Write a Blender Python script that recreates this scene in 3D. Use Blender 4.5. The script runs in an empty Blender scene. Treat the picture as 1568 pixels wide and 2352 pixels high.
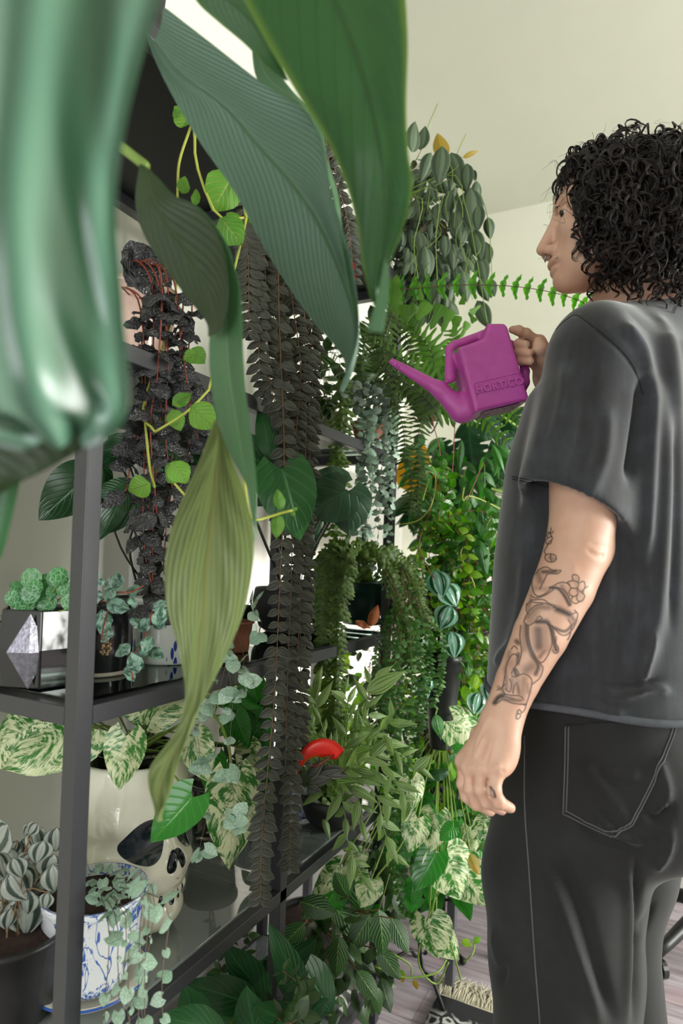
import bpy, math, random
import numpy as np
from mathutils import Vector, Matrix
from mathutils.bvhtree import BVHTree
PI = math.pi
sc = bpy.context.scene
COL = sc.collection
rnd = random.Random(7)

# ------------------------------------------------------------------ camera
FPX, CX, CY = 1450.0, 784.0, 1254.0
YAW, PITCH, ROLL = math.radians(27.07), math.radians(0.8), math.radians(2.0)
CAM = Vector((0, 0, 1.24))
fw0 = Vector((-math.sin(YAW), math.cos(YAW), 0))
FWD = (fw0*math.cos(PITCH) + Vector((0, 0, 1))*math.sin(PITCH)).normalized()
r0 = Vector((math.cos(YAW), math.sin(YAW), 0))
u0 = r0.cross(FWD)
RGT = r0*math.cos(ROLL) + u0*math.sin(ROLL)
UPV = u0*math.cos(ROLL) - r0*math.sin(ROLL)
cd = bpy.data.cameras.new('camera')
cam = bpy.data.objects.new('camera', cd); COL.objects.link(cam)
M3 = Matrix((RGT, UPV, -FWD)).transposed().to_4x4(); M3.translation = CAM
cam.matrix_world = M3
cd.sensor_fit = 'VERTICAL'; cd.sensor_height = 36; cd.sensor_width = 24
cd.lens = 36*FPX/2352
cd.shift_y = (CY-1176)/2352
cd.clip_start = 0.02
cd.dof.use_dof = True; cd.dof.focus_distance = 1.12; cd.dof.aperture_fstop = 3.4
sc.camera = cam

# ------------------------------------------------------------------ world, lights, exposure
w = bpy.data.worlds.new('world'); sc.world = w; w.use_nodes = True
w.node_tree.nodes['Background'].inputs[0].default_value = (0.80, 0.88, 1.0, 1)
w.node_tree.nodes['Background'].inputs[1].default_value = 0.35

def area(name, loc, look, sx, sy, power, col):
    l = bpy.data.lights.new(name, 'AREA'); l.shape = 'RECTANGLE'; l.size = sx; l.size_y = sy
    l.energy = power; l.color = col
    o = bpy.data.objects.new(name, l); COL.objects.link(o); o.location = loc
    o.rotation_euler = (Vector(look)-Vector(loc)).to_track_quat('-Z', 'Y').to_euler()
    return o
area('daylight_right_window', (2.80, 1.98, 1.55), (-1.0, 1.5, 1.2), 1.5, 1.55, 175, (0.97, 0.99, 0.93))
area('daylight_rear_window', (-0.38, -1.95, 1.35), (-0.9, 1.2, 0.8), 1.25, 1.35, 34, (0.95, 0.97, 1.0))
area('daylight_curtain_window', (-1.105, 2.1, 0.85), (0.5, 2.1, 0.85), 1.15, 0.75, 16, (1.0, 0.98, 0.95))
sc.view_settings.view_transform = 'Standard'; sc.view_settings.look = 'None'
sc.view_settings.gamma = 1.0; sc.view_settings.use_curve_mapping = False
sc.view_settings.exposure = 0.2

# ------------------------------------------------------------------ pixel <-> place helpers
def ray(px, py):
    return FWD + RGT*((px-CX)/FPX) - UPV*((py-CY)/FPX)
def P(px, py, d): return CAM + ray(px, py)*d
def PX(px, py, X):
    r = ray(px, py); return CAM + r*((X-CAM.x)/r.x)
def PZ(px, py, Z):
    r = ray(px, py); return CAM + r*((Z-CAM.z)/r.z)
def proj(p):
    v = Vector(p)-CAM; d = v.dot(FWD)
    return (CX+FPX*v.dot(RGT)/d, CY-FPX*v.dot(UPV)/d, d)
def lerp(a, b, t): return a+(b-a)*t

# ------------------------------------------------------------------ object helpers
def props(o, label=None, cat=None, group=None, kind=None):
    if label: o['label'] = label
    if cat: o['category'] = cat
    if group: o['group'] = group
    if kind: o['kind'] = kind
    return o
def empty(name, loc, label=None, cat=None, group=None):
    o = bpy.data.objects.new(name, None); COL.objects.link(o); o.location = loc
    o.empty_display_size = 0.05
    return props(o, label, cat, group)
def link(name, me, parent=None, mw=None):
    o = bpy.data.objects.new(name, me); COL.objects.link(o)
    if parent is not None:
        o.parent = parent
        base = parent_world(parent)
        m = mw if mw is not None else Matrix.Identity(4)
        o.matrix_basis = base.inverted() @ m
    elif mw is not None: o.matrix_world = mw
    return o
def parent_world(o):
    m = o.matrix_basis.copy()
    while o.parent is not None:
        o = o.parent; m = o.matrix_basis @ m
    return m
class G:
    """geometry collector in world space"""
    def __init__(s): s.v = []; s.f = []; s.uv = []; s.n = 0; s.has = False
    def add(s, v, f, uv=None):
        v = np.asarray(v, float).reshape(-1, 3)
        s.v.append(v); n = s.n
        s.f += [tuple(i+n for i in q) for q in f]
        s.n += len(v)
        if uv is not None: s.has = True
        s.uv.append(np.zeros((len(v), 2)) if uv is None else np.asarray(uv, float))
    def mesh(s, name, m, smooth=True):
        me = bpy.data.meshes.new(name)
        V = np.concatenate(s.v) if s.v else np.zeros((0, 3))
        me.from_pydata(V.tolist(), [], s.f)
        if s.has:
            UV = np.concatenate(s.uv)
            l = me.uv_layers.new(name='UVMap')
            idx = np.empty(len(me.loops), int); me.loops.foreach_get('vertex_index', idx)
            l.data.foreach_set('uv', UV[idx].astype(np.float32).ravel())
        if smooth: me.polygons.foreach_set('use_smooth', [True]*len(me.polygons))
        if m is not None: me.materials.append(m)
        return me
    def build(s, name, m, parent=None, smooth=True, kind=None):
        o = link(name, s.mesh(name, m, smooth), parent)
        if kind: o['kind'] = kind
        return o
def box_vf(c, s, R=None):
    c = np.array(c, float); hx, hy, hz = [k/2 for k in s]
    v = np.array([(x, y, z) for x in (-hx, hx) for y in (-hy, hy) for z in (-hz, hz)])
    if R is not None: v = v @ np.array(R).T
    f = [(0, 1, 3, 2), (4, 6, 7, 5), (0, 4, 5, 1), (2, 3, 7, 6), (0, 2, 6, 4), (1, 5, 7, 3)]
    return v+c, f
def bevel(o, wd=0.0015, seg=2):
    b = o.modifiers.new('bevel', 'BEVEL'); b.width = wd; b.segments = seg; b.limit_method = 'ANGLE'
    return o
def box(name, lo, hi, m, parent=None, bev=0.0015, R=None):
    g = G(); c = [(a+b)/2 for a, b in zip(lo, hi)]; s = [abs(b-a) for a, b in zip(lo, hi)]
    g.add(*box_vf(c, s, R)); o = g.build(name, m, parent, smooth=False)
    if bev: bevel(o, bev)
    return o
def catmull(pts, n):
    """resample a control polyline to n points with a Catmull-Rom spline; works for any dimension"""
    p = np.array([list(q) for q in pts], float)
    if len(p) == 2: return np.array([lerp(p[0], p[1], t) for t in np.linspace(0, 1, n)])
    p = np.vstack([2*p[0]-p[1], p, 2*p[-1]-p[-2]])
    out = []
    for t in np.linspace(0, len(p)-3-1e-9, n):
        i = int(t); u = t-i; a, b, c, d = p[i:i+4]
        out.append(0.5*((2*b)+(c-a)*u+(2*a-5*b+4*c-d)*u*u+(3*b-a-3*c+d)*u**3))
    return np.array(out)
def tube_vf(pts, r, sides=6, cap=True):
    p = np.array([list(q) for q in pts], float); n = len(p)
    rr = np.interp(np.linspace(0, 1, n), np.linspace(0, 1, len(r)), r) if hasattr(r, '__len__') else np.full(n, r)
    t = np.gradient(p, axis=0); t /= np.linalg.norm(t, axis=1)[:, None]+1e-12
    a = np.array([0, 0, 1.0]) if abs(t[0][2]) < .9 else np.array([1.0, 0, 0])
    u = np.cross(t[0], a); u /= np.linalg.norm(u)
    v = []
    for i in range(n):
        u = u-t[i]*u.dot(t[i]); u /= np.linalg.norm(u)+1e-12
        w_ = np.cross(t[i], u)
        for k in range(sides):
            an = 2*PI*k/sides; v.append(p[i]+rr[i]*(math.cos(an)*u+math.sin(an)*w_))
    f = [(i*sides+k, i*sides+(k+1) % sides, (i+1)*sides+(k+1) % sides, (i+1)*sides+k) for i in range(n-1) for k in range(sides)]
    if cap: f += [tuple(range(sides))[::-1], tuple((n-1)*sides+k for k in range(sides))]
    return np.array(v), f
def tube(name, pts, r, m, parent, sides=8, n=None):
    g = G(); g.add(*tube_vf(catmull(pts, n) if n else pts, r, sides)); return g.build(name, m, parent)
def lathe_vf(prof, c, seg=40, axis=None):
    v = []; uv = []; n = len(prof)
    for i, (r, z) in enumerate(prof):
        for k in range(seg+1):
            a = 2*PI*k/seg; v.append((c[0]+r*math.cos(a), c[1]+r*math.sin(a), c[2]+z)); uv.append((k/seg, i/(n-1)))
    s = seg+1
    f = [(i*s+k, i*s+k+1, (i+1)*s+k+1, (i+1)*s+k) for i in range(n-1) for k in range(seg)]
    return v, f, uv
def lathe(name, prof, c, m, parent, seg=40):
    g = G(); g.add(*lathe_vf(prof, c, seg)); return g.build(name, m, parent)

# ------------------------------------------------------------------ node materials
class NT:
    def __init__(s, name):
        s.m = bpy.data.materials.new(name); s.m.use_nodes = True
        s.t = s.m.node_tree; s.t.nodes.clear()
        s.out = s.t.nodes.new('ShaderNodeOutputMaterial')
    def n(s, typ, **k):
        nd = s.t.nodes.new(typ)
        for a, b in k.items(): setattr(nd, a, b)
        return nd
    def put(s, sock, v):
        if hasattr(v, 'is_output') or hasattr(v, 'links'): s.t.links.new(v, sock)
        elif isinstance(v, (tuple, list)) and len(v) == 3 and sock.type == 'RGBA': sock.default_value = (*v, 1)
        else: sock.default_value = v
    def math(s, op, a, b=0.0, c=0.0):
        nd = s.n('ShaderNodeMath', operation=op)
        for i, x in enumerate((a, b, c)): s.put(nd.inputs[i], x)
        return nd.outputs[0]
    def mix(s, f, a, b):
        nd = s.n('ShaderNodeMix', data_type='RGBA')
        s.put(nd.inputs[0], f); s.put(nd.inputs[6], a); s.put(nd.inputs[7], b)
        return nd.outputs[2]
    def ramp(s, f, stops, interp='LINEAR'):
        nd = s.n('ShaderNodeValToRGB'); s.put(nd.inputs[0], f); cr = nd.color_ramp; cr.interpolation = interp
        while len(cr.elements) < len(stops): cr.elements.new(0.5)
        for e, (p, c) in zip(cr.elements, stops):
            e.position = p; e.color = (*c, 1) if hasattr(c, '__len__') else (c, c, c, 1)
        return nd.outputs[0]
    def coord(s, kind='Object', sc_=(1, 1, 1), rot=(0, 0, 0)):
        tc = s.n('ShaderNodeTexCoord'); mp = s.n('ShaderNodeMapping')
        s.t.links.new(tc.outputs[kind], mp.inputs[0]); mp.inputs[3].default_value = sc_; mp.inputs[2].default_value = rot
        return mp.outputs[0]
    def noise(s, vec, scale, det=3, rough=0.5, dist=0.0):
        nd = s.n('ShaderNodeTexNoise'); s.put(nd.inputs['Vector'], vec); nd.inputs['Scale'].default_value = scale
        nd.inputs['Detail'].default_value = det; nd.inputs['Roughness'].default_value = rough; nd.inputs['Distortion'].default_value = dist
        return nd.outputs[0]
    def voro(s, vec, scale, feat='F1', out=0):
        nd = s.n('ShaderNodeTexVoronoi', feature=feat); s.put(nd.inputs['Vector'], vec); nd.inputs['Scale'].default_value = scale
        return nd.outputs[out]
    def pb(s, col, rough=0.5, metal=0.0, bump=None, bstr=0.3, bdist=0.002, **k):
        b = s.n('ShaderNodeBsdfPrincipled'); s.put(b.inputs['Base Color'], col); s.put(b.inputs['Roughness'], rough)
        s.put(b.inputs['Metallic'], metal)
        for a, v in k.items(): s.put(b.inputs[a.replace('_', ' ')], v)
        if bump is not None:
            bn = s.n('ShaderNodeBump'); bn.inputs['Strength'].default_value = bstr; bn.inputs['Distance'].default_value = bdist
            s.put(bn.inputs['Height'], bump); s.t.links.new(bn.outputs[0], b.inputs['Normal'])
        return b
    def done(s, sh):
        s.t.links.new(sh.outputs[0] if hasattr(sh, 'outputs') else sh, s.out.inputs[0]); return s.m
def srgb(h):
    c = [int(h[i:i+2], 16)/255 for i in (0, 2, 4)]
    return tuple(x/12.92 if x <= .04045 else ((x+.055)/1.055)**2.4 for x in c)
def simple(name, col, rough=.5, metal=0., noise_amt=.12, nscale=30, bump=.1, **k):
    t = NT(name); c = t.coord(); nz = t.noise(c, nscale, 4)
    a = tuple(x*(1-noise_amt) for x in col); b = tuple(min(1, x*(1+noise_amt)) for x in col)
    return t.done(t.pb(t.ramp(nz, [(.3, a), (.7, b)]), rough, metal, bump=nz, bstr=bump, bdist=.001, **k))

def leafmat(name, dark, light, vein=None, style='plain', rough=.4, trans=.25, back=None, vdens=14, vslope=10, bump=.4, edge=None, spec=.5, mottle=1.0, tc=None):
    """procedural leaf: u runs across (0.5 = midrib), v from base to tip"""
    t = NT(name)
    uvn = t.n('ShaderNodeTexCoord'); sp = t.n('ShaderNodeSeparateXYZ'); t.t.links.new(uvn.outputs['UV'], sp.inputs[0])
    u, v = sp.outputs[0], sp.outputs[1]
    au = t.math('ABSOLUTE', t.math('SUBTRACT', u, .5))
    oi = t.n('ShaderNodeObjectInfo')
    gp = t.n('ShaderNodeNewGeometry')
    rv = t.math('FRACT', t.math('ADD', oi.outputs['Random'], t.noise(gp.outputs['Position'], 9, 1)))
    obj = t.math('MULTIPLY', rv, mottle)
    base = t.mix(obj, dark, light)
    # veins
    side = t.math('SINE', t.math('MULTIPLY', t.math('SUBTRACT', v, t.math('MULTIPLY', au, vslope/vdens)), vdens*6.283))
    sv = t.math('POWER', t.math('MULTIPLY_ADD', side, .5, .5), 10.0)
    mid = t.math('SUBTRACT', 1.0, t.math('MINIMUM', t.math('MULTIPLY', au, 28.0), 1.0))
    height = t.math('SUBTRACT', 1.0, t.math('MAXIMUM', t.math('MULTIPLY', sv, .6), mid))
    vc = vein if vein else tuple(min(1, x*1.8+.01) for x in light)
    vec = t.n('ShaderNodeCombineXYZ'); t.t.links.new(u, vec.inputs[0]); t.t.links.new(v, vec.inputs[1]); t.t.links.new(t.math('MULTIPLY', rv, 13.0), vec.inputs[2])
    if style == 'plain':
        colr = t.mix(t.math('MULTIPLY', sv, .25), base, vc); colr = t.mix(t.math('MULTIPLY', mid, .7), colr, vc)
    elif style == 'veined':
        colr = t.mix(t.math('MULTIPLY', sv, .8), base, vc); colr = t.mix(mid, colr, vc)
    elif style == 'variegated':
        c2 = t.n('ShaderNodeCombineXYZ'); t.put(c2.inputs[0], t.math('MULTIPLY', u, 3.0)); t.put(c2.inputs[1], t.math('MULTIPLY', t.math('SUBTRACT', v, t.math('MULTIPLY', au, .9)), 11.0)); t.put(c2.inputs[2], t.math('MULTIPLY', rv, 13.0))
        n1 = t.noise(c2.outputs[0], 1.5, 7, .7, .35); n2 = t.noise(vec.outputs[0], 2.2, 2)
        k = t.math('ADD', t.math('MULTIPLY', n1, .62), t.math('MULTIPLY', n2, .42))
        f = t.ramp(k, [(.47, 0.), (.55, 1.)])
        colr = t.mix(f, base, vc); colr = t.mix(t.math('MULTIPLY', mid, .5), colr, tuple(x*.9 for x in vc))
    elif style == 'parallel':       # veins run lengthwise
        ln = t.math('POWER', t.math('MULTIPLY_ADD', t.math('SINE', t.math('MULTIPLY', au, vdens*6.283)), .5, .5), 2.0)
        colr = t.mix(t.math('MULTIPLY', ln, .8), base, vc); height = ln
    elif style == 'silver':
        n1 = t.voro(vec.outputs[0], 3.6, 'DISTANCE_TO_EDGE'); f = t.ramp(n1, [(.02, .35), (.08, 1.)])
        colr = t.mix(f, vc, base); height = n1
    elif style == 'melon':
        ln = t.math('POWER', t.math('MULTIPLY_ADD', t.math('SINE', t.math('MULTIPLY', au, vdens*6.283)), .5, .5), 1.0)
        colr = t.mix(t.ramp(ln, [(.35, 0.), (.6, 1.)]), base, vc); height = t.math('SUBTRACT', 1., ln)
    elif style == 'puckered':
        n1 = t.voro(vec.outputs[0], 7.0, 'F1'); colr = t.mix(n1, base, vc); height = t.math('SUBTRACT', 1.0, n1)
    if edge:
        e = t.ramp(t.math('MULTIPLY', au, 2.0), [(.86, 0.), (.99, 1.)]); colr = t.mix(e, colr, edge)
    if back:
        colr = t.mix(gp.outputs['Backfacing'], colr, back)
    b = t.pb(colr, rough, 0, bump=height, bstr=bump, bdist=.0025, Specular_IOR_Level=spec)
    tr = t.n('ShaderNodeBsdfTranslucent')
    hs = t.n('ShaderNodeHueSaturation'); t.put(hs.inputs['Color'], colr); hs.inputs['Saturation'].default_value = 1.25; hs.inputs['Value'].default_value = 1.6
    t.t.links.new(hs.outputs[0], tr.inputs[0])
    if tc: t.put(tr.inputs[0], tc)
    mx = t.n('ShaderNodeMixShader'); mx.inputs[0].default_value = trans
    t.t.links.new(b.outputs[0], mx.inputs[1]); t.t.links.new(tr.outputs[0], mx.inputs[2])
    return t.done(mx.outputs[0])

# ------------------------------------------------------------------ leaf shapes
def leaf_vf(shape='ovate', W=.5, nl=6, nw=4, fold=.15, curl=.2, wave=0., seed=0, tip=1.0, L=1.0):
    """unit leaf: base at origin, tip towards +Y, face +Z"""
    rg = random.Random(seed); v = []; uv = []
    for i in range(nl+1):
        t = i/nl
        if shape == 'ovate': wt = math.sin(PI*t**.8)**.85 if 0 < t < 1 else 0
        elif shape == 'heart': wt = float(np.interp(t, [0, .06, .15, .3, .45, .6, .75, .88, .96, 1], [.46, .76, .93, 1, .93, .77, .53, .27, .10, 0]))
        elif shape == 'lance': wt = math.sin(PI*t**.7)**1.15 if 0 < t < 1 else 0
        elif shape == 'round': wt = math.sqrt(max(0, 1-(2*t-1)**2))
        elif shape == 'strap': wt = min(1, t*6+.3)*(1-t**4)**.8
        elif shape == 'pinna': wt = (1 if i == 0 else .95)*(1-t**2.0)**.75*(1+.25*math.sin(t*9))
        elif shape == 'obov': wt = math.sin(PI*t**1.25)**.7 if 0 < t < 1 else 0
        elif shape == 'heartlet': wt = [.55, .95, 1, .85, .5, 0][min(5, int(t*5+.001))] if nl == 5 else (1-t)**.5
        hw = wt*W/2
        for j in range(nw+1):
            s = 2*j/nw-1
            y = t
            if shape in ('heart', 'heartlet'): y = t-.24*(abs(s)**1.3)*(1-t)**2.2*(1.0)+.0
            x = s*hw
            z = -fold*abs(s)*hw*2+fold*hw - curl*(t**2)*.5 + wave*.06*math.sin(t*14+seed+(2 if s > 0 else 0))*abs(s)
            v.append((x, y*L-(.0), z)); uv.append((.5+s*.5, t))
    s = nw+1
    f = [(i*s+j, i*s+j+1, (i+1)*s+j+1, (i+1)*s+j) for i in range(nl) for j in range(nw)]
    return np.array(v), f, np.array(uv)
class LeafKind:
    """a few shared meshes of one kind of leaf"""
    def __init__(s, name, m, n=3, **k):
        s.name = name; s.vf = []; s.me = []; s.m = m
        for i in range(n):
            kk = dict(k); kk['seed'] = i*5+1; kk['curl'] = k.get('curl', .2)*(.5+.5*i); kk['fold'] = k.get('fold', .15)*(.7+.3*i)
            vf = leaf_vf(**kk); s.vf.append(vf); g = G(); g.add(*vf); s.me.append(g.mesh(name, m))
def orient(pos, d, nrm, size, wsc=1.0):
    d = Vector(d).normalized(); nrm = Vector(nrm); nrm = (nrm-d*nrm.dot(d))
    if nrm.length < 1e-5: nrm = d.orthogonal()
    nrm.normalize(); x = d.cross(nrm)
    m = Matrix((x*size*wsc, d*size, nrm*size)).transposed().to_4x4(); m.translation = Vector(pos)
    return m
LEAFCOUNT = [0]
class Plant:
    def __init__(s, name, label, cat, loc, group=None):
        s.root = empty(name, loc, label, cat, group); s.inst = []; s.minpx = 9; s.partname = 'leaf'
    def leaf(s, kind, pos, d, nrm, size, wsc=1.0):
        s.inst.append((kind, rnd.randrange(len(kind.me)), orient(pos, d, nrm, size, wsc), size))
    def stem(s, pts, r, m, n=None, sides=5, name='stem'):
        return tube(name, pts, r, m, s.root, sides, n or max(6, len(pts)*4))
    def finish(s, limit=300, stuffname='small_leaf'):
        rows = []
        for k, i, m, sz in s.inst:
            d = proj(m.translation)[2]; rows.append((sz/max(d, .1)*FPX, k, i, m))
        rows.sort(key=lambda r: -r[0]); extra = {}
        c = 0
        for px, k, i, m in rows:
            if c < limit and px >= s.minpx:
                link(s.partname, k.me[i], s.root, m); c += 1
            else: extra.setdefault(k.m.name, []).append((k, i, m))
        LEAFCOUNT[0] += c
        for ks in extra.values():
            g = G()
            for k, i, m in ks:
                v, f, uv = k.vf[i]; A = np.array(m); g.add(v @ A[:3, :3].T + A[:3, 3], f, uv)
            g.build(stuffname, ks[0][0].m, s.root, kind='stuff')
        return s
def rv(a=1.0): return Vector((rnd.uniform(-a, a), rnd.uniform(-a, a), rnd.uniform(-a, a)))
def toward_cam(p): return (CAM-Vector(p)).normalized()
def strand(pl, pts, kind, spacing, size, stem_m, stem_r=.0012, mode='pairs', lift=.2, jitter=.3, face=.5, taper=.5, n=None, t0=0., bare=0., out=1.0, sname='stem', flat=False, petiole=0.):
    """a stem with leaves along it. face: how far the leaf faces turn to the viewer's side of the room; lift: along-stem tilt"""
    L = sum((Vector(pts[i+1])-Vector(pts[i])).length for i in range(len(pts)-1))
    N = max(4, int(L/spacing)); c = catmull(pts, N+1)
    pl.stem(list(c), [stem_r, stem_r*.6], stem_m, n=N+1, name=sname)
    a0 = rnd.uniform(0, 6)
    for i in range(N+1):
        t = i/N
        if t < bare: continue
        p = Vector(c[i]); d = Vector(c[min(i+1, N)])-Vector(c[max(i-1, 0)])
        if d.length < 1e-9: continue
        d.normalize(); tc = toward_cam(p)
        side = d.cross(tc).normalized(); fr = side.cross(d).normalized()
        sz = size*(1-taper*t)*rnd.uniform(1-jitter*.6, 1+jitter*.5)
        if mode == 'pairs': angs = [0, PI] if flat else [a0+i*PI/2, a0+i*PI/2+PI]
        elif mode == 'alt': angs = [i*PI] if flat else [a0+i*2.4]
        else: angs = [a0+rnd.uniform(0, 6.28)]
        for an in angs:
            o = side*math.cos(an)+fr*math.sin(an)
            dd = (o*out+d*lift+rv(jitter*.4)).normalized()
            nn = (fr*face+d*(-.6 if not flat else -.15)+tc*.3+Vector((0,0,.25))+rv(jitter*.5))
            q = p+dd*petiole*sz
            pl.leaf(kind, q, dd, nn, sz)
def hang(p0, length, sway=.02, n=5, drift=(0, 0, 0)):
    p0 = Vector(p0); o = []
    for i in range(n):
        t = i/(n-1); o.append(p0+Vector((rnd.uniform(-sway, sway)*min(1, t*2), rnd.uniform(-sway, sway)*min(1, t*2), -length*t))+Vector(drift)*t)
    return o
# ================================================================== materials
M = {}
M['frame'] = simple('powder_coated_steel', srgb('2e2e33'), .38, .0, .06, 300, .04)
M['black_board'] = simple('black_board', srgb('0b0a0b'), .6)
M['black_plastic'] = simple('black_plastic', (.012, .012, .013), .45)
M['black_glaze'] = simple('black_glaze', (.01, .01, .012), .12)
M['green_plastic'] = simple('green_plastic', srgb('0b2a22'), .35)
M['soil'] = simple('potting_soil', srgb('2c1a12'), .95, 0, .6, 160, .9)
M['metal_black'] = simple('black_metal', (.015, .015, .016), .35, .6)
M['grey_frame'] = simple('grey_frame', srgb('55555a'), .45)
M['stem_green'] = simple('stem_green', srgb('6f8a35'), .5)
M['stem_yellow'] = simple('stem_yellow', srgb('a3aa45'), .5)
M['stem_red'] = simple('stem_red', srgb('7c3323'), .5)
M['stem_brown'] = simple('stem_brown', srgb('6e5335'), .6)
M['stem_dark'] = simple('stem_dark', srgb('2a2b20'), .6)
M['stem_mauve'] = simple('stem_mauve', srgb('5f5148'), .6)
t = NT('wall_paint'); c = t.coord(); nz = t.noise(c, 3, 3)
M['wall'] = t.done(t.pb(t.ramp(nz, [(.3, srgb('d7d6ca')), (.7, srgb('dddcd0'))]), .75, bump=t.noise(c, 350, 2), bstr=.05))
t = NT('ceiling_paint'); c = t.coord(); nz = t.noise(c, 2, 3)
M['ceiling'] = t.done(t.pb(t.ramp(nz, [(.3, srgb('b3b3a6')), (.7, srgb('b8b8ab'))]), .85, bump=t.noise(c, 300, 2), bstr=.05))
M['white_paint'] = simple('white_trim_paint', srgb('d9d8d4'), .45)
def plankmat():
    t = NT('grey_laminate'); oi = t.n('ShaderNodeObjectInfo')
    c = t.coord('Object', (1, 1, 1)); ad = t.n('ShaderNodeVectorMath', operation='ADD'); t.t.links.new(c, ad.inputs[0])
    cb = t.n('ShaderNodeCombineXYZ'); t.put(cb.inputs[2], t.math('MULTIPLY', oi.outputs['Random'], 30.)); t.t.links.new(cb.outputs[0], ad.inputs[1])
    mp = t.n('ShaderNodeMapping'); t.t.links.new(ad.outputs[0], mp.inputs[0]); mp.inputs[3].default_value = (2.2, 30, 1)
    g1 = t.noise(mp.outputs[0], 1.6, 6, .65, .6)
    mp2 = t.n('ShaderNodeMapping'); t.t.links.new(ad.outputs[0], mp2.inputs[0]); mp2.inputs[3].default_value = (2, 7, 1)
    g2 = t.noise(mp2.outputs[0], 1.5, 3, .5, .8)
    col = t.ramp(g1, [(.28, srgb('6f656a')), (.5, srgb('a59aa1')), (.72, srgb('c2b8be'))])
    col = t.mix(t.ramp(g2, [(.5, 0.), (.68, .45)]), col, srgb('a07f86'))
    col = t.mix(t.math('MULTIPLY', oi.outputs['Random'], .35), col, srgb('6f666b'))
    return t.done(t.pb(col, .38, bump=g1, bstr=.12, bdist=.001))
M['plank'] = plankmat()
def glassmat(name, tint, rough=.02, fac=.10):
    t = NT(name); g = t.n('ShaderNodeBsdfGlossy'); g.inputs[1].default_value = rough
    g.inputs[0].default_value = (.9, .95, .93, 1)
    tr = t.n('ShaderNodeBsdfTransparent'); tr.inputs[0].default_value = (*tint, 1)
    fr = t.n('ShaderNodeFresnel'); fr.inputs[0].default_value = 1.5
    mx = t.n('ShaderNodeMixShader'); t.put(mx.inputs[0], t.math('ADD', fr.outputs[0], fac*.3))
    t.t.links.new(tr.outputs[0], mx.inputs[1]); t.t.links.new(g.outputs[0], mx.inputs[2])
    return t.done(mx.outputs[0])
M['glass'] = glassmat('shelf_glass', (.80, .88, .85))
def glare_glassmat(name):  # grey diffuse share stands in for the whitish reflection on the glass
    t = NT(name); g = t.n('ShaderNodeBsdfGlossy'); g.inputs[1].default_value = .03; g.inputs[0].default_value = (.95, .97, .96, 1)
    tr = t.n('ShaderNodeBsdfTransparent'); tr.inputs[0].default_value = (.86, .92, .9, 1); df = t.n('ShaderNodeBsdfDiffuse'); df.inputs[0].default_value = (.42, .46, .45, 1)
    fr = t.n('ShaderNodeFresnel'); fr.inputs[0].default_value = 1.6
    m1 = t.n('ShaderNodeMixShader'); m1.inputs[0].default_value = .42; t.t.links.new(tr.outputs[0], m1.inputs[1]); t.t.links.new(df.outputs[0], m1.inputs[2])
    m2 = t.n('ShaderNodeMixShader'); t.put(m2.inputs[0], t.math('ADD', fr.outputs[0], .06)); t.t.links.new(m1.outputs[0], m2.inputs[1]); t.t.links.new(g.outputs[0], m2.inputs[2])
    return t.done(m2.outputs[0])
M['glare_glass'] = glare_glassmat('painted_glare_glass')
M['clear'] = glassmat('clear_glass', (.86, .90, .88))
M['smoke'] = glassmat('smoky_plastic', (.42, .38, .35), .1)

# ================================================================== room
XW, YW, XR, YN, ZC = -1.12, 2.80, 2.9, -2.2, 2.80
def struct(o): o['kind'] = 'structure'; return o
wl = struct(box('wall_left', (XW-.1, YN, 0), (XW, YW+.1, ZC), M['wall'], bev=0))
wf = struct(box('wall_far', (XW-.1, YW, 0), (XR+.1, YW+.1, ZC), M['wall'], bev=0))
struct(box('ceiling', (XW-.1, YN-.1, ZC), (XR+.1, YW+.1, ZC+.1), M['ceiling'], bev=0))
fl = struct(box('floor', (XW-.1, YN-.1, -.1), (XR+.1, YW+.1, -.009), M['black_board'], bev=0))
# walls with window openings
def wall_open(name, axis, pos, a0, a1, w0, w1, z0, z1):
    g = G()
    for (p, q, r_, s_) in ((a0, w0, 0, ZC), (w1, a1, 0, ZC), (w0, w1, 0, z0), (w0, w1, z1, ZC)):
        if axis == 'x': g.add(*box_vf((pos+.05, (p+q)/2, (r_+s_)/2), (.1, q-p, s_-r_)))
        else: g.add(*box_vf(((p+q)/2, pos-.05, (r_+s_)/2), (q-p, .1, s_-r_)))
    return struct(g.build(name, M['wall'], smooth=False))
wall_open('wall_right', 'x', XR, YN, YW, 1.16, 2.76, .7, 2.4)
wall_open('wall_near', 'y', YN, XW, XR, -1.06, .3, .6, 2.1)
g = G()
for (y0, y1, z0, z1) in ((1.16, 1.22, .7, 2.4), (2.70, 2.76, .7, 2.4), (1.16, 2.76, .7, .76), (1.16, 2.76, 2.34, 2.4), (1.94, 1.98, .7, 2.4)):
    g.add(*box_vf((XR+.05, (y0+y1)/2, (z0+z1)/2), (.05, y1-y0, z1-z0)))
wn = struct(g.build('window_1', M['white_paint'], smooth=False))
box('pane', (XR+.048, 1.22, .76), (XR+.052, 2.70, 2.34), M['clear'], wn, bev=0)
g = G()
for (x0, x1, z0, z1) in ((-1.06, -1.0, .6, 2.1), (.24, .3, .6, 2.1), (-1.06, .3, .6, .66), (-1.06, .3, 2.04, 2.1)):
    g.add(*box_vf(((x0+x1)/2, YN-.05, (z0+z1)/2), (x1-x0, .05, z1-z0)))
wn = struct(g.build('window_2', M['white_paint'], smooth=False))
box('pane', (-1.0, YN-.052, .66), (.24, YN-.048, 2.04), M['clear'], wn, bev=0)
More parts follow.
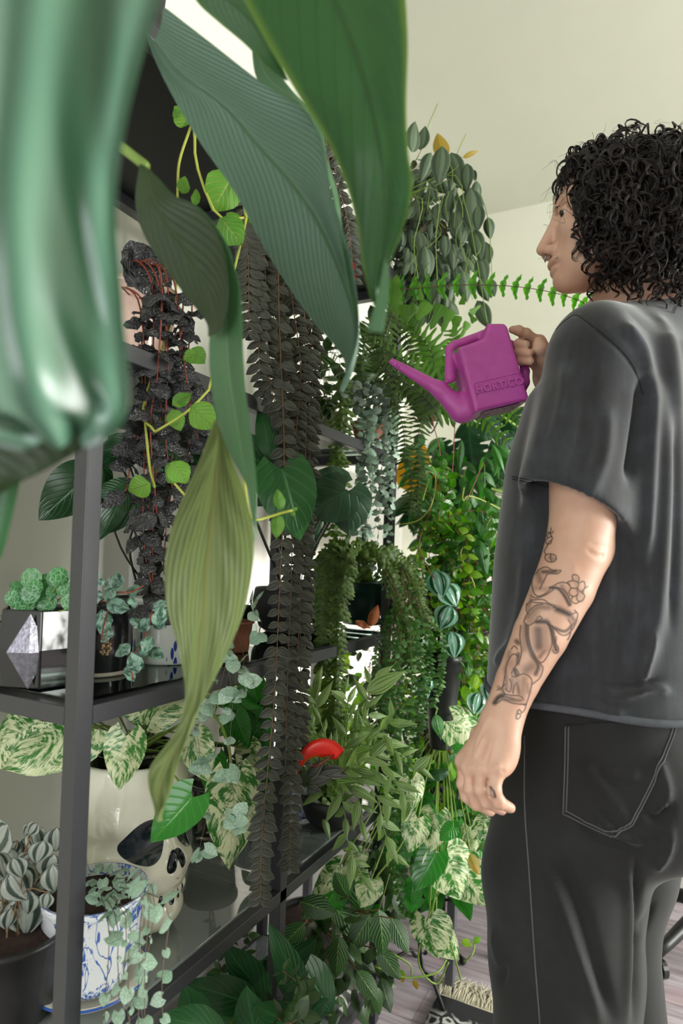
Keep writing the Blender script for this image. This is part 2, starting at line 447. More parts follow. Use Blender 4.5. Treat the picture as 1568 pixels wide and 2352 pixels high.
# laminate planks, joints open 1 mm
pk = {}
pw = .145
ix = 0; y = .9
planks = 0
while y < YW:
    off = (ix*0.37) % 1.2; x = XW-off
    while x < 2.2:
        x0, x1 = max(x, XW), min(x+1.2, 2.3)
        if x1-x0 > .05:
            key = round(x1-x0, 3)
            if key not in pk:
                g = G(); g.add(*box_vf(((x1-x0)/2, pw/2, -.0045), (x1-x0-.0015, pw-.0015, .009))); pk[key] = g.mesh('plank', M['plank'], smooth=False)
            link('plank', pk[key], fl, Matrix.Translation((x0, y, 0))); planks += 1
        x += 1.2
    y += pw; ix += 1
box('plank', (XW, YN, -.009), (2.3, .9, 0), M['plank'], fl, bev=0)
box('plank', (2.3, YN, -.009), (XR, YW, 0), M['plank'], fl, bev=0)
struct(box('baseboard_left', (XW, YN, 0), (XW+.014, YW, .09), M['white_paint'], bev=.003))
struct(box('baseboard_far', (XW, YW-.014, 0), (XR, YW, .09), M['white_paint'], bev=.003))
# sheer curtain over the low window on the left wall
t = NT('sheer_curtain'); c = t.coord('Object', (1, 1, 1)); nz = t.noise(c, 700, 2)
d1 = t.n('ShaderNodeBsdfDiffuse'); d1.inputs[0].default_value = (.78, .77, .74, 1)
d2 = t.n('ShaderNodeBsdfTranslucent'); d2.inputs[0].default_value = (.85, .83, .80, 1)
mx = t.n('ShaderNodeMixShader'); mx.inputs[0].default_value = .5
t.t.links.new(d1.outputs[0], mx.inputs[1]); t.t.links.new(d2.outputs[0], mx.inputs[2]); M['curtain'] = t.done(mx.outputs[0])
g = G(); v = []; f = []
ny, nz_ = 170, 14
for j in range(nz_+1):
    for i in range(ny+1):
        yy = 1.05+1.65*i/ny; ph = yy*48+1.3*math.sin(yy*9)
        amp = .010+.006*math.sin(yy*13)
        v.append((-1.072+amp*math.sin(ph)*(.7+.3*j/nz_), yy, .05+1.50*j/nz_))
f = [(j*(ny+1)+i, j*(ny+1)+i+1, (j+1)*(ny+1)+i+1, (j+1)*(ny+1)+i) for j in range(nz_) for i in range(ny)]
g.add(v, f); cu = g.build('curtain', M['curtain']); sd = cu.modifiers.new('thick', 'SOLIDIFY'); sd.thickness = .0012
props(cu, 'white sheer curtain hanging in soft folds behind the shelving', 'curtain')
cr = tube('curtain_rod', [(-1.075, 1.0, 1.56), (-1.075, 2.74, 1.56)], .007, M['white_paint'], None, 10)
props(cr, 'white rod carrying the sheer curtain behind the shelves', 'rod')

# ================================================================== the tall black shelving
FX, BX = -.661, -1.021            # front and back planes of the frame
YS = [.572, 1.072, 1.572]
T = .0245
shelf = empty('shelving_unit', (-.84, 1.07, 0), 'tall dark grey steel shelving unit with glass shelves, crowded with plants', 'shelving')
TOP = 1.97
def post(x, y, z0=0, z1=TOP): return box('post', (x-T/2, y-T/2, z0), (x+T/2, y+T/2, z1), M['frame'], shelf)
for y in (YS[0], YS[2]):
    for x in (FX, BX): post(x, y)
post(FX, YS[1], 0, 1.03); post(BX, YS[1])
lv = {'bottom': .12, 'low': .58, 'mid': 1.035, 'high': 1.515}
for nm, z in lv.items():
    for x in (FX, BX):
        box('rail', (x-T/2, YS[0]+T/2, z-T), (x+T/2, YS[2]-T/2, z), M['frame'], shelf)
    for y in YS:
        if y == YS[1] and nm != 'low': continue
        box('rail', (BX+T/2, y-T/2, z-T), (FX-T/2, y+T/2, z), M['frame'], shelf)
    if nm != 'bottom':
        box('glass_shelf', (BX+T*.3, YS[0]+T*.3, z-.001), (FX-T*.3, YS[2]-T*.3, z+.005), M['glare_glass'] if nm == 'low' else M['glass'], shelf, bev=.001)
box('bottom_board', (BX+T*.3, YS[0]+T*.3, .115), (FX-T*.3, YS[2]-T*.3, .127), M['glare_glass'], shelf)
box('top_board', (BX-T/2, YS[0]-T/2, TOP), (FX+T/2, YS[2]+T/2, TOP+.022), M['black_board'], shelf)
for x in (FX, BX): box('rail', (x-T/2, YS[0]+T/2, TOP-T), (x+T/2, YS[2]-T/2, TOP), M['frame'], shelf)
for y in YS: box('rail', (BX+T/2, y-T/2, TOP-T), (FX-T/2, y+T/2, TOP), M['frame'], shelf)
# ================================================================== the big peace lily on top of the shelving (foreground leaves)
LM = {}
LM['lily'] = leafmat('lily_leaf', srgb('2f6a38'), srgb('3f7f45'), srgb('5d8a45'), 'plain', .33, .30, back=srgb('54725a'), vdens=26, vslope=16, bump=.55, mottle=.15)
LM['lily_back'] = leafmat('lily_leaf_underside', srgb('5a7866'), srgb('62826d'), srgb('3c5a30'), 'plain', .45, .22, vdens=34, vslope=22, bump=.6, mottle=.15)
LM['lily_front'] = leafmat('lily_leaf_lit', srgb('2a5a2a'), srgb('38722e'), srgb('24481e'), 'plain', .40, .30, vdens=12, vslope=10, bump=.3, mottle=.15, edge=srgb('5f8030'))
LM['lily_lit_through'] = leafmat('lily_leaf_lit_through', srgb('8a9a66'), srgb('98a46a'), srgb('a9a95e'), 'plain', .42, .38, vdens=9, vslope=16, bump=.9, mottle=.3)  # paler yellow-green colour stands in for light shining through the blade
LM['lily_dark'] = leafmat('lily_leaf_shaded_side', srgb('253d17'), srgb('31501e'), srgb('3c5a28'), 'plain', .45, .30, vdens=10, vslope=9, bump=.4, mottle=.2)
LM['lily_turn'] = leafmat('lily_leaf_grey_green', srgb('547f58'), srgb('669068'), srgb('86a480'), 'plain', .38, .28, vdens=16, vslope=16, bump=.5, mottle=.2)
LM['lily_near'] = leafmat('lily_leaf_near', srgb('1d4a30'), srgb('27583a'), srgb('6f9d86'), 'parallel', .32, .2, vdens=3.3, vslope=7, bump=.7, mottle=.2, spec=.8)  # pale lengthwise bands are its glossy highlights put into the colour

def hero(name, parent, st, m, n=44, nw=14, ripple=.0, rfreq=14, bulge=.0, label=None, rib=0., ribn=10):
    """st: rows of (left px,py,depth, mid px,py,depth, right px,py,depth) from base to tip; thickness added"""
    A = catmull(st, n)
    g = G(); v = []; uv = []
    for i, r_ in enumerate(A):
        t = i/(n-1)
        Lp, Mp, Rp = (np.array(P(*r_[k:k+3])) for k in (0, 3, 6))
        nr = np.cross(Rp-Lp, np.array(P(*A[min(i+1, n-1)][3:6]))-np.array(P(*A[max(i-1, 0)][3:6]))); nr /= np.linalg.norm(nr)+1e-9
        for j in range(nw+1):
            s = j/nw
            if s < .5: q = Lp+(Mp-Lp)*(s*2); e = 1-s*2
            else: q = Mp+(Rp-Mp)*(s*2-1); e = s*2-1
            hump = math.sin(PI*min(1, e))*bulge
            rp = ripple*math.sin(t*rfreq+s*2.2)*e**1.5
            rb = rib*math.sin((t*ribn-e*2.0)*6.283)*math.sin(PI*min(1,e*.98+.02))
            v.append(q+nr*(hump+rp+rb)); uv.append((s, t))
    s_ = nw+1
    f = [(i*s_+j, i*s_+j+1, (i+1)*s_+j+1, (i+1)*s_+j) for i in range(n-1) for j in range(nw)]
    g.add(np.array(v), f, uv); o = g.build(name, m, parent)
    sd = o.modifiers.new('thick', 'SOLIDIFY'); sd.thickness = .0006; sd.offset = 0
    ss = o.modifiers.new('sub', 'SUBSURF'); ss.levels = 1; ss.render_levels = 1
    if label: o['label'] = label
    return o

lily = empty('peace_lily', (-.82, .66, TOP+.022), 'very large peace lily on top of the shelving with broad leaves drooping across the foreground', 'plant')
base = Vector((-.80, .68, TOP+.023))
lathe('pot', [(0, 0), (.075, 0), (.085, .02), (.10, .16), (.105, .17), (.10, .172), (.095, .16), (.0, .15)], base, M['black_plastic'], lily)
lathe('soil', [(0, .155), (.05, .157), (.094, .152)], base, M['soil'], lily)
# F2: long hanging leaf seen from its underside
hero('leaf', lily, [
 (330,60,.66, 352,95,.655, 372,10,.65), (352,130,.66, 414,170,.655, 480,95,.65), (398,225,.655, 518,246,.65, 600,190,.645),
 (460,330,.65, 594,334,.645, 698,252,.64), (540,445,.64, 663,410,.635, 742,325,.63), (600,560,.635, 721,487,.625, 757,425,.62),
 (655,650,.63, 759,563,.62, 785,520,.615), (715,735,.625, 788,640,.615, 808,600,.61), (765,790,.62, 808,712,.61, 820,700,.605),
 (788,828,.62, 812,790,.61, 820,775,.605), (786,872,.62, 796,868,.61, 805,840,.605), (779,900,.62, 779,900,.615, 780,899,.61)],
 LM['lily_back'], n=60, nw=16, ripple=.0015, rfreq=16, bulge=.004, label='long hanging blade with the pale grey-green underside showing')
# its folded upper edge
hero('leaf', lily, [
 (575,75,.672, 585,85,.672, 592,95,.672), (590,185,.66, 612,178,.66, 640,170,.66), (660,235,.65, 690,235,.65, 715,255,.65), (700,255,.638, 722,290,.64, 745,325,.642),
 (735,330,.632, 750,360,.634, 762,400,.636), (755,425,.622, 768,450,.624, 782,490,.626), (780,520,.617, 790,545,.618, 800,580,.62), (785,590,.612, 797,610,.614, 806,640,.616),
 (797,650,.61, 806,670,.611, 814,690,.612), (812,720,.608, 815,725,.608, 819,735,.608)],
 LM['lily_turn'], n=40, nw=6, ripple=.002, rfreq=30, label='blue-grey rolled edge of the hanging blade')
# F3: large leaf top centre
hero('leaf', lily, [
 (505,-90,.52, 720,-90,.515, 925,-90,.51), (560,0,.515, 768,0,.51, 933,10,.505), (620,110,.51, 815,110,.50, 937,120,.50), (690,230,.505, 852,230,.495, 933,240,.495),
 (752,330,.50, 872,330,.49, 937,345,.49), (795,430,.50, 882,420,.49, 946,410,.485), (818,520,.50, 880,500,.49, 938,480,.485), (828,600,.50, 872,575,.49, 912,565,.485),
 (842,650,.50, 862,635,.492, 890,625,.49), (855,690,.50, 862,678,.495, 876,668,.495), (862,705,.50, 863,702,.50, 866,700,.50)],
 LM['lily_front'], n=56, nw=14, ripple=.002, rfreq=12, bulge=.004, label='broad deep green blade hanging from the top edge with a yellow margin')
hero('leaf', lily, [
 (884,590,.487, 888,600,.487, 892,615,.487), (872,650,.49, 882,655,.488, 893,660,.486), (860,700,.492, 874,706,.49, 888,712,.488), (850,738,.494, 864,742,.492, 882,748,.49), (840,757,.496, 858,762,.494, 880,765,.492)],
 LM['lily_turn'], n=20, nw=6, label='pale blue-green curled tip of the broad blade')
hero('leaf', lily, [
 (430,-60,.60, 500,-60,.59, 580,-60,.58), (448,0,.60, 510,-10,.59, 575,-10,.58), (500,50,.60, 550,25,.59, 600,30,.58), (560,100,.60, 590,70,.59, 625,90,.58), (610,150,.60, 622,130,.59, 640,140,.58), (655,185,.60,658,185,.60,662,186,.60)],
 LM['lily_front'], n=24, nw=10, rib=.0012, ribn=12, label='small ribbed blade behind the broad one at the top')
# F4: upper shaded half of the long twisted leaf
hero('leaf', lily, [
 (322,372,.60, 338,382,.60, 350,392,.60), (312,465,.60, 362,450,.592, 400,448,.585), (330,535,.60, 400,520,.588, 462,480,.58), (375,605,.60, 440,590,.585, 515,545,.575),
 (430,680,.60, 482,660,.585, 540,625,.572), (478,735,.60, 515,720,.585, 552,710,.57), (474,790,.60, 520,790,.582, 560,800,.57), (478,850,.60, 525,860,.58, 570,900,.568),
 (496,935,.60, 540,955,.58, 579,1000,.566), (522,1020,.595, 555,1050,.58, 582,1095,.566), (552,1090,.59, 568,1130,.58, 583,1180,.568), (576,1165,.583, 580,1205,.576, 584,1250,.571)],
 LM['lily_turn'], n=56, nw=12, ripple=.003, rfreq=14, bulge=.003, label='green upper length of the long twisted blade')
hero('leaf', lily, [
 (320,374,.595, 334,382,.594, 345,390,.593), (310,465,.592, 350,455,.582, 398,447,.575), (328,536,.591, 390,525,.580, 462,482,.571), (371,606,.591, 440,598,.577, 508,552,.568),
 (427,682,.591, 475,665,.576, 524,640,.566), (472,738,.592, 495,735,.58, 520,722,.570), (478,775,.59, 488,770,.583, 500,765,.575)],
 LM['lily_dark'], n=30, nw=10, label='dark inner face of the twisted blade')
# F5: lower yellow-green belly
hero('leaf', lily, [
 (492,962,.615, 496,966,.61, 500,972,.605), (466,1035,.615, 500,1035,.605, 530,1050,.60), (428,1120,.612, 492,1120,.60, 562,1130,.595), (394,1205,.61, 484,1200,.596, 582,1215,.592),
 (377,1300,.607, 474,1290,.592, 583,1290,.59), (384,1400,.605, 468,1390,.59, 562,1400,.588), (408,1480,.603, 458,1480,.588, 522,1500,.588), (424,1560,.60, 446,1570,.588, 478,1585,.588),
 (424,1620,.598, 432,1640,.588, 440,1655,.588), (398,1688,.596, 408,1700,.588, 421,1712,.588), (345,1758,.596, 378,1765,.588, 402,1775,.588), (338,1800,.596, 362,1820,.59, 390,1825,.588),
 (350,1850,.595, 360,1858,.59, 372,1858,.59), (358,1888,.594, 358,1889,.592, 359,1889,.592)],
 LM['lily_lit_through'], n=66, nw=14, rib=.0022, ribn=9, ripple=.001, rfreq=9, bulge=.006, label='yellow-green lit-through lower length of the twisted blade with raised veins')
# F1: the nearest, out of focus leaves at left
hero('leaf', lily, [
 (-420,-120,.34, 60,-160,.30, 395,-80,.33), (-440,150,.33, 30,120,.28, 335,110,.31), (-430,350,.32, 10,330,.27, 288,300,.30), (-420,560,.32, 0,540,.265, 268,480,.30),
 (-400,700,.32, 10,700,.265, 285,720,.30), (-350,860,.32, 40,850,.268, 298,880,.30), (-250,960,.32, 60,950,.275, 288,965,.30), (-100,1010,.315, 100,1000,.285, 240,1015,.30), (60,1040,.31, 130,1040,.295, 190,1035,.30)],
 LM['lily_near'], n=40, nw=16, rib=.0035, ribn=3.2, bulge=.010, label='nearest glossy blade at the left edge, out of focus')
hero('leaf', lily, [
 (-320,760,.39, -60,740,.38, 200,720,.37), (-300,880,.39, -60,900,.375, 232,900,.365), (-250,1000,.39, -40,1010,.375, 225,1000,.365), (-180,1080,.39, -20,1090,.378, 130,1066,.37), (-120,1130,.385, -40,1150,.38, 40,1108,.38)],
 LM['lily_dark'], n=26, nw=10, bulge=.004, label='dark blade behind the nearest one')
hero('leaf', lily, [
 (-160,1000,.44, -40,1020,.43, 60,1040,.43), (-140,1100,.44, -40,1110,.43, 48,1100,.43), (-130,1180,.44, -40,1180,.43, 28,1190,.43), (-110,1250,.44, -50,1260,.43, 5,1275,.43), (-80,1320,.44, -60,1330,.43, -30,1330,.43)],
 LM['lily'], n=24, nw=8, bulge=.004, label='green tip at the left edge below the blurred blades')
# petioles
for q in ([P(330,60,.66), P(300,-60,.70), P(240,-200,.80)], [P(335,382,.60), P(282,340,.63), P(200,270,.72), P(120,100,.86)], [P(720,-90,.515), P(640,-260,.60), P(420,-330,.75)],
          [P(60,-160,.30), P(0,-330,.40), P(-60,-300,.6)], [P(505,-60,.59), P(450,-180,.66), P(330,-260,.8)]):
    tube('petiole', list(q)+[base+Vector((rnd.uniform(-.03, .03), rnd.uniform(-.03, .03), .16))], [.0045, .006], M['stem_green'], lily, 8, 20)
tube('petiole', [P(-60,1330,.43), P(-200,1000,.5), P(-250, 300, .7), base+Vector((0, -.03, .16))], .004, M['stem_green'], lily, 8, 20)
tube('petiole', [P(-60,740,.38), P(-140,500,.5), P(-160, 100, .7), base+Vector((.03, -.03, .16))], .004, M['stem_green'], lily, 8, 20)
# ================================================================== signed-distance modelling (bodies and moulded shapes), polygonised to one continuous mesh
def A(*a): return np.array(P(*a))
def sd_cap(p, a, b, ra, rb=None):
    rb = ra if rb is None else rb
    ba = b-a; pa = p-a; L = ba.dot(ba)
    h = np.clip(pa @ ba/L, 0, 1)
    return np.linalg.norm(pa-h[:, None]*ba, axis=1)-(ra+(rb-ra)*h)
def sd_ell(p, c, r, R=None):
    q = p-c
    if R is not None: q = q @ R
    r = np.asarray(r, float); k0 = np.linalg.norm(q/r, axis=1); k1 = np.linalg.norm(q/(r*r), axis=1)+1e-9
    return k0*(k0-1)/k1
def smin(a, b, k):
    h = np.clip(.5+.5*(b-a)/k, 0, 1); return b+(a-b)*h-k*h*(1-h)
def smax(a, b, k): return -smin(-a, -b, k)
def chain(p, pts, rs, k=.01):
    d = None
    for i in range(len(pts)-1):
        e = sd_cap(p, np.array(pts[i]), np.array(pts[i+1]), rs[i], rs[i+1]); d = e if d is None else smin(d, e, k)
    return d
def polygonise(fn, lo, hi, h, B=8):
    lo = np.array(lo, float); hi = np.array(hi, float)
    nb = np.ceil((hi-lo)/(h*B)).astype(int)
    I = np.stack(np.meshgrid(*[np.arange(k) for k in nb], indexing='ij'), -1).reshape(-1, 3)
    cen = lo+(I+.5)*h*B
    d = np.concatenate([fn(cen[i:i+200000]) for i in range(0, len(cen), 200000)])
    I = I[np.abs(d) < h*B*1.15]
    n = B+1
    loc = np.stack(np.meshgrid(*[np.arange(n)]*3, indexing='ij'), -1).reshape(-1, 3)
    N = nb*B+2
    keys = []; pos = []; ed = [[], [], []]
    key = lambda c: (c[..., 0]*N[1]+c[..., 1])*N[2]+c[..., 2]
    cor = np.array([(x, y, z) for x in (0, 1) for y in (0, 1) for z in (0, 1)])
    for s in range(0, len(I), 400):
        blk = I[s:s+400]; g = blk[:, None, :]*B+loc[None]
        v = fn((lo+g.reshape(-1, 3)*h)).reshape(len(blk), n, n, n)
        C = np.stack([v[:, x:x+B, y:y+B, z:z+B] for x, y, z in cor], -1)
        ins = C < 0; act = ins.any(-1) & ~ins.all(-1)
        w_ = np.argwhere(act)
        if len(w_) == 0: continue
        cc = C[act]; base_ = blk[w_[:, 0]]*B+w_[:, 1:]
        acc = np.zeros((len(w_), 3)); cnt = np.zeros(len(w_))
        for a in range(8):
            for b in range(a+1, 8):
                if np.abs(cor[a]-cor[b]).sum() != 1: continue
                va, vb = cc[:, a], cc[:, b]; m = (va < 0) != (vb < 0)
                tt = np.where(m, va/(np.where(m, va-vb, 1)), 0)
                acc += np.where(m[:, None], cor[a]+(cor[b]-cor[a])*tt[:, None], 0); cnt += m
        pos.append(lo+(base_+acc/cnt[:, None])*h); keys.append(key(base_))
        for ax, ci in ((0, 4), (1, 2), (2, 1)):
            m = (cc[:, 0] < 0) != (cc[:, ci] < 0)
            ed[ax].append(np.concatenate([base_[m], (cc[m, 0] < 0)[:, None].astype(int)], 1))
    K = np.concatenate(keys); V = np.concatenate(pos); o = np.argsort(K); K = K[o]; V = V[o]
    F = []
    for ax in range(3):
        e = np.concatenate(ed[ax]); c = e[:, :3]; a1, a2 = [(1, 2), (2, 0), (0, 1)][ax]
        q = []
        for d1, d2 in ((0, 0), (1, 0), (1, 1), (0, 1)):
            k = c.copy(); k[:, a1] -= d1; k[:, a2] -= d2
            q.append(key(k))
        q = np.stack(q, 1); ix = np.searchsorted(K, q); ix = np.clip(ix, 0, len(K)-1)
        ok = (K[ix] == q).all(1); ix = ix[ok]; fl_ = e[ok, 3] == 0
        ix[~fl_] = ix[~fl_][:, ::-1]; F.append(ix[:, ::-1])
    return V, np.concatenate(F)
def sdf_mesh(name, fn, lo, hi, h, m, parent=None, smooth_it=2, attr=None):
    V, F = polygonise(fn, lo, hi, h)
    for _ in range(smooth_it):      # light laplacian smoothing
        acc = np.zeros_like(V); c = np.zeros(len(V))
        for a, b in ((0, 1), (1, 2), (2, 3), (3, 0)):
            np.add.at(acc, F[:, a], V[F[:, b]]); np.add.at(acc, F[:, b], V[F[:, a]])
            np.add.at(c, F[:, a], 1); np.add.at(c, F[:, b], 1)
        V = V*.5+.5*acc/np.maximum(c, 1)[:, None]
    return V, F
def vf_obj(name, V, F, m, parent=None):
    me = bpy.data.meshes.new(name)
    me.vertices.add(len(V)); me.vertices.foreach_set('co', V.astype(np.float32).ravel())
    me.loops.add(len(F)*4); me.loops.foreach_set('vertex_index', F.astype(np.int32).ravel())
    me.polygons.add(len(F)); me.polygons.foreach_set('loop_start', np.arange(0, len(F)*4, 4, dtype=np.int32))
    me.polygons.foreach_set('use_smooth', np.ones(len(F), bool)); me.update(calc_edges=True); me.validate()
    if m: me.materials.append(m)
    return link(name, me, parent)
def vnormals(V, F):
    n = np.cross(V[F[:, 2]]-V[F[:, 0]], V[F[:, 3]]-V[F[:, 1]]); N = np.zeros_like(V)
    for k in range(4): np.add.at(N, F[:, k], n)
    return N/(np.linalg.norm(N, axis=1)[:, None]+1e-12)
CAMv = np.array(CAM); Rv, Uv, Fv = np.array(RGT), np.array(UPV), np.array(FWD)
def projv(V):
    q = V-CAMv; d = q @ Fv
    return CX+FPX*(q @ Rv)/d, CY-FPX*(q @ Uv)/d, d
def seg_d(x, y, pts):
    """distance (px) to a polyline and parameter along it"""
    best = np.full(x.shape, 1e9); par = np.zeros(x.shape); n = len(pts)-1
    for i in range(n):
        ax, ay = pts[i][:2]; bx, by = pts[i+1][:2]; dx, dy = bx-ax, by-ay; L = dx*dx+dy*dy+1e-9
        h = np.clip(((x-ax)*dx+(y-ay)*dy)/L, 0, 1); d = np.hypot(x-ax-h*dx, y-ay-h*dy)
        m = d < best; best[m] = d[m]; par[m] = (i+h[m])/n
    return best, par
def sculpt(V, F, folds):
    """raise or sink creases: rows (points seen on the visible side, width px, height m)"""
    N = vnormals(V, F); x, y, d = projv(V); fac = np.clip((-(N*(V-CAMv)).sum(1)/np.linalg.norm(V-CAMv, axis=1))*3, 0, 1)
    out = np.zeros(len(V))
    for pts, wd, h in folds:
        c = catmull(pts, max(6, len(pts)*4)); dd, par = seg_d(x, y, c)
        out += h*np.exp(-(dd/wd)**2)*fac*np.clip(np.minimum(par, 1-par)*5+.15, 0, 1)
    return V+N*out[:, None]
def bvh_of(V, F): return BVHTree.FromPolygons([tuple(v) for v in V], [tuple(int(i) for i in f) for f in F])
def onto(bvh, px, py, off=.0004):
    r = ray(px, py).normalized(); h = bvh.ray_cast(CAM, r)
    if h[0] is None: return None
    nn = h[1]
    if nn.dot(r) > 0: nn = -nn
    return h[0]+nn*off
def patch(name, bvh, x0, x1, y0, y1, step, off, alpha, m, parent, thr=.02):
    """a thin skin laid on a surface with a per-corner strength attribute"""
    xs = np.arange(x0, x1+step, step); ys = np.arange(y0, y1+step, step)
    X, Y = np.meshgrid(xs, ys); Al = alpha(X, Y); need = Al > thr
    nd = need.copy(); nd[1:] |= need[:-1]; nd[:-1] |= need[1:]; nd[:, 1:] |= need[:, :-1]; nd[:, :-1] |= need[:, 1:]
    idx = -np.ones(X.shape, int); V = []; al = []
    for j, i in np.argwhere(nd):
        q = onto(bvh, X[j, i], Y[j, i], off)
        if q is not None: idx[j, i] = len(V); V.append(tuple(q)); al.append(Al[j, i])
    f = []
    for j in range(len(ys)-1):
        for i in range(len(xs)-1):
            q = (idx[j, i], idx[j, i+1], idx[j+1, i+1], idx[j+1, i])
            if min(q) >= 0:
                a, b = Vector(V[q[0]]), Vector(V[q[2]])
                if (a-b).length < .012: f.append(q)
    me = bpy.data.meshes.new(name); me.from_pydata(V, [], f)
    at = me.attributes.new('ink', 'FLOAT', 'POINT'); at.data.foreach_set('value', al)
    me.polygons.foreach_set('use_smooth', [True]*len(f)); me.materials.append(m)
    return link(name, me, parent)
def ribbon(name, bvh, pts, wd, off, m, parent, h=.0008, n=40):
    """raised cord following a surface"""
    c = catmull(pts, n); q = [onto(bvh, a[0], a[1], off) for a in c]; q = [k for k in q if k is not None]
    if len(q) < 3: return None
    g = G(); g.add(*tube_vf(q, wd, 5)); return g.build(name, m, parent)
# ================================================================== materials for the person
t = NT('skin'); c = t.coord(); nz = t.noise(c, 45, 4); n2 = t.noise(c, 9, 2)
colr = t.ramp(n2, [(.3, srgb('c49c86')), (.7, srgb('cfa893'))]); colr = t.mix(t.ramp(nz, [(.45, 0.), (.75, .35)]), colr, srgb('bd8272'))
M['skin'] = t.done(t.pb(colr, .5, bump=t.noise(c, 500, 2), bstr=.12, bdist=.0005, Subsurface_Weight=.12, Subsurface_Radius=(.02, .006, .003), Subsurface_Scale=.3))
t = NT('washed_black_cotton'); c = t.coord(); nz = t.noise(c, 14, 6, .65); n3 = t.noise(t.coord('Object', (70, 70, 7)), 1.5, 3)
colr = t.ramp(t.math('ADD', t.math('MULTIPLY', nz, .7), t.math('MULTIPLY', n3, .3)), [(.35, srgb('1a1b1f')), (.5, srgb('25272d')), (.7, srgb('363a43'))])
M['shirt'] = t.done(t.pb(colr, .9, bump=t.noise(c, 900, 2), bstr=.25, bdist=.0006, Sheen_Weight=.35, Sheen_Roughness=.5))
M['shirt_rib'] = simple('shirt_rib', srgb('4a4d54'), .9, 0, .2, 60, .3)
t = NT('black_denim'); c = t.coord(); nz = t.noise(c, 10, 6, .6); tw = t.coord('Object', (1, 1, 1), (0, .8, .6)); wv = t.n('ShaderNodeTexWave'); t.put(wv.inputs[0], tw); wv.inputs[1].default_value = 300
colr = t.ramp(nz, [(.35, srgb('0b0b0c')), (.55, srgb('131415')), (.75, srgb('222325'))]); colr = t.mix(t.math('MULTIPLY', wv.outputs[0], .25), colr, srgb('26272a'))
M['denim'] = t.done(t.pb(colr, .85, bump=wv.outputs[0], bstr=.12, bdist=.0005, Sheen_Weight=.1))
M['denim_seam'] = simple('denim_seam', srgb('56575a'), .85)
t = NT('dark_hair'); oi = t.n('ShaderNodeNewGeometry')
colr = t.ramp(oi.outputs['Random Per Island'], [(0., (.006, .004, .004)), (.6, (.010, .007, .006)), (1., (.028, .016, .012))])
M['hair'] = t.done(t.pb(colr, .42, Specular_IOR_Level=.4))
M['hairbase'] = simple('hair_mass', (.008, .006, .006), .7, 0, .5, 60, .9)
t = NT('tattoo_ink'); at = t.n('ShaderNodeAttribute'); at.attribute_name = 'ink'
dd = t.pb(srgb('2c2f33'), .5); tr_ = t.n('ShaderNodeBsdfTransparent'); mx = t.n('ShaderNodeMixShader'); t.put(mx.inputs[0], at.outputs['Fac'])
t.t.links.new(tr_.outputs[0], mx.inputs[1]); t.t.links.new(dd.outputs[0], mx.inputs[2]); M['ink'] = t.done(mx.outputs[0])

# ================================================================== body (one continuous surface)
HC = A(1418, 492, 1.0)                          # centre of the head at eye height
az = math.radians(13)
hf = -Rv*math.cos(az)+np.array(fw0)*math.sin(az); hf[2] = 0; hf /= np.linalg.norm(hf)
hz = np.array([0, 0, 1.0]); hl = np.cross(hz, hf)
tl = math.radians(4); hf2 = hf*math.cos(tl)-hz*math.sin(tl); hz2 = hz*math.cos(tl)+hf*math.sin(tl)
HR = np.stack([hf2, hl, hz2], 1)                # columns: forward, left, up
def H(x, y, z): return HC+HR @ np.array([x, y, z])
def head_sdf(p):
    q = (p-HC) @ HR
    q = q.copy(); qs = q.copy(); qs[:, 1] = np.abs(q[:, 1])
    c = lambda *a: np.array(a, float)
    d = sd_ell(q, c(-.014, 0, .020), (.097, .075, .080))
    d = smin(d, sd_ell(q, c(.045, 0, -.01), (.050, .058, .085)), .03)
    d = smin(d, sd_cap(qs, c(-.005, .055, -.045), c(.060, .028, -.084), .020, .019), .03)        # jaw
    d = smin(d, sd_ell(q, c(.062, 0, -.064), (.038, .040, .042)), .02)
    d = smin(d, sd_ell(q, c(.080, 0, -.096), (.022, .024, .018)), .014)                          # chin
    d = smin(d, sd_cap(qs, c(.080, .008, .028), c(.070, .045, .024), .012, .010), .012)            # brow
    d = smax(d, -sd_ell(qs, c(.092, .030, .002), (.014, .017, .012)), .010)                       # socket
    d = smin(d, sd_ell(qs, c(.068, .040, -.028), (.022, .020, .018)), .02)                        # cheek
    d = smin(d, sd_cap(q, c(.090, 0, .008), c(.116, 0, -.040), .0075, .0095), .010)                # nose
    d = smin(d, sd_ell(qs, c(.104, .011, -.047), (.012, .008, .008)), .006)
    d = smin(d, sd_ell(q, c(.098, 0, -.066), (.011, .026, .007)), .006)                           # upper lip
    d = smin(d, sd_ell(q, c(.096, 0, -.079), (.010, .022, .007)), .005)                           # lower lip
    d = smax(d, -sd_cap(qs, c(.106, 0, -.0725), c(.094, .023, -.0735), .0016, .0012), .003)
    d = smin(d, sd_ell(qs, c(-.008, .078, -.008), (.018, .008, .031)), .008)                       # ear
    return d
sh = {'L': A(1372, 812, .93), 'R': A(1475, 800, 1.24)}
arm = [sh['L'], A(1344, 1000, .90), A(1337, 1200, .868), A(1322, 1275, .862), A(1293, 1350, .856), A(1240, 1460, .85), A(1188, 1565, .846), A(1153, 1648, .84)]
armr = [.058, .050, .0435, .0425, .0405, .0355, .0285, .0255]
KN = [A(1142, 1763, .808), A(1106, 1764, .822), A(1080, 1762, .838), A(1066, 1748, .856)]   # little, ring, middle, index knuckles
FG = [[KN[0], A(1134, 1815, .800), A(1146, 1843, .80), A(1172, 1856, .807)],
      [KN[1], A(1103, 1812, .815), A(1117, 1842, .817), A(1152, 1861, .824)],
      [KN[2], A(1080, 1812, .833), A(1095, 1846, .836), A(1126, 1864, .842)],
      [KN[3], A(1064, 1800, .853), A(1072, 1829, .856), A(1092, 1852, .862)]]
WR = arm[-1]
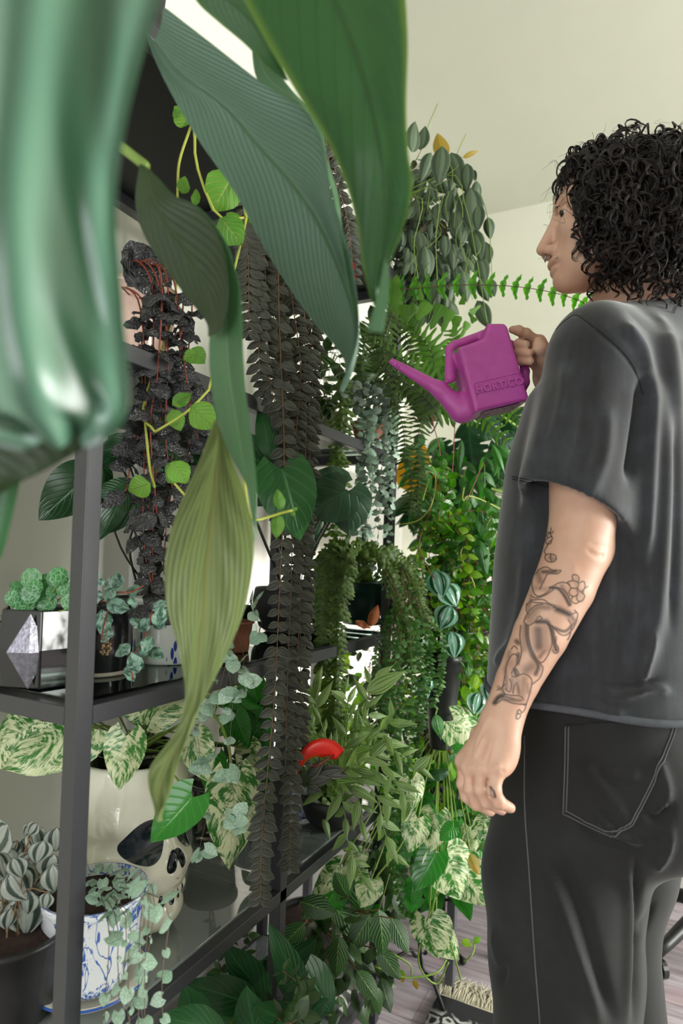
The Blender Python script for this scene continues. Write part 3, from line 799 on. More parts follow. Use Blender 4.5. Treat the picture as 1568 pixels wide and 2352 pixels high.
RW = A(1262, 868, 1.10)                                                               # right wrist, hidden behind the sleeve
RK = [A(1236, 786, 1.06), A(1240, 806, 1.065), A(1243, 826, 1.07), A(1243, 846, 1.075)]
RF = [[RK[0], A(1208, 766, 1.05), A(1190, 759, 1.045), A(1176, 757, 1.042)],
      [RK[1], A(1200, 784, 1.09), A(1190, 790, 1.04), A(1208, 791, 1.020)],
      [RK[2], A(1205, 806, 1.10), A(1192, 808, 1.04), A(1216, 811, 1.015)],
      [RK[3], A(1210, 828, 1.10), A(1197, 828, 1.04), A(1219, 830, 1.018)]]
NKb = A(1470, 735, 1.035); NKt = H(-.035, 0, -.05)
CH = A(1440, 870, 1.06); BL = A(1400, 1450, 1.06)
PV = A(1400, 1720, 1.05)
LG = {'L': [A(1335, 1780, 1.0), A(1300, 2150, .96)], 'R': [A(1460, 1780, 1.13), A(1412, 2120, 1.13)]}
for s_, kx in (('L', 0), ('R', 0)):
    k_ = LG[s_][-1]; LG[s_] += [np.array([k_[0], k_[1]+.01, .10])+(-hf*.03 if s_ == 'L' else -hf*.05)]
def hand_sdf(p, wr, kn, fg, rk=.0092, thumb=None, palmd=None):
    d = None
    for i, k in enumerate(kn):
        e = sd_cap(p, wr+(k-wr)*.12, k, .0175, .0128); d = e if d is None else smin(d, e, .012)
    for f_ in fg:
        d = smin(d, sd_ell(p, f_[0], (rk*1.15,)*3), .006)
        e = chain(p, f_, [rk, rk*.93, rk*.88, rk*.72], .003)
        e = smin(e, sd_ell(p, f_[1], (rk*1.04,)*3), .002); e = smin(e, sd_ell(p, f_[2], (rk*.98,)*3), .002)
        d = smin(d, e, .0018)
    if thumb is not None: d = smin(d, chain(p, thumb, [.016, .012, .0105, .008], .006), .008)
    return d
def body_sdf(p):
    d = head_sdf(p)
    d = smin(d, sd_cap(p, NKt, NKb, .056, .060), .02)
    d = smin(d, sd_cap(p, sh['L']+(0, 0, .005), sh['R']+(0, 0, .005), .06, .06), .05)
    d = smin(d, sd_cap(p, CH, BL, .12, .115), .06)
    d = smin(d, sd_cap(p, BL, PV, .115, .12), .05)
    for s_ in 'LR': d = smin(d, chain(p, LG[s_], [.068, .05, .04], .02), .03)
    a = chain(p, arm, armr, .003)
    a = smin(a, sd_ell(p, A(1374, 1262, .872), (.021,)*3), .02)                            # elbow
    a = smin(a, sd_ell(p, A(1172, 1640, .832), (.012,)*3), .015)                            # wrist bone
    hd = hand_sdf(p, WR, KN, FG, .0093, [A(1105, 1690, .872), A(1090, 1740, .888), A(1094, 1790, .886), A(1104, 1825, .876)])
    hd = smin(hd, sd_ell(p, A(1162, 1715, .822), (.017, .017, .035)), .02)
    a = smin(a, hd, .012); d = smin(d, a, .02)
    r = chain(p, [sh['R'], A(1345, 1010, 1.24), RW], [.055, .042, .027], .02)
    rh = hand_sdf(p, RW, RK, RF, .0088, [A(1262, 850, 1.06), A(1247, 820, 1.035), A(1240, 800, 1.02), A(1232, 782, 1.015)][:3]+[A(1236, 785, 1.02)])
    r = smin(r, rh, .012)
    return smin(d, r, .02)
pts_ = np.array([HC, sh['L'], sh['R'], WR, RW, LG['L'][-1], LG['R'][-1], A(1092, 1852, .862)])
lo = pts_.min(0)-.16; hi = pts_.max(0)+.17; lo[2] = .05
ground = np.array([BL[0], BL[1], 0.])
person = empty('person', ground, 'person with dark curly hair in a washed black t-shirt and black jeans, watering the plants', 'person')
# coarse torso and legs, fine arms and head, all one surface: polygonise at 3.2 mm
bV, bF = sdf_mesh('body', body_sdf, lo, hi, .0027, M['skin'], person, 1)
bV = sculpt(bV, bF, [([(1345, 1262), (1372, 1278), (1390, 1275)], 5, -.0018), ([(1350, 1247), (1378, 1256), (1394, 1255)], 4, -.0012),
    ([(1112, 1690), (1090, 1740)], 4, .0016), ([(1140, 1690), (1125, 1755)], 4, .0012), ([(1125, 1640), (1100, 1690), (1085, 1745)], 4, .0011), ([(1128, 1700), (1108, 1755)], 3, .0012),
    ([(1150, 1770), (1160, 1775)], 3, -.0015), ([(1139, 1755), (1146, 1768)], 7, .0020), ([(1098, 1760), (1104, 1768)], 7, .0018), ([(1074, 1760), (1082, 1766)], 6, .0018),
    ([(1300, 1240), (1318, 1330)], 14, .002)])
body = vf_obj('body', bV, bF, M['skin'], person)
bodyB = bvh_of(bV, bF)

# ---- shirt
tz0, tz1 = 1.03, 1.60
tx = np.array(-Rv*math.cos(math.radians(33))+np.array(fw0)*math.sin(math.radians(33))); tx[2] = 0; tx /= np.linalg.norm(tx)   # torso facing
tyv = np.cross(hz, tx)                                                                                  # towards his left
def ring_par(z):
    zs = [.90, 1.0, 1.10, 1.24, 1.40, 1.50, 1.56, 1.60, 1.64]
    return [np.interp(z, zs, k) for k in ([.185, .182, .180, .172, .155, .135, .105, .07, .03], [.235, .232, .226, .218, .215, .205, .180, .11, .06],
            [.00, .00, .00, .005, .005, -.005, -.02, -.03, -.04])]
TC = np.array(A(1400, 1300, 1.05)); TC[2] = 0
def shirt_sdf(p):
    z = p[:, 2]; ra, rb, off = ring_par(z)
    q = p-TC; x = q @ tx-off; y = q @ tyv
    k = ((np.abs(x)/ra)**2.3+(np.abs(y)/rb)**2.3)**(1/2.3); tor = (k-1)*np.minimum(ra, rb)*.95
    tor = smax(tor, z-1.615, .03)
    yoke = sd_cap(p, NKb+(0, 0, -.035), sh['L']+(0, 0, .012), .066, .052)
    yoke = smin(yoke, sd_cap(p, NKb+(0, 0, -.035), sh['R']+(0, 0, .0), .066, .055), .03)
    yoke = smin(yoke, sd_cap(p, NKb+(0, 0, -.01), NKb-tx*.035+(0, 0, -.10), .068, .10), .04)
    tor = smin(tor, yoke, .045)
    # left sleeve: wide tube open at the cuff
    sa, sb = A(1372, 800, .93), A(1308, 1205, .868)
    ax = sb-sa; L = np.linalg.norm(ax); ax = ax/L; q = p-sa; h = q @ ax
    e1 = np.cross(ax, np.array(fw0)); e1 /= np.linalg.norm(e1); e2 = np.cross(ax, e1)
    u, v_ = q @ e1, q @ e2; hh = np.clip(h/L, 0, 1.1)
    w1 = .060+.019*np.clip(hh*1.3, 0, 1); w2 = .062+.004*hh
    rad = np.sqrt((u/w1)**2+(v_/w2)**2); slv = (rad-1)*.062
    slv = smax(slv, -h-.02, .06); slv = smax(slv, h-L*.985-.30*(q @ Rv), .002)
    slv = smin(slv, sd_ell(p, sa+(0, 0, -.0), (.064,)*3), .03)
    inner = np.maximum((rad-1)*.062+.0085, -(h-L*.62)); inner = np.maximum(inner, -h)
    rs = sd_cap(p, sh['R'], A(1395, 960, 1.24), .075, .08)
    slv = smax(slv, -inner, .0015); slv = smax(slv, (q @ Rv)-.027-.7*np.maximum(0, L*.9-h), .004)
    d = smin(tor, slv, .022)
    d = smin(d, rs, .03)
    hemz = 1.035+.0*x
    d = smax(d, hemz-z, .006)
    neck = np.array(NKb)+(0, 0, .02); d = smax(d, -(sd_ell(p, neck+tx*.006+(0, 0, .035), (.066, .066, .050))), .004)
    return d
lo = pts_.min(0)-.2; hi = pts_.max(0)+.3; lo[2] = 1.0; hi[2] = 1.72
sV, sF = sdf_mesh('shirt', shirt_sdf, lo, hi, .0042, None, None, 3)
folds = [
 ([(1478, 860), (1470, 940), (1458, 1030), (1446, 1110)], 13, -.015),
 ([(1500, 860), (1495, 980), (1488, 1150), (1480, 1300)], 16, .010),
 ([(1310, 725), (1330, 720), (1380, 765), (1430, 810), (1470, 870)], 6, -.002),
 ([(1430, 740), (1475, 800), (1490, 870)], 14, .008), ([(1440, 700), (1500, 770), (1530, 900)], 16, -.005), ([(1500, 720), (1545, 800), (1560, 1000)], 14, .006),
 ([(1520, 900), (1530, 1100), (1510, 1400), (1480, 1560)], 18, .008), ([(1550, 950), (1550, 1200), (1540, 1450)], 10, -.006),
 ([(1440, 1250), (1435, 1400), (1430, 1560)], 26, -.008), ([(1380, 1590), (1430, 1600), (1500, 1580), (1540, 1590)], 9, .007), ([(1370, 1570), (1440, 1575), (1520, 1560)], 8, -.006),
 ([(1365, 1600), (1385, 1630), (1440, 1640)], 10, .006), ([(1210, 1260), (1195, 1400), (1165, 1500)], 14, .005), ([(1250, 900), (1235, 1000), (1210, 1090)], 14, .003),
 ([(1350, 860), (1340, 980), (1300, 1120)], 18, -.004), ([(1300, 830), (1290, 920), (1260, 1040)], 12, .004), ([(1400, 930), (1390, 1050), (1350, 1150)], 14, .004), ([(1475, 1570), (1490, 1500), (1495, 1440)], 8, .006), ([(1168, 1098), (1260, 1118), (1350, 1148), (1412, 1185)], 2.0, -.0020),
 ([(1185, 1470), (1150, 1500), (1140, 1530)], 7, .005)]
sV = sculpt(sV, sF, folds)
shirt = vf_obj('t_shirt', sV, sF, M['shirt'], person)
shirtB = bvh_of(sV, sF)
M['thread'] = simple('dark_seam', srgb('191a1c'), .9)
for q_ in ([(1268, 765), (1300, 735), (1322, 724), (1345, 738), (1388, 770), (1430, 808), (1458, 850), (1476, 905)], [(1176, 1094), (1240, 1108), (1310, 1130), (1365, 1152), (1410, 1180)], [(1176, 1100), (1240, 1114), (1310, 1136), (1365, 1158), (1410, 1186)]):
    ribbon('seam', shirtB, q_, .0008, .0002, M['thread'], person, n=60)
# rolled hem and neck rib
def hemring(z, k=1.0, r=.0055, n=90, name='hem'):
    pts = []
    ra, rb, off = [float(q) for q in ring_par(z)]
    for i in range(n+1):
        a = 2*PI*i/n; ca, sa_ = math.cos(a), math.sin(a)
        x = ra*k*abs(ca)**(2/2.3)*(1 if ca > 0 else -1); y = rb*k*abs(sa_)**(2/2.3)*(1 if sa_ > 0 else -1)
        pts.append(TC+tx*(x+off)+tyv*y+np.array([0, 0, z+.003*math.sin(5*a)]))
    g = G(); g.add(*tube_vf(pts, r, 8, False)); return g.build(name, M['shirt_rib'], person)
hemring(1.037)
nr_ = []
for i in range(41):
    a = 2*PI*i/40; q = np.array(NKb)+tx*(.004+.064*math.cos(a))+tyv*.062*math.sin(a)+np.array([0, 0, .020-.034*math.cos(a)]); nr_.append(q)
g = G(); g.add(*tube_vf(nr_, .009, 8, False)); g.build('neck_rib', M['shirt_rib'], person)

# ---- jeans
def jeans_sdf(p):
    z = p[:, 2]
    q = p-TC; x = q @ tx; y = q @ tyv
    ra, rb = np.interp(z, [.80, .95, 1.1], [.165, .160, .150]), np.interp(z, [.80, .95, 1.1], [.20, .205, .20])
    hip = ((np.abs(x+.012)/ra)**2.2+(np.abs(y)/rb)**2.2)**(1/2.2); hip = (hip-1)*.15; hip = smax(hip, .82-z, .10); hip = smax(hip, z-1.10, .01)
    seat = sd_ell(p, TC+np.array([0, 0, .90])-tx*.085+tyv*.085, (.10, .10, .10)); seat = smin(seat, sd_ell(p, TC+np.array([0, 0, .90])-tx*.085-tyv*.09, (.10, .10, .10)), .02)
    d = smin(hip, seat, .05)
    l = chain(p, [A(1330, 1800, 1.0), A(1290, 2020, .985), A(1295, 2200, .975), np.array([*A(1302, 2352, .97)[:2], .06])-hf*.02], [.124, .116, .108, .110], .03)
    r = chain(p, [A(1458, 1800, 1.16), A(1425, 2000, 1.16), A(1400, 2110, 1.14), np.array([*A(1425, 2352, 1.14)[:2], .06])-hf*.02], [.112, .088, .078, .100], .03)
    d = smin(d, smin(l, r, .012), .05)
    return smax(d, .035-z, .004)
lo = pts_.min(0)-.3; hi = pts_.max(0)+.3; lo[2] = .02; hi[2] = 1.13
jV, jF = sdf_mesh('jeans', jeans_sdf, lo, hi, .0062, None, None, 2)
jV = sculpt(jV, jF, [
 ([(1245, 1960), (1290, 2080), (1330, 2200), (1380, 2352)], 12, .010), ([(1280, 1950), (1330, 2080), (1370, 2220), (1410, 2352)], 14, -.010),
 ([(1340, 1740), (1380, 1800), (1440, 1880)], 16, .010), ([(1365, 1850), (1400, 1900), (1450, 1925), (1478, 1930)], 9, .012), ([(1330, 1890), (1390, 1930), (1455, 1950)], 9, -.010),
 ([(1460, 1950), (1462, 2100), (1455, 2352)], 9, -.010), ([(1440, 1960), (1446, 2100), (1440, 2352)], 12, .006), ([(1480, 1860), (1510, 1880), (1545, 1850)], 10, -.010),
 ([(1510, 1740), (1530, 1830), (1480, 1880)], 10, .008), ([(1130, 2130), (1145, 2200), (1160, 2215)], 10, .006), ([(1160, 2215), (1152, 2260)], 8, -.006), ([(1540, 1900), (1530, 1960), (1500, 2000)], 10, .008), ([(1500, 2070), (1480, 2120), (1470, 2140)], 8, -.006), ([(1400, 1760), (1430, 1780), (1470, 1780)], 12, .006)])
jeans = vf_obj('jeans', jV, jF, M['denim'], person)
jB = bvh_of(jV, jF)
pk_ = [(1300, 1668), (1298, 1760), (1294, 1868), (1405, 1918), (1452, 1893), (1500, 1800), (1540, 1700), (1556, 1650)]
def in_poly(X, Y, poly):
    ins = np.zeros(X.shape, bool); n = len(poly); j = n-1
    for i in range(n):
        xi, yi = poly[i]; xj, yj = poly[j]
        c_ = ((yi > Y) != (yj > Y)) & (X < (xj-xi)*(Y-yi)/(yj-yi+1e-9)+xi); ins ^= c_; j = i
    return ins
t = NT('pocket_denim'); M['pocket'] = M['denim']
o = patch('back_pocket', jB, 1290, 1560, 1650, 1922, 5, .0022, lambda X, Y: in_poly(X, Y, pk_).astype(float), M['denim'], person, .5)
for off_ in (0, 7):
    q_ = [(1300+off_, 1668), (1298+off_, 1760), (1294+off_, 1868-off_*.6)]; ribbon('seam', jB, q_, .0010, .0026, M['denim_seam'], person)
    ribbon('seam', jB, [(1294+off_, 1868-off_), (1350, 1894-off_), (1405, 1917-off_), (1425, 1910-off_), (1452-off_*.4, 1893-off_)], .0010, .0026, M['denim_seam'], person)
    ribbon('seam', jB, [(1452-off_, 1893), (1500-off_, 1800), (1540-off_, 1700), (1553-off_, 1655)], .0010, .0026, M['denim_seam'], person)
ribbon('seam', jB, [(1205, 1690), (1205, 1850), (1215, 2000), (1228, 2200), (1240, 2352)], .0012, .0004, M['denim_seam'], person, n=60)
# shoes
for s_, q_ in (('L', np.array([*A(1302, 2352, .97)[:2], 0])), ('R', np.array([*A(1425, 2352, 1.14)[:2], 0]))):
    a_ = np.array([q_[0], q_[1], .045])-tx*.06; b_ = np.array([q_[0], q_[1], .038])+tx*.15
    fn = lambda p: np.maximum(smin(sd_ell(p, a_, (.055, .055, .05)), smin(sd_cap(p, a_, b_, .045, .038), sd_ell(p, b_, (.05, .05, .036)), .02), .02), -p[:, 2]+.002)
    v_, f_ = sdf_mesh('shoe', fn, np.minimum(a_, b_)-.08, np.maximum(a_, b_)+.08, .006, None, None, 1)
    vf_obj('shoe', v_, f_, M['black_plastic'], person)
# ---- face details
for s_ in (1, -1):
    g = G(); v_, f_, u_ = lathe_vf([(0, -.0115), (.006, -.0098), (.0098, -.006), (.0115, 0), (.0098, .006), (.006, .0098), (0, .0115)], H(.079, .030*s_, .001), 16); g.add(v_, f_)
    eye = g.build('eye', simple('eye_white', (.6, .57, .52), .2), person)
    g = G(); g.add(*tube_vf([H(.0865, .0325*s_, -.002), H(.0902, .0325*s_, -.003)], [.0066, .0045], 12)); g.build('iris', simple('iris', (.03, .015, .01), .15), eye)
    g = G(); v_, f_, u_ = lathe_vf([(.0121, -.0025), (.0120, .002), (.0098, .0072), (.0055, .0108), (0, .0121)], H(.079, .030*s_, .001), 20); g.add(v_, f_); g.build('eyelid', M['skin'], person)
    g = G()
    for k in range(12):                                                                # upper lid with lashes
        a = -1.1+2.2*k/11; q = H(.089+.004*math.cos(a), (.030+.013*math.sin(a))*s_, .002+.006*math.cos(a)); g.add(*tube_vf([q, q+HR @ np.array([.006, .002*math.sin(a)*s_, -.001])], [.0005, .0002], 4))
    g.build('eyelash', M['hair'], person)
    g = G()
    for k in range(70):
        u = rnd.random(); q = H(.094-.010*u*u, (.012+.034*u)*s_, .0225+.006*math.sin(u*2.6)+rnd.uniform(-.003, .003)); g.add(*tube_vf([q, q+HR @ np.array([rnd.uniform(-.001, .002), .006*s_, .002*(.5-u)])], [.0006, .0002], 3))
    g.build('eyebrow', M['hair'], person)
g = G()
for k in range(160):
    u = rnd.uniform(-1, 1); q = H(.1045-.010*u*u, .024*u, -.0575-.006*abs(u)+rnd.uniform(-.0025, .0025)); g.add(*tube_vf([q, q+HR @ np.array([.0015, .004*u, -.0045])], [.0005, .0002], 3))
g.build('moustache', M['hair'], person)
g = G(); g.add(*tube_vf([H(.112+.0*math.sin(a), .0065*math.sin(a), -.054-.0065*math.cos(a)) for a in np.linspace(-2.6, 2.6, 24)], .0009, 6)); 
g.build('nose_ring', simple('steel', (.35, .35, .36), .25, 1.), person)['label'] = 'small steel ring in the nose'
# ---- hair: a soft mass under many separate curls
def hair_base(p):
    q = (p-HC) @ HR; c = lambda *a: np.array(a, float)
    d = sd_ell(q, c(-.028, 0, .026), (.106, .092, .076)); d = smin(d, sd_ell(q, c(-.058, 0, -.035), (.080, .088, .078)), .04)
    qa = q.copy(); qa[:, 1] = np.abs(q[:, 1]); d = smin(d, sd_ell(qa, c(.032, .058, -.012), (.048, .030, .050)), .03); d = smin(d, sd_ell(q, c(.044, 0, .064), (.036, .070, .032)), .02)
    d = smax(d, -sd_ell(q, c(.118, 0, -.055), (.062, .075, .125)), .02)
    d = smax(d, -sd_ell(qa, c(.080, .060, -.118), (.070, .06, .056)), .02)
    f_ = 62; return d+.0045*np.sin(q[:, 0]*f_*2)*np.sin(q[:, 1]*f_*2.2+1)*np.sin(q[:, 2]*f_*2.1+2)
hV, hF = sdf_mesh('hair', hair_base, HC-.24, HC+.24, .005, None, None, 1)
hair = vf_obj('hair', hV, hF, M['hairbase'], person)
hN = vnormals(hV, hF)
rs_ = np.random.RandomState(5)
pick = rs_.choice(len(hV), 1500, replace=False)
qa_h = (hV-HC) @ HR; fr_i = np.where((qa_h[:, 0] > .01) & (qa_h[:, 2] > -.02))[0]; pick = np.concatenate([pick, rs_.choice(fr_i, 420, replace=False)])
g = G()
SIDES = 3
for ii, i in enumerate(pick):
    p0 = hV[i]; n0 = hN[i]
    ql = HR.T @ (p0-HC)
    if ql[2] < -.085 and ql[0] > -.01: continue
    if (ql[0] > .04 and ql[2] < .05 and abs(ql[1]) < .05) or (ql[0] > .072 and ql[2] < .055): continue
    if ql[1] < -.02 and ql[0] > -.03 and ql[2] < .01: continue
    down = np.array([0, 0, -1.0]); L = rs_.uniform(.035, .075); m_ = 24
    if ql[0] > .03 and ql[2] > .0: L *= .5
    if ql[2] > .07: L *= .7
    ax = n0*rs_.uniform(.15, .45)+down*rs_.uniform(.4, 1.0)-hf*(.5 if ql[0] > .02 else .1)+rs_.normal(0, .3, 3); ax /= np.linalg.norm(ax)
    e1 = np.cross(ax, rs_.normal(0, 1, 3)); e1 /= np.linalg.norm(e1); e2 = np.cross(ax, e1)
    R0 = rs_.uniform(.004, .0095); turns = L/rs_.uniform(.018, .032); ph = rs_.uniform(0, 6.28); hd_ = rs_.choice([-1, 1])
    for s_ in range(4):
        tt = np.linspace(0, 1, m_); a = hd_*turns*6.283*tt+ph+s_*.22+rs_.normal(0, .10)
        rr = R0*(.35+.65*np.minimum(1, tt*4))*(1+.10*s_)*(1-.25*tt)
        c_ = p0-n0*.006+ax*(L*tt)[:, None]+down*(.02*tt*tt)[:, None]+n0*(.012*np.sin(tt*3.1))[:, None]
        q = c_+e1*(rr*np.cos(a))[:, None]+e2*(rr*np.sin(a))[:, None]
        g.add(*tube_vf(q, [.0008, .0009, .0008, .0003], SIDES, False))
g.build('curl', M['hair'], person, kind='stuff')
# fine flyaway hairs
g = G()
for i in rs_.choice(len(hV), 330, replace=False):
    p0 = hV[i]; n0 = hN[i]; ql = HR.T @ (p0-HC)
    if ql[2] < -.02 and ql[0] > 0: continue
    e1 = np.cross(n0, rs_.normal(0, 1, 3)); e1 /= np.linalg.norm(e1); L = rs_.uniform(.02, .05); tt = np.linspace(0, 1, 14); R0 = rs_.uniform(.004, .012)
    q = p0+n0*(L*tt)[:, None]*.8+e1*(R0*np.sin(tt*rs_.uniform(5, 12)))[:, None]+np.array([0, 0, -1.])*(.015*tt**2)[:, None]
    g.add(*tube_vf(q, [.0004, .00015], 3, False))
g.build('flyaway_hair', M['hair'], person, kind='stuff')
# temple locks framing the face
g = G()
for (x, y, z, L, R0) in ((.050, .062, .010, .05, .008), (.046, .066, -.01, .045, .009), (.036, .070, .012, .06, .009), (.055, .058, .034, .05, .008), (.030, .074, -.02, .05, .010), (.046, .066, .025, .045, .008), (.040, .070, -.005, .05, .009), (.050, .066, -.03, .06, .011), (.045, .062, .045, .07, .010), (.035, .07, -.045, .05, .010), (.015, .078, -.065, .05, .011), (-.01, .082, -.07, .06, .012), (-.04, .08, -.08, .06, .012), (.03, .074, -.06, .045, .012)):
    for s_ in range(5):
        tt = np.linspace(0, 1, 40); a = tt*L/.020*6.28+s_*.22+x*90
        rr = R0*(.4+.6*np.minimum(1, tt*3))
        q = np.array([H(x+rr[k]*math.cos(a[k])+.012*tt[k], y+.012*math.sin(tt[k]*3)+rr[k]*.5*math.sin(a[k]), z-L*tt[k]+rr[k]*math.sin(a[k])) for k in range(40)])
        g.add(*tube_vf(q, [.0012, .0012, .0003], 3, False))
g.build('curl', M['hair'], person, kind='stuff')
# ---- tattoos: fine line work and soft shading on the forearm
def Z(pts): return [(1000+a/2.76, 1100+b/2.76) for a, b in pts]
LN = [[(735,310),(728,350),(742,380),(720,400),(712,420),(700,440)], [(700,330),(735,345),(748,330)], [(715,375),(700,390),(705,412),(730,410),(738,385)], [(720,345),(705,360),(716,372),(738,362)],
 [(700,440),(690,460),(700,480)], [(765,505),(750,525),(715,525),(695,505),(700,482),(730,476),(760,485),(767,510)], [(735,478),(728,500),(738,524)],
 [(655,575),(700,558),(745,580),(795,580),(770,602),(715,602),(690,640),(660,700)], [(655,575),(640,600),(620,610),(612,680),(640,742),(700,725),(745,680),(800,655),(850,668)], [(605,740),(640,755),(700,735),(750,700)],
 [(600,770),(680,765),(720,790),(760,805),(740,820)], [(720,690),(780,690),(830,720),(850,770),(860,800)],
 [(835,655),(870,645),(905,660),(895,690),(860,690),(838,660)], [(870,640),(866,612),(892,608),(910,630),(900,655)], [(905,660),(940,650),(945,690),(920,715),(898,690)], [(860,690),(845,720),(870,745),(900,730),(895,695)],
 [(920,715),(945,740),(925,775),(895,765),(898,735)], [(965,680),(940,700),(935,730)], [(870,745),(860,770),(885,790),(910,780)],
 [(580,800),(600,780),(640,785),(700,790),(760,815)], [(560,905),(585,850),(630,805),(680,795)], [(640,885),(660,870),(675,885),(660,895)], [(760,820),(800,835),(850,862),(890,845)],
 [(560,910),(590,930),(640,905),(700,915),(728,960),(738,1030),(720,1100),(690,1150),(665,1163),(640,1140)], [(540,930),(535,1000),(545,1100),(530,1160)], [(590,930),(590,1000),(610,1080),(640,1140)],
 [(700,915),(735,930),(750,975),(760,1040)], [(765,1000),(762,1040),(778,1070),(775,1100),(750,1102),(740,1080)], [(740,930),(790,985),(835,985),(880,930),(900,860),(880,830)], [(840,890),(860,930),(850,990),(835,1020)],
 [(660,1165),(680,1200),(660,1260),(615,1300)], [(530,1160),(500,1200),(510,1250),(560,1235),(605,1265),(608,1310),(590,1380),(570,1430),(540,1425)], [(475,1130),(450,1180),(440,1250),(425,1330),(445,1370)],
 [(480,1235),(500,1200),(528,1230),(510,1255),(482,1250)], [(440,1330),(470,1350),(480,1300),(470,1270)], [(490,1360),(500,1310),(520,1290)],
 [(368,1425),(385,1395),(420,1362),(470,1370),(540,1378),(556,1400)], [(368,1425),(395,1420),(430,1398),(480,1420),(540,1428),(575,1425)], [(390,1340),(425,1320),(440,1300)], [(575,1425),(565,1460),(550,1480)],
 [(545,1480),(530,1462),(518,1480),(535,1492),(548,1478)], [(535,1492),(515,1490),(512,1520),(528,1518),(540,1500)], [(480,1080),(500,1060),(520,1080)], [(470,1130),(500,1110),(525,1130)], [(580,790),(575,830),(590,860)]]
DK = [([(725,690),(775,695),(815,740),(848,800)], 8, .9), ([(770,825),(820,845),(850,860)], 17, .85), ([(712,910),(735,960),(748,1030),(765,1085)], 11, .85), ([(755,945),(820,965),(875,915)], 9, .7),
 ([(640,905),(700,905)], 14, .85), ([(585,880),(640,820),(720,815)], 16, .45), ([(575,930),(580,1020),(610,1110),(650,1180),(635,1235)], 13, .75), ([(650,960),(655,1060)], 28, .6),
 ([(680,590),(760,588)], 12, .7), ([(650,600),(665,650)], 20, .4), ([(375,1420),(400,1385),(430,1375)], 13, .95), ([(430,1378),(500,1400)], 11, .6), ([(525,1110),(520,1170)], 11, .7), ([(575,1210),(610,1190)], 28, .4),
 ([(445,1200),(450,1330)], 14, .4), ([(500,1205),(515,1240)], 8, .8), ([(520,1310),(530,1360)], 12, .5), ([(575,1300),(585,1350)], 16, .35), ([(728,498),(745,510)], 16, .4), ([(515,1030),(525,1040)], 14, .7), ([(600,740),(625,690)], 13, .25),
 ([(860,870),(880,900)], 14, .55), ([(485,1270),(490,1340)], 12, .35), ([(640,830),(600,900)], 26, .3), ([(690,940),(700,1080)], 22, .22), ([(560,940),(560,1080)], 18, .3), ([(480,1160),(520,1300)], 26, .22), ([(560,1270),(550,1400)], 20, .3), ([(820,840),(870,900)], 20, .35), ([(800,680),(840,760)], 12, .4), ([(890,640),(920,760)], 20, .18), ([(640,690),(700,700)], 16, .25), ([(605,760),(590,830)], 12, .4), ([(470,1100),(455,1180)], 14, .35), ([(440,1400),(540,1404)], 12, .5), ([(660,1130),(690,1090)], 12, .45), ([(400,1320),(430,1350)], 10, .4)]
def ink(X, Y):
    al = np.zeros(X.shape)
    for l in LN:
        z_ = Z(l); c_ = catmull(z_, len(l)*4)
        x0, y0 = c_.min(0)-4; x1, y1 = c_.max(0)+4
        m_ = (X > x0) & (X < x1) & (Y > y0) & (Y < y1)
        if m_.any(): d_, _ = seg_d(X[m_], Y[m_], c_); al[m_] = np.maximum(al[m_], .85*np.exp(-(d_/1.1)**2))
    for l, w_, s_ in DK:
        c_ = catmull(Z(l), len(l)*4); w2 = w_/2.76; d_, _ = seg_d(X, Y, c_); al = np.maximum(al, 1.1*s_*np.exp(-(d_/(w2*1.15))**2)*(.75+.25*np.sin(X*1.9+Y*.7)))
    return np.clip(al, 0, .92)
patch('tattoo', bodyB, 1125, 1352, 1205, 1655, 1.35, .0004, ink, M['ink'], person, .05)['label'] = 'black and grey forearm tattoo of a tumbling animal among blossoms'
for o_ in person.children:
    if o_.name.startswith('tattoo'): o_['kind'] = 'stuff'
def ink2(X, Y):
    d1_, _ = seg_d(X, Y, [(1126, 1808), (1134, 1818), (1137, 1830)]); d2_, _ = seg_d(X, Y, [(1126, 1812), (1128, 1826), (1134, 1832)])
    return np.maximum(.8*np.exp(-(d1_/2.4)**2), .55*np.exp(-(d2_/1.2)**2))
patch('tattoo', bodyB, 1118, 1145, 1800, 1840, 1.35, .0004, ink2, M['ink'], person, .05)['label'] = 'small crescent tattoo on the little finger'

# ================================================================== watering can
t = NT('magenta_plastic'); c = t.coord(); nz = t.noise(c, 60, 3)
M['can'] = t.done(t.pb(t.ramp(nz, [(.3, srgb('c04fab')), (.7, srgb('c858b6'))]), .34, bump=nz, bstr=.05, Subsurface_Weight=.12, Subsurface_Radius=(.02, .005, .02), Subsurface_Scale=.2))
CO = A(1135, 870, 1.02)
Wd = -Fv*1.0; cu_ = Rv; cv_ = Uv
def cpt(px, py): return (px-1135)/FPX*1.02, -(py-870)/FPX*1.02      # the face plane, in metres
poly = [cpt(*q) for q in ((1091, 946), (1217, 917), (1166, 748), (1158, 741), (1121, 741), (1111, 776), (1053, 797))]
def sd_poly(x, y, pl):
    n = len(pl); d = np.full(x.shape, 1e9); s = np.ones(x.shape)
    for i in range(n):
        a = pl[i]; b = pl[i-1]; ex, ey = b[0]-a[0], b[1]-a[1]; wx, wy = x-a[0], y-a[1]
        h = np.clip((wx*ex+wy*ey)/(ex*ex+ey*ey), 0, 1); d = np.minimum(d, (wx-ex*h)**2+(wy-ey*h)**2)
        c1, c2, c3 = y >= a[1], y < b[1], ex*wy > ey*wx
        s = np.where((c1 & c2 & c3) | (~c1 & ~c2 & ~c3), -s, s)
    return s*np.sqrt(d)
TH = .088
def loc(px, py, dz): x, y = cpt(px, py); return np.array([x, y, dz])
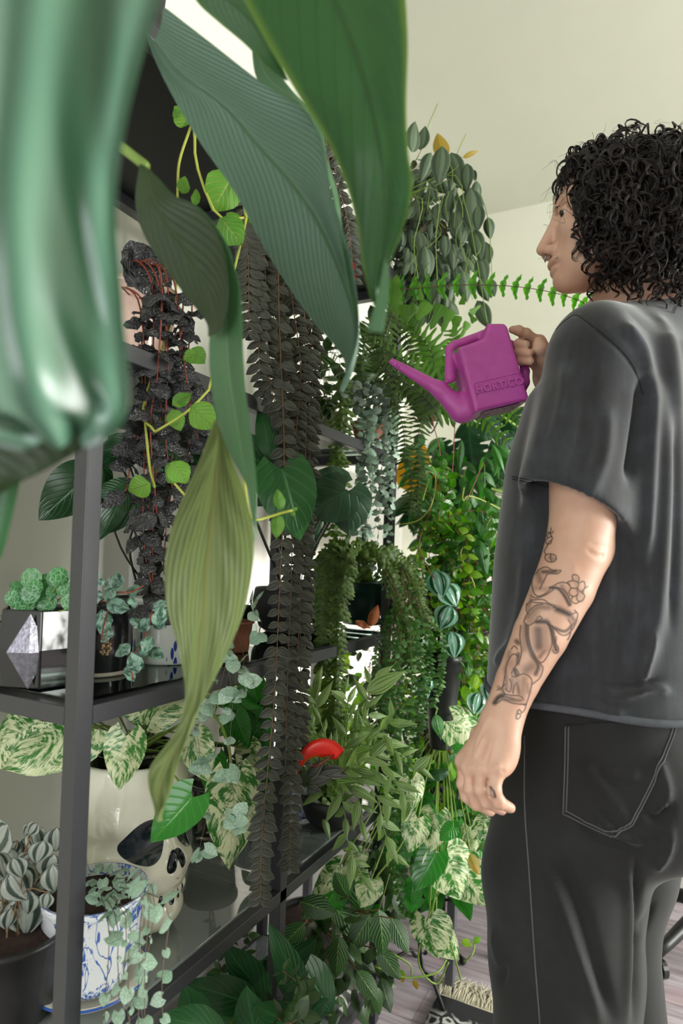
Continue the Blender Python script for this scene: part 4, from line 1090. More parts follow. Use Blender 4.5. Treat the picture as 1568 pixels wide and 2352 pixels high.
def can_sdf(p):
    q = p-CO; L_ = np.stack([q @ cu_, q @ cv_, q @ Wd], 1)     # z = towards the viewer, face at 0
    dxy = sd_poly(L_[:, 0], L_[:, 1], poly)+.006; dz = np.abs(L_[:, 2]+TH/2)-TH/2+.006
    b = np.minimum(np.maximum(dxy, dz), 0)+np.hypot(np.maximum(dxy, 0), np.maximum(dz, 0))-.006
    m_ = -TH*.5
    sp = sd_cap(L_, loc(903, 811, m_), loc(1020, 880, m_), .0060, .0125)
    sp = smin(sp, sd_cap(L_, loc(1020, 880, m_), loc(1072, 930, m_), .0125, .021), .01)
    d = smin(b, sp, .018)
    br = sd_cap(L_, loc(1045, 850, m_), loc(1042, 784, m_), .010, .0065); br = smin(br, sd_cap(L_, loc(1042, 784, m_), loc(1054, 772, m_), .0068), .004)
    br = smin(br, sd_cap(L_, loc(1054, 772, m_), loc(1125, 748, m_), .0066, .008), .004)
    d = smin(d, br, .006)
    hn = chain(L_, [loc(1158, 752, m_), loc(1190, 772, m_), loc(1212, 800, m_), loc(1224, 835, m_), loc(1222, 862, m_), loc(1208, 884, m_)], [.008, .0065, .0065, .007, .0085, .012], .004)
    d = smin(d, hn, .008)
    d = smax(d, -sd_cap(L_, loc(898, 808, m_), loc(940, 832, m_), .0045, .005), .001)
    # a shallow embossed frame on the face
    fx, fy = L_[:, 0]*math.cos(-.235)-L_[:, 1]*math.sin(-.235), L_[:, 0]*math.sin(-.235)+L_[:, 1]*math.cos(-.235)
    return d
v_, f_ = sdf_mesh('watering_can', can_sdf, CO-.22, CO+.20, .0022, None, None, 1)
can = empty('watering_can', CO, 'small magenta plastic watering can with a long spout held up over the plants', 'watering can')
can_o = vf_obj('can_body', v_, f_, M['can'], can); cB = bvh_of(v_, f_)
fr_ = [(1086, 886), (1090, 878), (1180, 856), (1196, 858), (1206, 886)]
ribbon('label_frame', cB, [(1095, 914), (1088, 890), (1089, 882), (1095, 879)], .0009, .0001, M['can'], can); ribbon('label_frame', cB, [(1095, 879), (1150, 866), (1192, 857), (1197, 862), (1205, 886)], .0009, .0001, M['can'], can)
fc = bpy.data.curves.new('embossed_lettering', 'FONT'); fc.body = 'HORTICO'; fc.size = .0172; fc.extrude = .0013; fc.bevel_depth = .0005; fc.align_x = 'CENTER'; fc.space_character = 1.02; fc.offset = .0003
fo = bpy.data.objects.new('embossed_lettering', fc); COL.objects.link(fo); fo.data.materials.append(M['can'])
ang = math.radians(11.5); xa = Vector(cu_)*math.cos(ang)+Vector(cv_)*math.sin(ang); ya = Vector(cv_)*math.cos(ang)-Vector(cu_)*math.sin(ang)
mm = Matrix((xa, ya, Vector(Wd))).transposed().to_4x4(); x_, y_ = cpt(1148, 893)
mm.translation = Vector(CO+cu_*x_+cv_*y_+Wd*.0010)
bpy.context.view_layer.update(); tm = bpy.data.meshes.new_from_object(fo); bpy.data.objects.remove(fo)
link('embossed_lettering', tm, can, mm)['kind'] = 'stuff'
# worn paper label on the base
lab = G(); a0_, a1_ = cpt(1112, 941), cpt(1202, 921)
for (fx_, fz_) in ((0, 0),): pass
bq = [CO+cu_*lerp(a0_[0], a1_[0], u)+cv_*(lerp(a0_[1], a1_[1], u)-.0008)+Wd*z for u, z in ((0.02, -.010), (.98, -.010), (.98, -.075), (.02, -.075))]
nn_ = np.cross(bq[1]-bq[0], bq[3]-bq[0]); nn_ /= np.linalg.norm(nn_); nn_ *= -np.sign(nn_ @ np.array([0, 0, 1.]))
lab.add([q+nn_*.0004 for q in bq]+[q+nn_*.001 for q in bq], [(0, 1, 2, 3), (7, 6, 5, 4), (0, 4, 5, 1), (1, 5, 6, 2), (2, 6, 7, 3), (3, 7, 4, 0)])
t = NT('worn_label'); c = t.coord('Object'); vz = t.voro(c, 130); M['worn'] = t.done(t.pb(t.ramp(vz, [(.25, srgb('5c4a58')), (.5, srgb('a5829b')), (.8, srgb('a86a9a'))]), .6))
lab.build('base_sticker', M['worn'], can, smooth=False)['label'] = 'worn greyish sticker on the base'
# ================================================================== pots, planters and plants on the shelving
def lk(name, m, **k): return LeafKind('leaf', m, **k)
def S(x, y, d): return P(x, y, d)
def dF(x): return .81*371/(371-.2771*(x-205))
def on(px, py, X, z):
    q = PX(px, py, X); return Vector((X, q.y, z))
def px_leaf(pl, kind, b, t, d, dt=0., wsc=1., tilt=.3, nz=0.):
    """one leaf from base pixel to tip pixel at depth d (tip d+dt)"""
    a, e = S(b[0], b[1], d), S(t[0], t[1], d+dt); v = e-a; tc = toward_cam(a)
    pl.leaf(kind, a, v, tc+v.cross(tc).normalized()*tilt+Vector((0, 0, nz)), v.length, wsc)
    return a
def cloud(pl, kind, cx, cy, rx, ry, d0, d1, n, size, down=.6, face=.6, jit=.8, stem=None, sr=.0008, org=None, wsc=1., dens=None):
    """loose mass of leaves, each on a short twig running back to the heart of the mass"""
    g = G() if stem else None
    for i in range(n):
        a = rnd.uniform(0, 6.283); r = rnd.random()**.5; x, y = cx+rx*r*math.cos(a), cy+ry*r*math.sin(a)
        p = S(x, y, rnd.uniform(d0, d1)); tc = toward_cam(p)
        out = (Vector(S(x, y, 1))-Vector(S(cx, cy, 1))).normalized() if r > .05 else Vector((0, 0, 1))
        dd = (out*.5+Vector((0, 0, -down))+rv(jit)).normalized(); nn = tc*face+Vector((0, 0, .5))+rv(.5)
        pl.leaf(kind, p, dd, nn, size*rnd.uniform(.65, 1.25), wsc)
        if stem and i % 2 == 0:
            o = Vector(org) if org is not None else S(cx, cy, (d0+d1)/2+.05)
            m_ = p.lerp(o, .45)+rv(.02); m_.z += .01
            g.add(*tube_vf(catmull([p, m_, p.lerp(o, .85)], 6), sr, 3, False))
    if stem: g.build('twig', stem, pl.root, kind='stuff')
def stems(pl, lst, m, r=.0015, name='stem', n=14):
    for q in lst: tube(name, [S(*k) if len(k) == 3 and not isinstance(k, Vector) else k for k in q], r, m, pl.root, 6, n)
def pot(parent, base, r0, r1, h, m, soil=True, rim=.004, prof=None, name='pot', fill=.9, sm=None):
    pr = prof or [(0, 0), (r0*.96, 0), (r0, .004), (lerp(r0, r1, .5), h*.5), (r1, h*.93), (r1+rim, h*.935), (r1+rim, h), (r1-.003, h), (r1-.005, h*.9), (lerp(r0, r1, .5)-.004, h*.5), (0, h*.45)]
    o = lathe(name, pr, base, m, parent, 48)
    if soil: lathe('soil', [(0, h*fill+.004), (r1*.5, h*fill+.002), (r1-.004, h*fill-.003)], base, sm or M['soil'], parent, 24)
    return o
def blue_white(name, kind):
    t = NT(name); uvn = t.n('ShaderNodeTexCoord'); mp = t.n('ShaderNodeMapping'); t.t.links.new(uvn.outputs['UV'], mp.inputs[0])
    if kind == 'dots':
        mp.inputs[3].default_value = (26, 10, 1); nz = t.noise(mp.outputs[0], 1.2, 1)
        v = t.voro(mp.outputs[0], 1.0); f = t.ramp(t.math('ADD', v, t.math('MULTIPLY', nz, .25)), [(.40, 1.), (.43, 0.)])
        rim = t.ramp(uvn.outputs['UV'], [(0, 0.), (1, 1.)]); col = t.mix(f, srgb('cfd2cf'), srgb('27408f'))
    else:
        mp.inputs[3].default_value = (9, 3.4, 1)
        n1 = t.noise(mp.outputs[0], 1.6, 2, .5, 1.2); vine = t.ramp(t.math('ABSOLUTE', t.math('SUBTRACT', n1, .5)), [(.012, 1.), (.028, 0.)])
        v = t.voro(mp.outputs[0], 1.25); vn = t.n('ShaderNodeTexNoise'); t.put(vn.inputs['Vector'], mp.outputs[0]); vn.inputs['Scale'].default_value = 9; vn.inputs['Detail'].default_value = 2
        fl_ = t.ramp(t.math('ADD', v, t.math('MULTIPLY', vn.outputs[0], .6)), [(.60, 1.), (.66, 0.)])
        hole = t.ramp(t.voro(mp.outputs[0], 6.0, 'DISTANCE_TO_EDGE'), [(.03, 0.), (.09, 1.)])
        f = t.math('MAXIMUM', vine, t.math('MULTIPLY', fl_, hole)); col = t.mix(f, srgb('d5d8da'), t.mix(vn.outputs[0], srgb('2c4f9e'), srgb('5477bb')))
    return t.done(t.pb(col, .15, Coat_Weight=.3))
M['bw'] = blue_white('blue_white_porcelain', 'floral'); M['dots'] = blue_white('blue_dot_ceramic', 'dots')
M['blue_rim'] = simple('cobalt_rim', srgb('2f55a5'), .2); M['cream_glaze'] = simple('cream_base', srgb('8f8a7c'), .6)
M['terracotta'] = simple('terracotta', srgb('7a4a34'), .85, 0, .25, 60, .5)
M['pink_glaze'] = simple('pale_pink_glaze', srgb('e3c2b4'), .15)
M['white_glaze'] = simple('ivory_glaze', srgb('dbd8c8'), .14, 0, .03, 8, 0, Coat_Weight=.4)
t = NT('painted_skull_glaze'); at = t.n('ShaderNodeAttribute'); at.attribute_name = 'painted'
M['skull'] = t.done(t.pb(t.mix(t.ramp(at.outputs['Fac'], [(0, 0.), (.06, 1.)]), srgb('1b2229'), srgb('dedbcb')), .14, Coat_Weight=.4))
M['dark_glaze'] = simple('slate_glaze', srgb('20272e'), .22)
M['silver_glaze'] = simple('silver_grey_glaze', srgb('6c6a74'), .22, .35, .3, 180, .8)
M['pebble'] = simple('pebbles', srgb('6d655a'), .8, 0, .6, 90, .6)

# ---- leaf kinds
K = {}
K['strap_dark'] = lk('a', leafmat('charcoal_leaf', srgb('33352f'), srgb('46493f'), srgb('4f5247'), 'parallel', .5, .06, vdens=3, bump=.5, edge=srgb('77796c'), mottle=.9), shape='ovate', W=.62, nl=5, nw=4, fold=.25, curl=.35)
K['pucker'] = lk('b', leafmat('black_puckered_leaf', srgb('17171a'), srgb('2b2a2c'), srgb('4d4d50'), 'puckered', .16, .03, bump=1.0, mottle=1.), shape='ovate', W=.72, nl=6, nw=4, fold=.1, curl=.5, wave=1.2)
K['episcia'] = lk('c', leafmat('silver_episcia_leaf', srgb('18402f'), srgb('27583f'), srgb('8fb3a0'), 'variegated', .3, .1, bump=.9), shape='ovate', W=.58, nl=7, nw=4, fold=.12, curl=.4, wave=1.3)
K['mint'] = lk('d', leafmat('crinkled_mint_leaf', srgb('4f8a28'), srgb('74a83a'), srgb('a5c46a'), 'veined', .55, .35, vdens=6, vslope=5, bump=.9), shape='ovate', W=.78, nl=8, nw=6, fold=.12, curl=.25, wave=.7)
K['bigdark'] = lk('e', leafmat('glossy_dark_leaf', srgb('14351a'), srgb('1f4622'), srgb('34683a'), 'plain', .28, .15, vdens=9, vslope=7, bump=.3), shape='ovate', W=.46, nl=12, nw=6, fold=.14, curl=.2, wave=.3)
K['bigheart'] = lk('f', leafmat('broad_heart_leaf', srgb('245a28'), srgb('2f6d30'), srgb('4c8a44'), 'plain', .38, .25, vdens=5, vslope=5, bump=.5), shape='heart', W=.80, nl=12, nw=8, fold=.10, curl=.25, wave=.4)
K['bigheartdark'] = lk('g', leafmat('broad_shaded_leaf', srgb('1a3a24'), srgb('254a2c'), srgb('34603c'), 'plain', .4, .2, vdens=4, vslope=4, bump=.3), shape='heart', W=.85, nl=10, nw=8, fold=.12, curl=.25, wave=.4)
K['turtle'] = lk('h', leafmat('round_veined_leaf', srgb('2b6b3c'), srgb('4b8a4a'), srgb('9cc4a0'), 'silver', .35, .2, bump=.4), shape='round', W=.92, nl=8, nw=6, fold=.06, curl=.2)
K['hearts'] = lk('i', leafmat('silver_heart_leaf', srgb('86a38c'), srgb('b0c6b4'), srgb('5a7b66'), 'silver', .5, .15, bump=.2, mottle=.8), shape='heartlet', W=1.05, nl=5, nw=4, fold=.12, curl=.2)
K['heartsdim'] = lk('i2', leafmat('grey_heart_leaf', srgb('4a574b'), srgb('7a8a7c'), srgb('3c4c40'), 'silver', .6, .12, bump=.2, mottle=.9), shape='heartlet', W=1.05, nl=5, nw=4, fold=.12, curl=.2)
K['queen'] = lk('j', leafmat('marbled_pothos_leaf', srgb('2c6a26'), srgb('3d7f2f'), srgb('d3dab0'), 'variegated', .33, .22, vdens=8, vslope=6, bump=.3, mottle=1.), shape='heart', W=.78, nl=12, nw=8, fold=.14, curl=.25, wave=.5)
K['queenwide'] = lk('j2', K['queen'].m, shape='heart', W=.92, nl=12, nw=8, fold=.08, curl=.15, wave=.4)
K['pothos'] = lk('k', leafmat('green_pothos_leaf', srgb('256a22'), srgb('3a8a30'), srgb('5aa040'), 'plain', .25, .25, vdens=7, vslope=5, bump=.3), shape='heart', W=.74, nl=10, nw=6, fold=.12, curl=.25, wave=.3)
K['melon'] = lk('l', leafmat('watermelon_leaf', srgb('2c3a32'), srgb('3b4a3f'), srgb('959c94'), 'melon', .35, .12, vdens=3.2, bump=.7), shape='ovate', W=.86, nl=8, nw=8, fold=.16, curl=.6, wave=.3)
K['glossy'] = lk('m', leafmat('glossy_small_leaf', srgb('1f5018'), srgb('4a7f24'), srgb('6a9c3c'), 'plain', .18, .32, vdens=4, vslope=3, bump=.5), shape='ovate', W=.62, nl=6, nw=4, fold=.14, curl=.3)
K['glossylight'] = lk('m2', leafmat('lime_small_leaf', srgb('4a8a22'), srgb('8fb436'), srgb('9ac04a'), 'plain', .25, .45, vdens=4, vslope=3, bump=.4), shape='ovate', W=.66, nl=6, nw=4, fold=.12, curl=.3)
K['glossydark'] = lk('m3', leafmat('deep_green_leaf', srgb('123a1e'), srgb('1f5228'), srgb('7aa890'), 'melon', .14, .12, vdens=3, bump=.9), shape='ovate', W=.85, nl=7, nw=6, fold=.1, curl=.45)
K['disch'] = lk('n', leafmat('button_leaf', srgb('2c5428'), srgb('52793c'), srgb('6c9a50'), 'plain', .3, .2, bump=.2), n=2, shape='ovate', W=.62, nl=4, nw=2, fold=.1, curl=.2)
K['stripe'] = lk('o', leafmat('striped_spiderwort_leaf', srgb('4d7434'), srgb('6d8f44'), srgb('a9ba85'), 'parallel', .4, .3, vdens=5, bump=.3), shape='lance', W=.30, nl=10, nw=4, fold=.3, curl=.55)
K['scallop'] = lk('p', leafmat('scalloped_fern_leaf', srgb('39521f'), srgb('56702c'), srgb('6a8538'), 'plain', .5, .3, bump=.3), shape='pinna', W=.55, nl=8, nw=4, fold=.2, curl=.5, wave=1.6)
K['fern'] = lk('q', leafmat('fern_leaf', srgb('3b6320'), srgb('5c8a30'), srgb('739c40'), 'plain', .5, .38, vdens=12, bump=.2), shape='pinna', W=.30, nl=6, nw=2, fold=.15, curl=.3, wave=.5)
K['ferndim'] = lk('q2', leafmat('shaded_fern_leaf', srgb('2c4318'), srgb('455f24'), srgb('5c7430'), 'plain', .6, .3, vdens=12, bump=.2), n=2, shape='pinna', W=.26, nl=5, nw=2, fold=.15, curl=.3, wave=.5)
K['hornfern'] = lk('q3', leafmat('bright_fern_leaf', srgb('3c7426'), srgb('558f32'), srgb('6fa04a'), 'plain', .5, .4, vdens=10, bump=.3), shape='pinna', W=.55, nl=8, nw=4, fold=.25, curl=.4, wave=1.4)
K['velvet'] = lk('r', leafmat('velvet_grey_leaf', srgb('283825'), srgb('40513a'), srgb('566850'), 'melon', .6, .15, vdens=2.2, bump=.3, back=srgb('3c3a24')), shape='ovate', W=.54, nl=8, nw=6, fold=.22, curl=.35)
K['velvetlt'] = lk('r2', leafmat('amber_leaf', srgb('8a7a2c'), srgb('a3843a'), srgb('b5b04a'), 'plain', .5, .4, vdens=4, bump=.3), n=1, shape='ovate', W=.54, nl=8, nw=6, fold=.2, curl=.3)
K['lance'] = lk('s', leafmat('lance_leaf', srgb('225022'), srgb('3a7a2c'), srgb('5c9040'), 'plain', .3, .3, vdens=5, vslope=6, bump=.5), shape='lance', W=.40, nl=10, nw=6, fold=.2, curl=.35)
K['yellow'] = lk('t', leafmat('yellowed_leaf', srgb('b8801e'), srgb('c99a2a'), srgb('8f6a1a'), 'plain', .5, .45, bump=.3), n=2, shape='ovate', W=.7, nl=8, nw=6, fold=.1, curl=.5, wave=.8)
K['dry'] = lk('u', leafmat('dried_leaf', srgb('7c3c16'), srgb('93501e'), srgb('5c2a10'), 'plain', .7, .2, bump=.6), n=2, shape='ovate', W=.5, nl=8, nw=4, fold=.3, curl=1.6, wave=1.)
K['maranta'] = lk('v', leafmat('prayer_plant_leaf', srgb('1d3c1c'), srgb('2f5426'), srgb('78a05a'), 'veined', .4, .2, vdens=7, vslope=7, bump=.4), shape='ovate', W=.52, nl=12, nw=8, fold=.12, curl=.25)
K['nest'] = lk('w', leafmat('broad_low_leaf', srgb('17401f'), srgb('22582a'), srgb('3c7a44'), 'plain', .4, .2, vdens=7, vslope=6, bump=.4), shape='ovate', W=.44, nl=14, nw=8, fold=.10, curl=.4, wave=.3)
K['hoyadark'] = lk('x', leafmat('leathery_dark_leaf', srgb('263a20'), srgb('3c5a2c'), srgb('4f6a38'), 'plain', .35, .15, vdens=5, bump=.3), shape='ovate', W=.55, nl=7, nw=4, fold=.12, curl=.3)
K['redflower'] = LeafKind('flower', simple('red_flower', srgb('d3220f'), .4), 1, shape='obov', W=.5, nl=5, nw=4, fold=-.4)
K['tiny'] = lk('y', K['disch'].m, n=2, shape='ovate', W=.7, nl=3, nw=2, fold=.1, curl=.2)

# ------------------------------------------------------------------ skull planter with marbled pothos
sk_pos = Vector((-.832, .843, .586)); fa = math.radians(60)
skf = Vector((RGT.x, RGT.y, 0)).normalized()*math.sin(fa)-Vector((FWD.x, FWD.y, 0)).normalized()*math.cos(fa); skf.normalize()
skR = np.stack([np.array(skf), np.cross([0, 0, 1.], np.array(skf)), [0, 0, 1.]], 1); SKP = np.array(sk_pos)
def sk_parts(q):
    c = lambda *a: np.array(a, float); qa = q.copy(); qa[:, 1] = np.abs(q[:, 1])
    eye = sd_ell(qa, c(.092, .045, .170), (.040, .036, .032))
    nose = smin(sd_cap(qa, c(.116, .004, .150), c(.112, .012, .122), .006, .008), sd_cap(qa, c(.116, .004, .150), c(.116, .0, .158), .005), .003)
    teeth = np.full(len(q), 1.)
    for yy in (0, .018, .036): teeth = np.minimum(teeth, sd_cap(qa, c(.112-yy*.5, yy, .104), c(.112-yy*.5, yy, .094), .0045, .001)); teeth = np.minimum(teeth, sd_cap(qa, c(.107-yy*.5, yy, .060), c(.107-yy*.5, yy, .070), .0045, .001))
    return qa, eye, nose, teeth, c
def skull_sdf(p):
    q = (p-SKP) @ skR; qa, eye, nose, teeth, c = sk_parts(q)
    z = q[:, 2]
    rr = np.interp(z, [.08, .13, .18, .22, .26, .30], [.070, .092, .104, .107, .104, .098]); cr = np.hypot(q[:, 0]+.004, q[:, 1]*1.06)-rr
    cr = smax(cr, z-.288, .006); cr = smax(cr, .11-z, .03)
    d = cr
    d = smin(d, sd_cap(qa, c(.088, .012, .206), c(.055, .072, .200), .018, .016), .02)     # brow
    d = smin(d, sd_cap(qa, c(.085, .040, .118), c(.02, .085, .135), .020, .014), .02)      # cheekbone
    d = smin(d, sd_ell(q, c(.070, 0, .115), (.050, .046, .050)), .02)
    d = smin(d, sd_ell(q, c(.062, 0, .092), (.050, .052, .026)), .012)
    d = smin(d, sd_ell(q, c(.058, 0, .040), (.052, .056, .042)), .008)                     # lower jaw
    d = smin(d, sd_cap(qa, c(.04, .042, .018), c(-.03, .062, .07), .018, .016), .02)
    d = smin(d, sd_ell(q, c(-.02, 0, .05), (.07, .065, .06)), .03)
    d = smax(d, -sd_cap(qa, c(.112, 0, .082), c(.06, .06, .084), .0028, .002), .004)       # bite line
    d = smax(d, -(sd_ell(qa, c(.114, .047, .171), (.028, .037, .033))), .010)
    d = smax(d, -nose, .004); d = smax(d, -teeth, .002)
    for yy in (.009, .027, .044): d = smin(d, sd_ell(qa, c(.104-yy*.42, yy, .100), (.010, .0095, .014)), .002); d = smin(d, sd_ell(qa, c(.100-yy*.42, yy, .066), (.010, .0095, .013)), .002)
    inn = np.maximum(cr+.008, .20-z); d = np.maximum(d, -np.minimum(inn, np.maximum(np.hypot(q[:, 0]+.004, q[:, 1]*1.06)-rr+.009, .20-z)))
    return np.maximum(d, -z)
sv, sf = sdf_mesh('s', skull_sdf, SKP-(.14, .14, .01), SKP+(.16, .16, .31), .0030, None, None, 1)
pl = Plant('planted_skull', 'ivory ceramic skull planter with black eye sockets holding a marbled pothos', 'planter', sk_pos)
so = vf_obj('skull_pot', sv, sf, M['skull'], pl.root); pass
fc_ = sv[sf].mean(1); q_ = (fc_-SKP) @ skR; qa_, e_, n_, t_, _c = sk_parts(q_)
vq = (sv-SKP) @ skR; qa_, e_, n_, t_, _c = sk_parts(vq); ty_ = (qa_[:, 1]-.045); tz_ = vq[:, 2]-.171+ty_*.06
ed_ = (np.sqrt((ty_/.0315)**2+(tz_/.037)**2)-1)*.033; ed_ = np.where(vq[:, 0] > .02, ed_, 1.); n_ = np.where(vq[:, 0] > .08, n_-.0016, 1.); t_ = np.where(vq[:, 0] > .06, t_-.0022, 1.)
so.data.attributes.new('painted', 'FLOAT', 'POINT').data.foreach_set('value', np.minimum(np.minimum(ed_, n_), t_).astype(np.float32)*100)
lathe('nursery_pot', [(0, 0), (.055, 0), (.068, .13), (.071, .13), (.071, .138), (.066, .137), (.064, .12), (0, .115)], sk_pos+Vector((0, 0, .165)), M['smoke'], pl.root)
lathe('soil', [(0, .128), (.05, .126), (.064, .122)], sk_pos+Vector((0, 0, .165)), M['soil'], pl.root)
so_ = sk_pos+Vector((0, 0, .29))
for b, t_, d, dt, k, w_ in [((205,1670),(-5,1762),.98,-.03,'queen',1.0), ((92,1655),(-80,1760),1.0,0,'queen',.9), ((145,1640),(40,1655),1.12,0,'queen',.9), ((290,1690),(272,1818),.95,-.01,'queen',1.0),
  ((345,1625),(250,1600),1.02,.02,'queen',1.0), ((350,1650),(435,1600),1.0,.0,'queen',1.0), ((330,1640),(300,1555),1.12,.05,'queen',.9), ((360,1600),(400,1560),1.1,.0,'queen',.9),
  ((440,1690),(478,1798),1.08,-.01,'queenwide',.85), ((470,1560),(490,1650),1.15,0,'queen',1.0), ((500,1590),(600,1620),1.22,0,'pothos',.8), ((540,1640),(570,1715),1.2,0,'pothos',.9),
  ((535,1800),(532,2018),1.08,.0,'queen',.75), ((520,1790),(555,1870),1.12,.0,'queen',1.), ((440,1830),(343,1940),.93,-.02,'pothos',1.05), ((540,1760),(590,1850),1.2,0,'queen',.8),
  ((230,1600),(190,1590),1.1,0,'pothos',1.2), ((490,1740),(470,1830),1.15,0,'pothos',1.), ((575,1560),(600,1650),1.25,0,'pothos',1.), ((570,1720),(590,1830),1.25,0,'queen',.8), ((60,1625),(160,1600),1.1,0,'pothos',.9)]:
    a = px_leaf(pl, K[k], b, t_, d, dt, w_, tilt=rnd.uniform(-.4, .4), nz=.3)
    m_ = a.lerp(so_, .5)+Vector((0, 0, .02)); tube('petiole', [a, m_, so_+rv(.02)], .0018, M['stem_green'], pl.root, 6, 12)
tube('stem', [so_, S(470,1640,1.1), S(520,1700,1.12), S(535,1800,1.1)], .003, M['stem_green'], pl.root, 6, 20)
pl.finish()

# ------------------------------------------------------------------ string of hearts in a blue and white pot, low left
b0 = on(208, 2262, -.742, .586); 
pl = Plant('string_of_hearts', 'string of hearts trailing from a blue and white floral pot on a blue rimmed saucer', 'plant', b0)
pot(pl.root, b0+Vector((0, 0, .012)), .052, .074, .135, M['bw'], prof=[(0, 0), (.048, 0), (.05, .006), (.060, .03), (.070, .075), (.073, .118), (.076, .125), (.0775, .134), (.074, .135), (.070, .118), (0, .11)])
tube('blue_rim', [b0+Vector((.0755*math.cos(a), .0755*math.sin(a), .1455)) for a in np.linspace(0, 6.283, 40)], .0013, M['blue_rim'], pl.root, 6)
sc_ = lathe('saucer', [(0, .006), (.06, .006), (.080, .020), (.083, .024), (.080, .026), (.058, .012), (0, .012)], b0+Vector((0, 0, -.004)), M['white_glaze'], pl.root, 48)
tube('saucer_rim', [b0+Vector((.0825*math.cos(a), .0825*math.sin(a), .0205)) for a in np.linspace(0, 6.283, 40)], .0018, M['blue_rim'], pl.root, 6)
cb = b0+Vector((0, 0, .148))
for i in range(30):
    a = rnd.uniform(0, 6.28); r = .062*rnd.random()**.5; p = cb+Vector((r*math.cos(a), r*math.sin(a), rnd.uniform(-.008, .012)))
    pl.leaf(K['hearts'], p, rv(1)+Vector((0, 0, .1)), Vector((0, 0, 1))+rv(.5), rnd.uniform(.011, .018))
for (x, y, L) in ((325,2040,.27), (340,2060,.34), (352,2050,.30), (300,2120,.16), (270,2130,.20), (250,2135,.22), (385,2090,.30), (330,2080,.38), (290,2125,.3)):
    p0 = S(x, y, .80+rnd.uniform(-.02, .02)); strand(pl, [cb+(p0-cb)*.5+Vector((0, 0, .012)), p0+Vector((0, 0, .006))]+hang(p0, L, .012)[1:], K['hearts'], .034, .0175, M['stem_mauve'], .0007, 'alt', lift=.6, jitter=.9, face=.9, taper=.35)
pl.finish()

# ------------------------------------------------------------------ watermelon peperomia, black pot, far left
b0 = on(20, 2245, -.80, .586)
pl = Plant('watermelon_peperomia', 'silver striped peperomia in a matt black pot at the left edge', 'plant', b0)
pot(pl.root, b0, .058, .075, .12, M['black_plastic'])
tp = b0+Vector((0, 0, .13))
for (b, t_) in (((10,1895),(-20,1940)), ((75,1900),(95,1955)), ((100,1930),(85,1990)), ((30,1970),(45,2020)), ((125,1960),(110,2035)), ((60,2040),(50,2110)), ((90,2010),(70,2060)), ((15,2030),(-5,2100)), ((130,1900),(128,1960)), ((-20,1930),(-40,2000)), ((40,1930),(10,1985)), ((110,2050),(100,2090)), ((5,1985),(-30,2030)), ((70,1960),(40,1990)), ((25,2085),(20,2140)),((120,1985),(133,2050)), ((-10,1960),(20,2010)),((50,1990),(75,2040)), ((85,1890),(60,1920))):
    a = px_leaf(pl, K['melon'], b, t_, rnd.uniform(.80, .92), -.005, 1.15, tilt=rnd.uniform(-.7, .7), nz=.2)
    px_leaf(pl, K['melon'], (b[0]+rnd.uniform(-25, 25), b[1]+rnd.uniform(-10, 40)), (t_[0]+rnd.uniform(-30, 30), t_[1]+rnd.uniform(0, 50)), rnd.uniform(.84, .94), 0, 1.1, tilt=rnd.uniform(-.9, .9))
    tube('petiole', [a, a.lerp(tp, .5)+Vector((0, 0, .012))+rv(.01), tp+rv(.03)-Vector((0, 0, .01))], .0009, M['stem_brown'], pl.root, 5, 8)
pl.finish()

# ------------------------------------------------------------------ pots on the middle shelf, near bay
b0 = on(96, 1520, -.80, 1.041)
pl = Plant('succulent', 'small round leaved plant in a black faceted pot with a silver diamond', 'plant', b0)
g = G(); N_ = 6; R_ = .062; H_ = .108; rot = .35; v = []
for (r, z) in ((R_*.93, 0), (R_*1.02, H_*.5), (R_*.95, H_), (R_*.88, H_), (R_*.85, H_*.8)):
    v += [b0+Vector((r*math.cos(rot+6.283*k/N_), r*math.sin(rot+6.283*k/N_), z)) for k in range(N_)]
f = [(i*N_+k, i*N_+(k+1) % N_, (i+1)*N_+(k+1) % N_, (i+1)*N_+k) for i in range(4) for k in range(N_)]+[tuple(range(N_))[::-1], tuple(4*N_+k for k in range(N_))]
g.add(v, f); bevel(g.build('pot', M['black_glaze'], pl.root, smooth=False), .002, 2)
tcm = toward_cam(b0+Vector((0, 0, .05))); tcm.z = 0; tcm.normalize(); sx = Vector((-tcm.y, tcm.x, 0))
ce = b0+tcm*.058+sx*(-.016)+Vector((0, 0, .052)); g = G(); dv = [ce+Vector((0, 0, .052)), ce-sx*.028-tcm*.004, ce-Vector((0, 0, .05)), ce+sx*.024-tcm*.002, ce+tcm*.010, ce-tcm*.016]
g.add(dv, [(0, 1, 4), (1, 2, 4), (2, 3, 4), (3, 0, 4), (1, 0, 5), (2, 1, 5), (3, 2, 5), (0, 3, 5)]); g.build('diamond_relief', M['silver_glaze'], pl.root, smooth=False)['label'] = 'embossed silver diamond'
lathe('soil', [(0, .09), (.05, .088)], b0, M['soil'], pl.root)
for (x, y, s_) in ((60,1332,46), (97,1345,44), (128,1328,40), (145,1355,44), (62,1368,42), (60,1392,44), (100,1388,46), (25,1378,34), (118,1362,26), (150,1385,36), (175,1340,38), (185,1370,40), (80,1352,30), (40,1350,26)):
    p = S(x, y+s_*.45, .88+rnd.uniform(-.01, .015)); an = rnd.uniform(-.7, .7); pl.leaf(K['turtle'], p, Vector((0, 0, 1))+RGT*an*.7, toward_cam(p)+rv(.3)+Vector((0, 0, .5)), s_/FPX*1.0)
    tube('petiole', [p, b0+Vector((0, 0, .095))+rv(.012)], .001, M['stem_green'], pl.root, 5, 5)
pl.finish()
b0 = on(222, 1500, -.80, 1.041)
pl = Plant('flame_violet', 'silver veined flame violet spilling from a glossy black round pot', 'plant', b0)
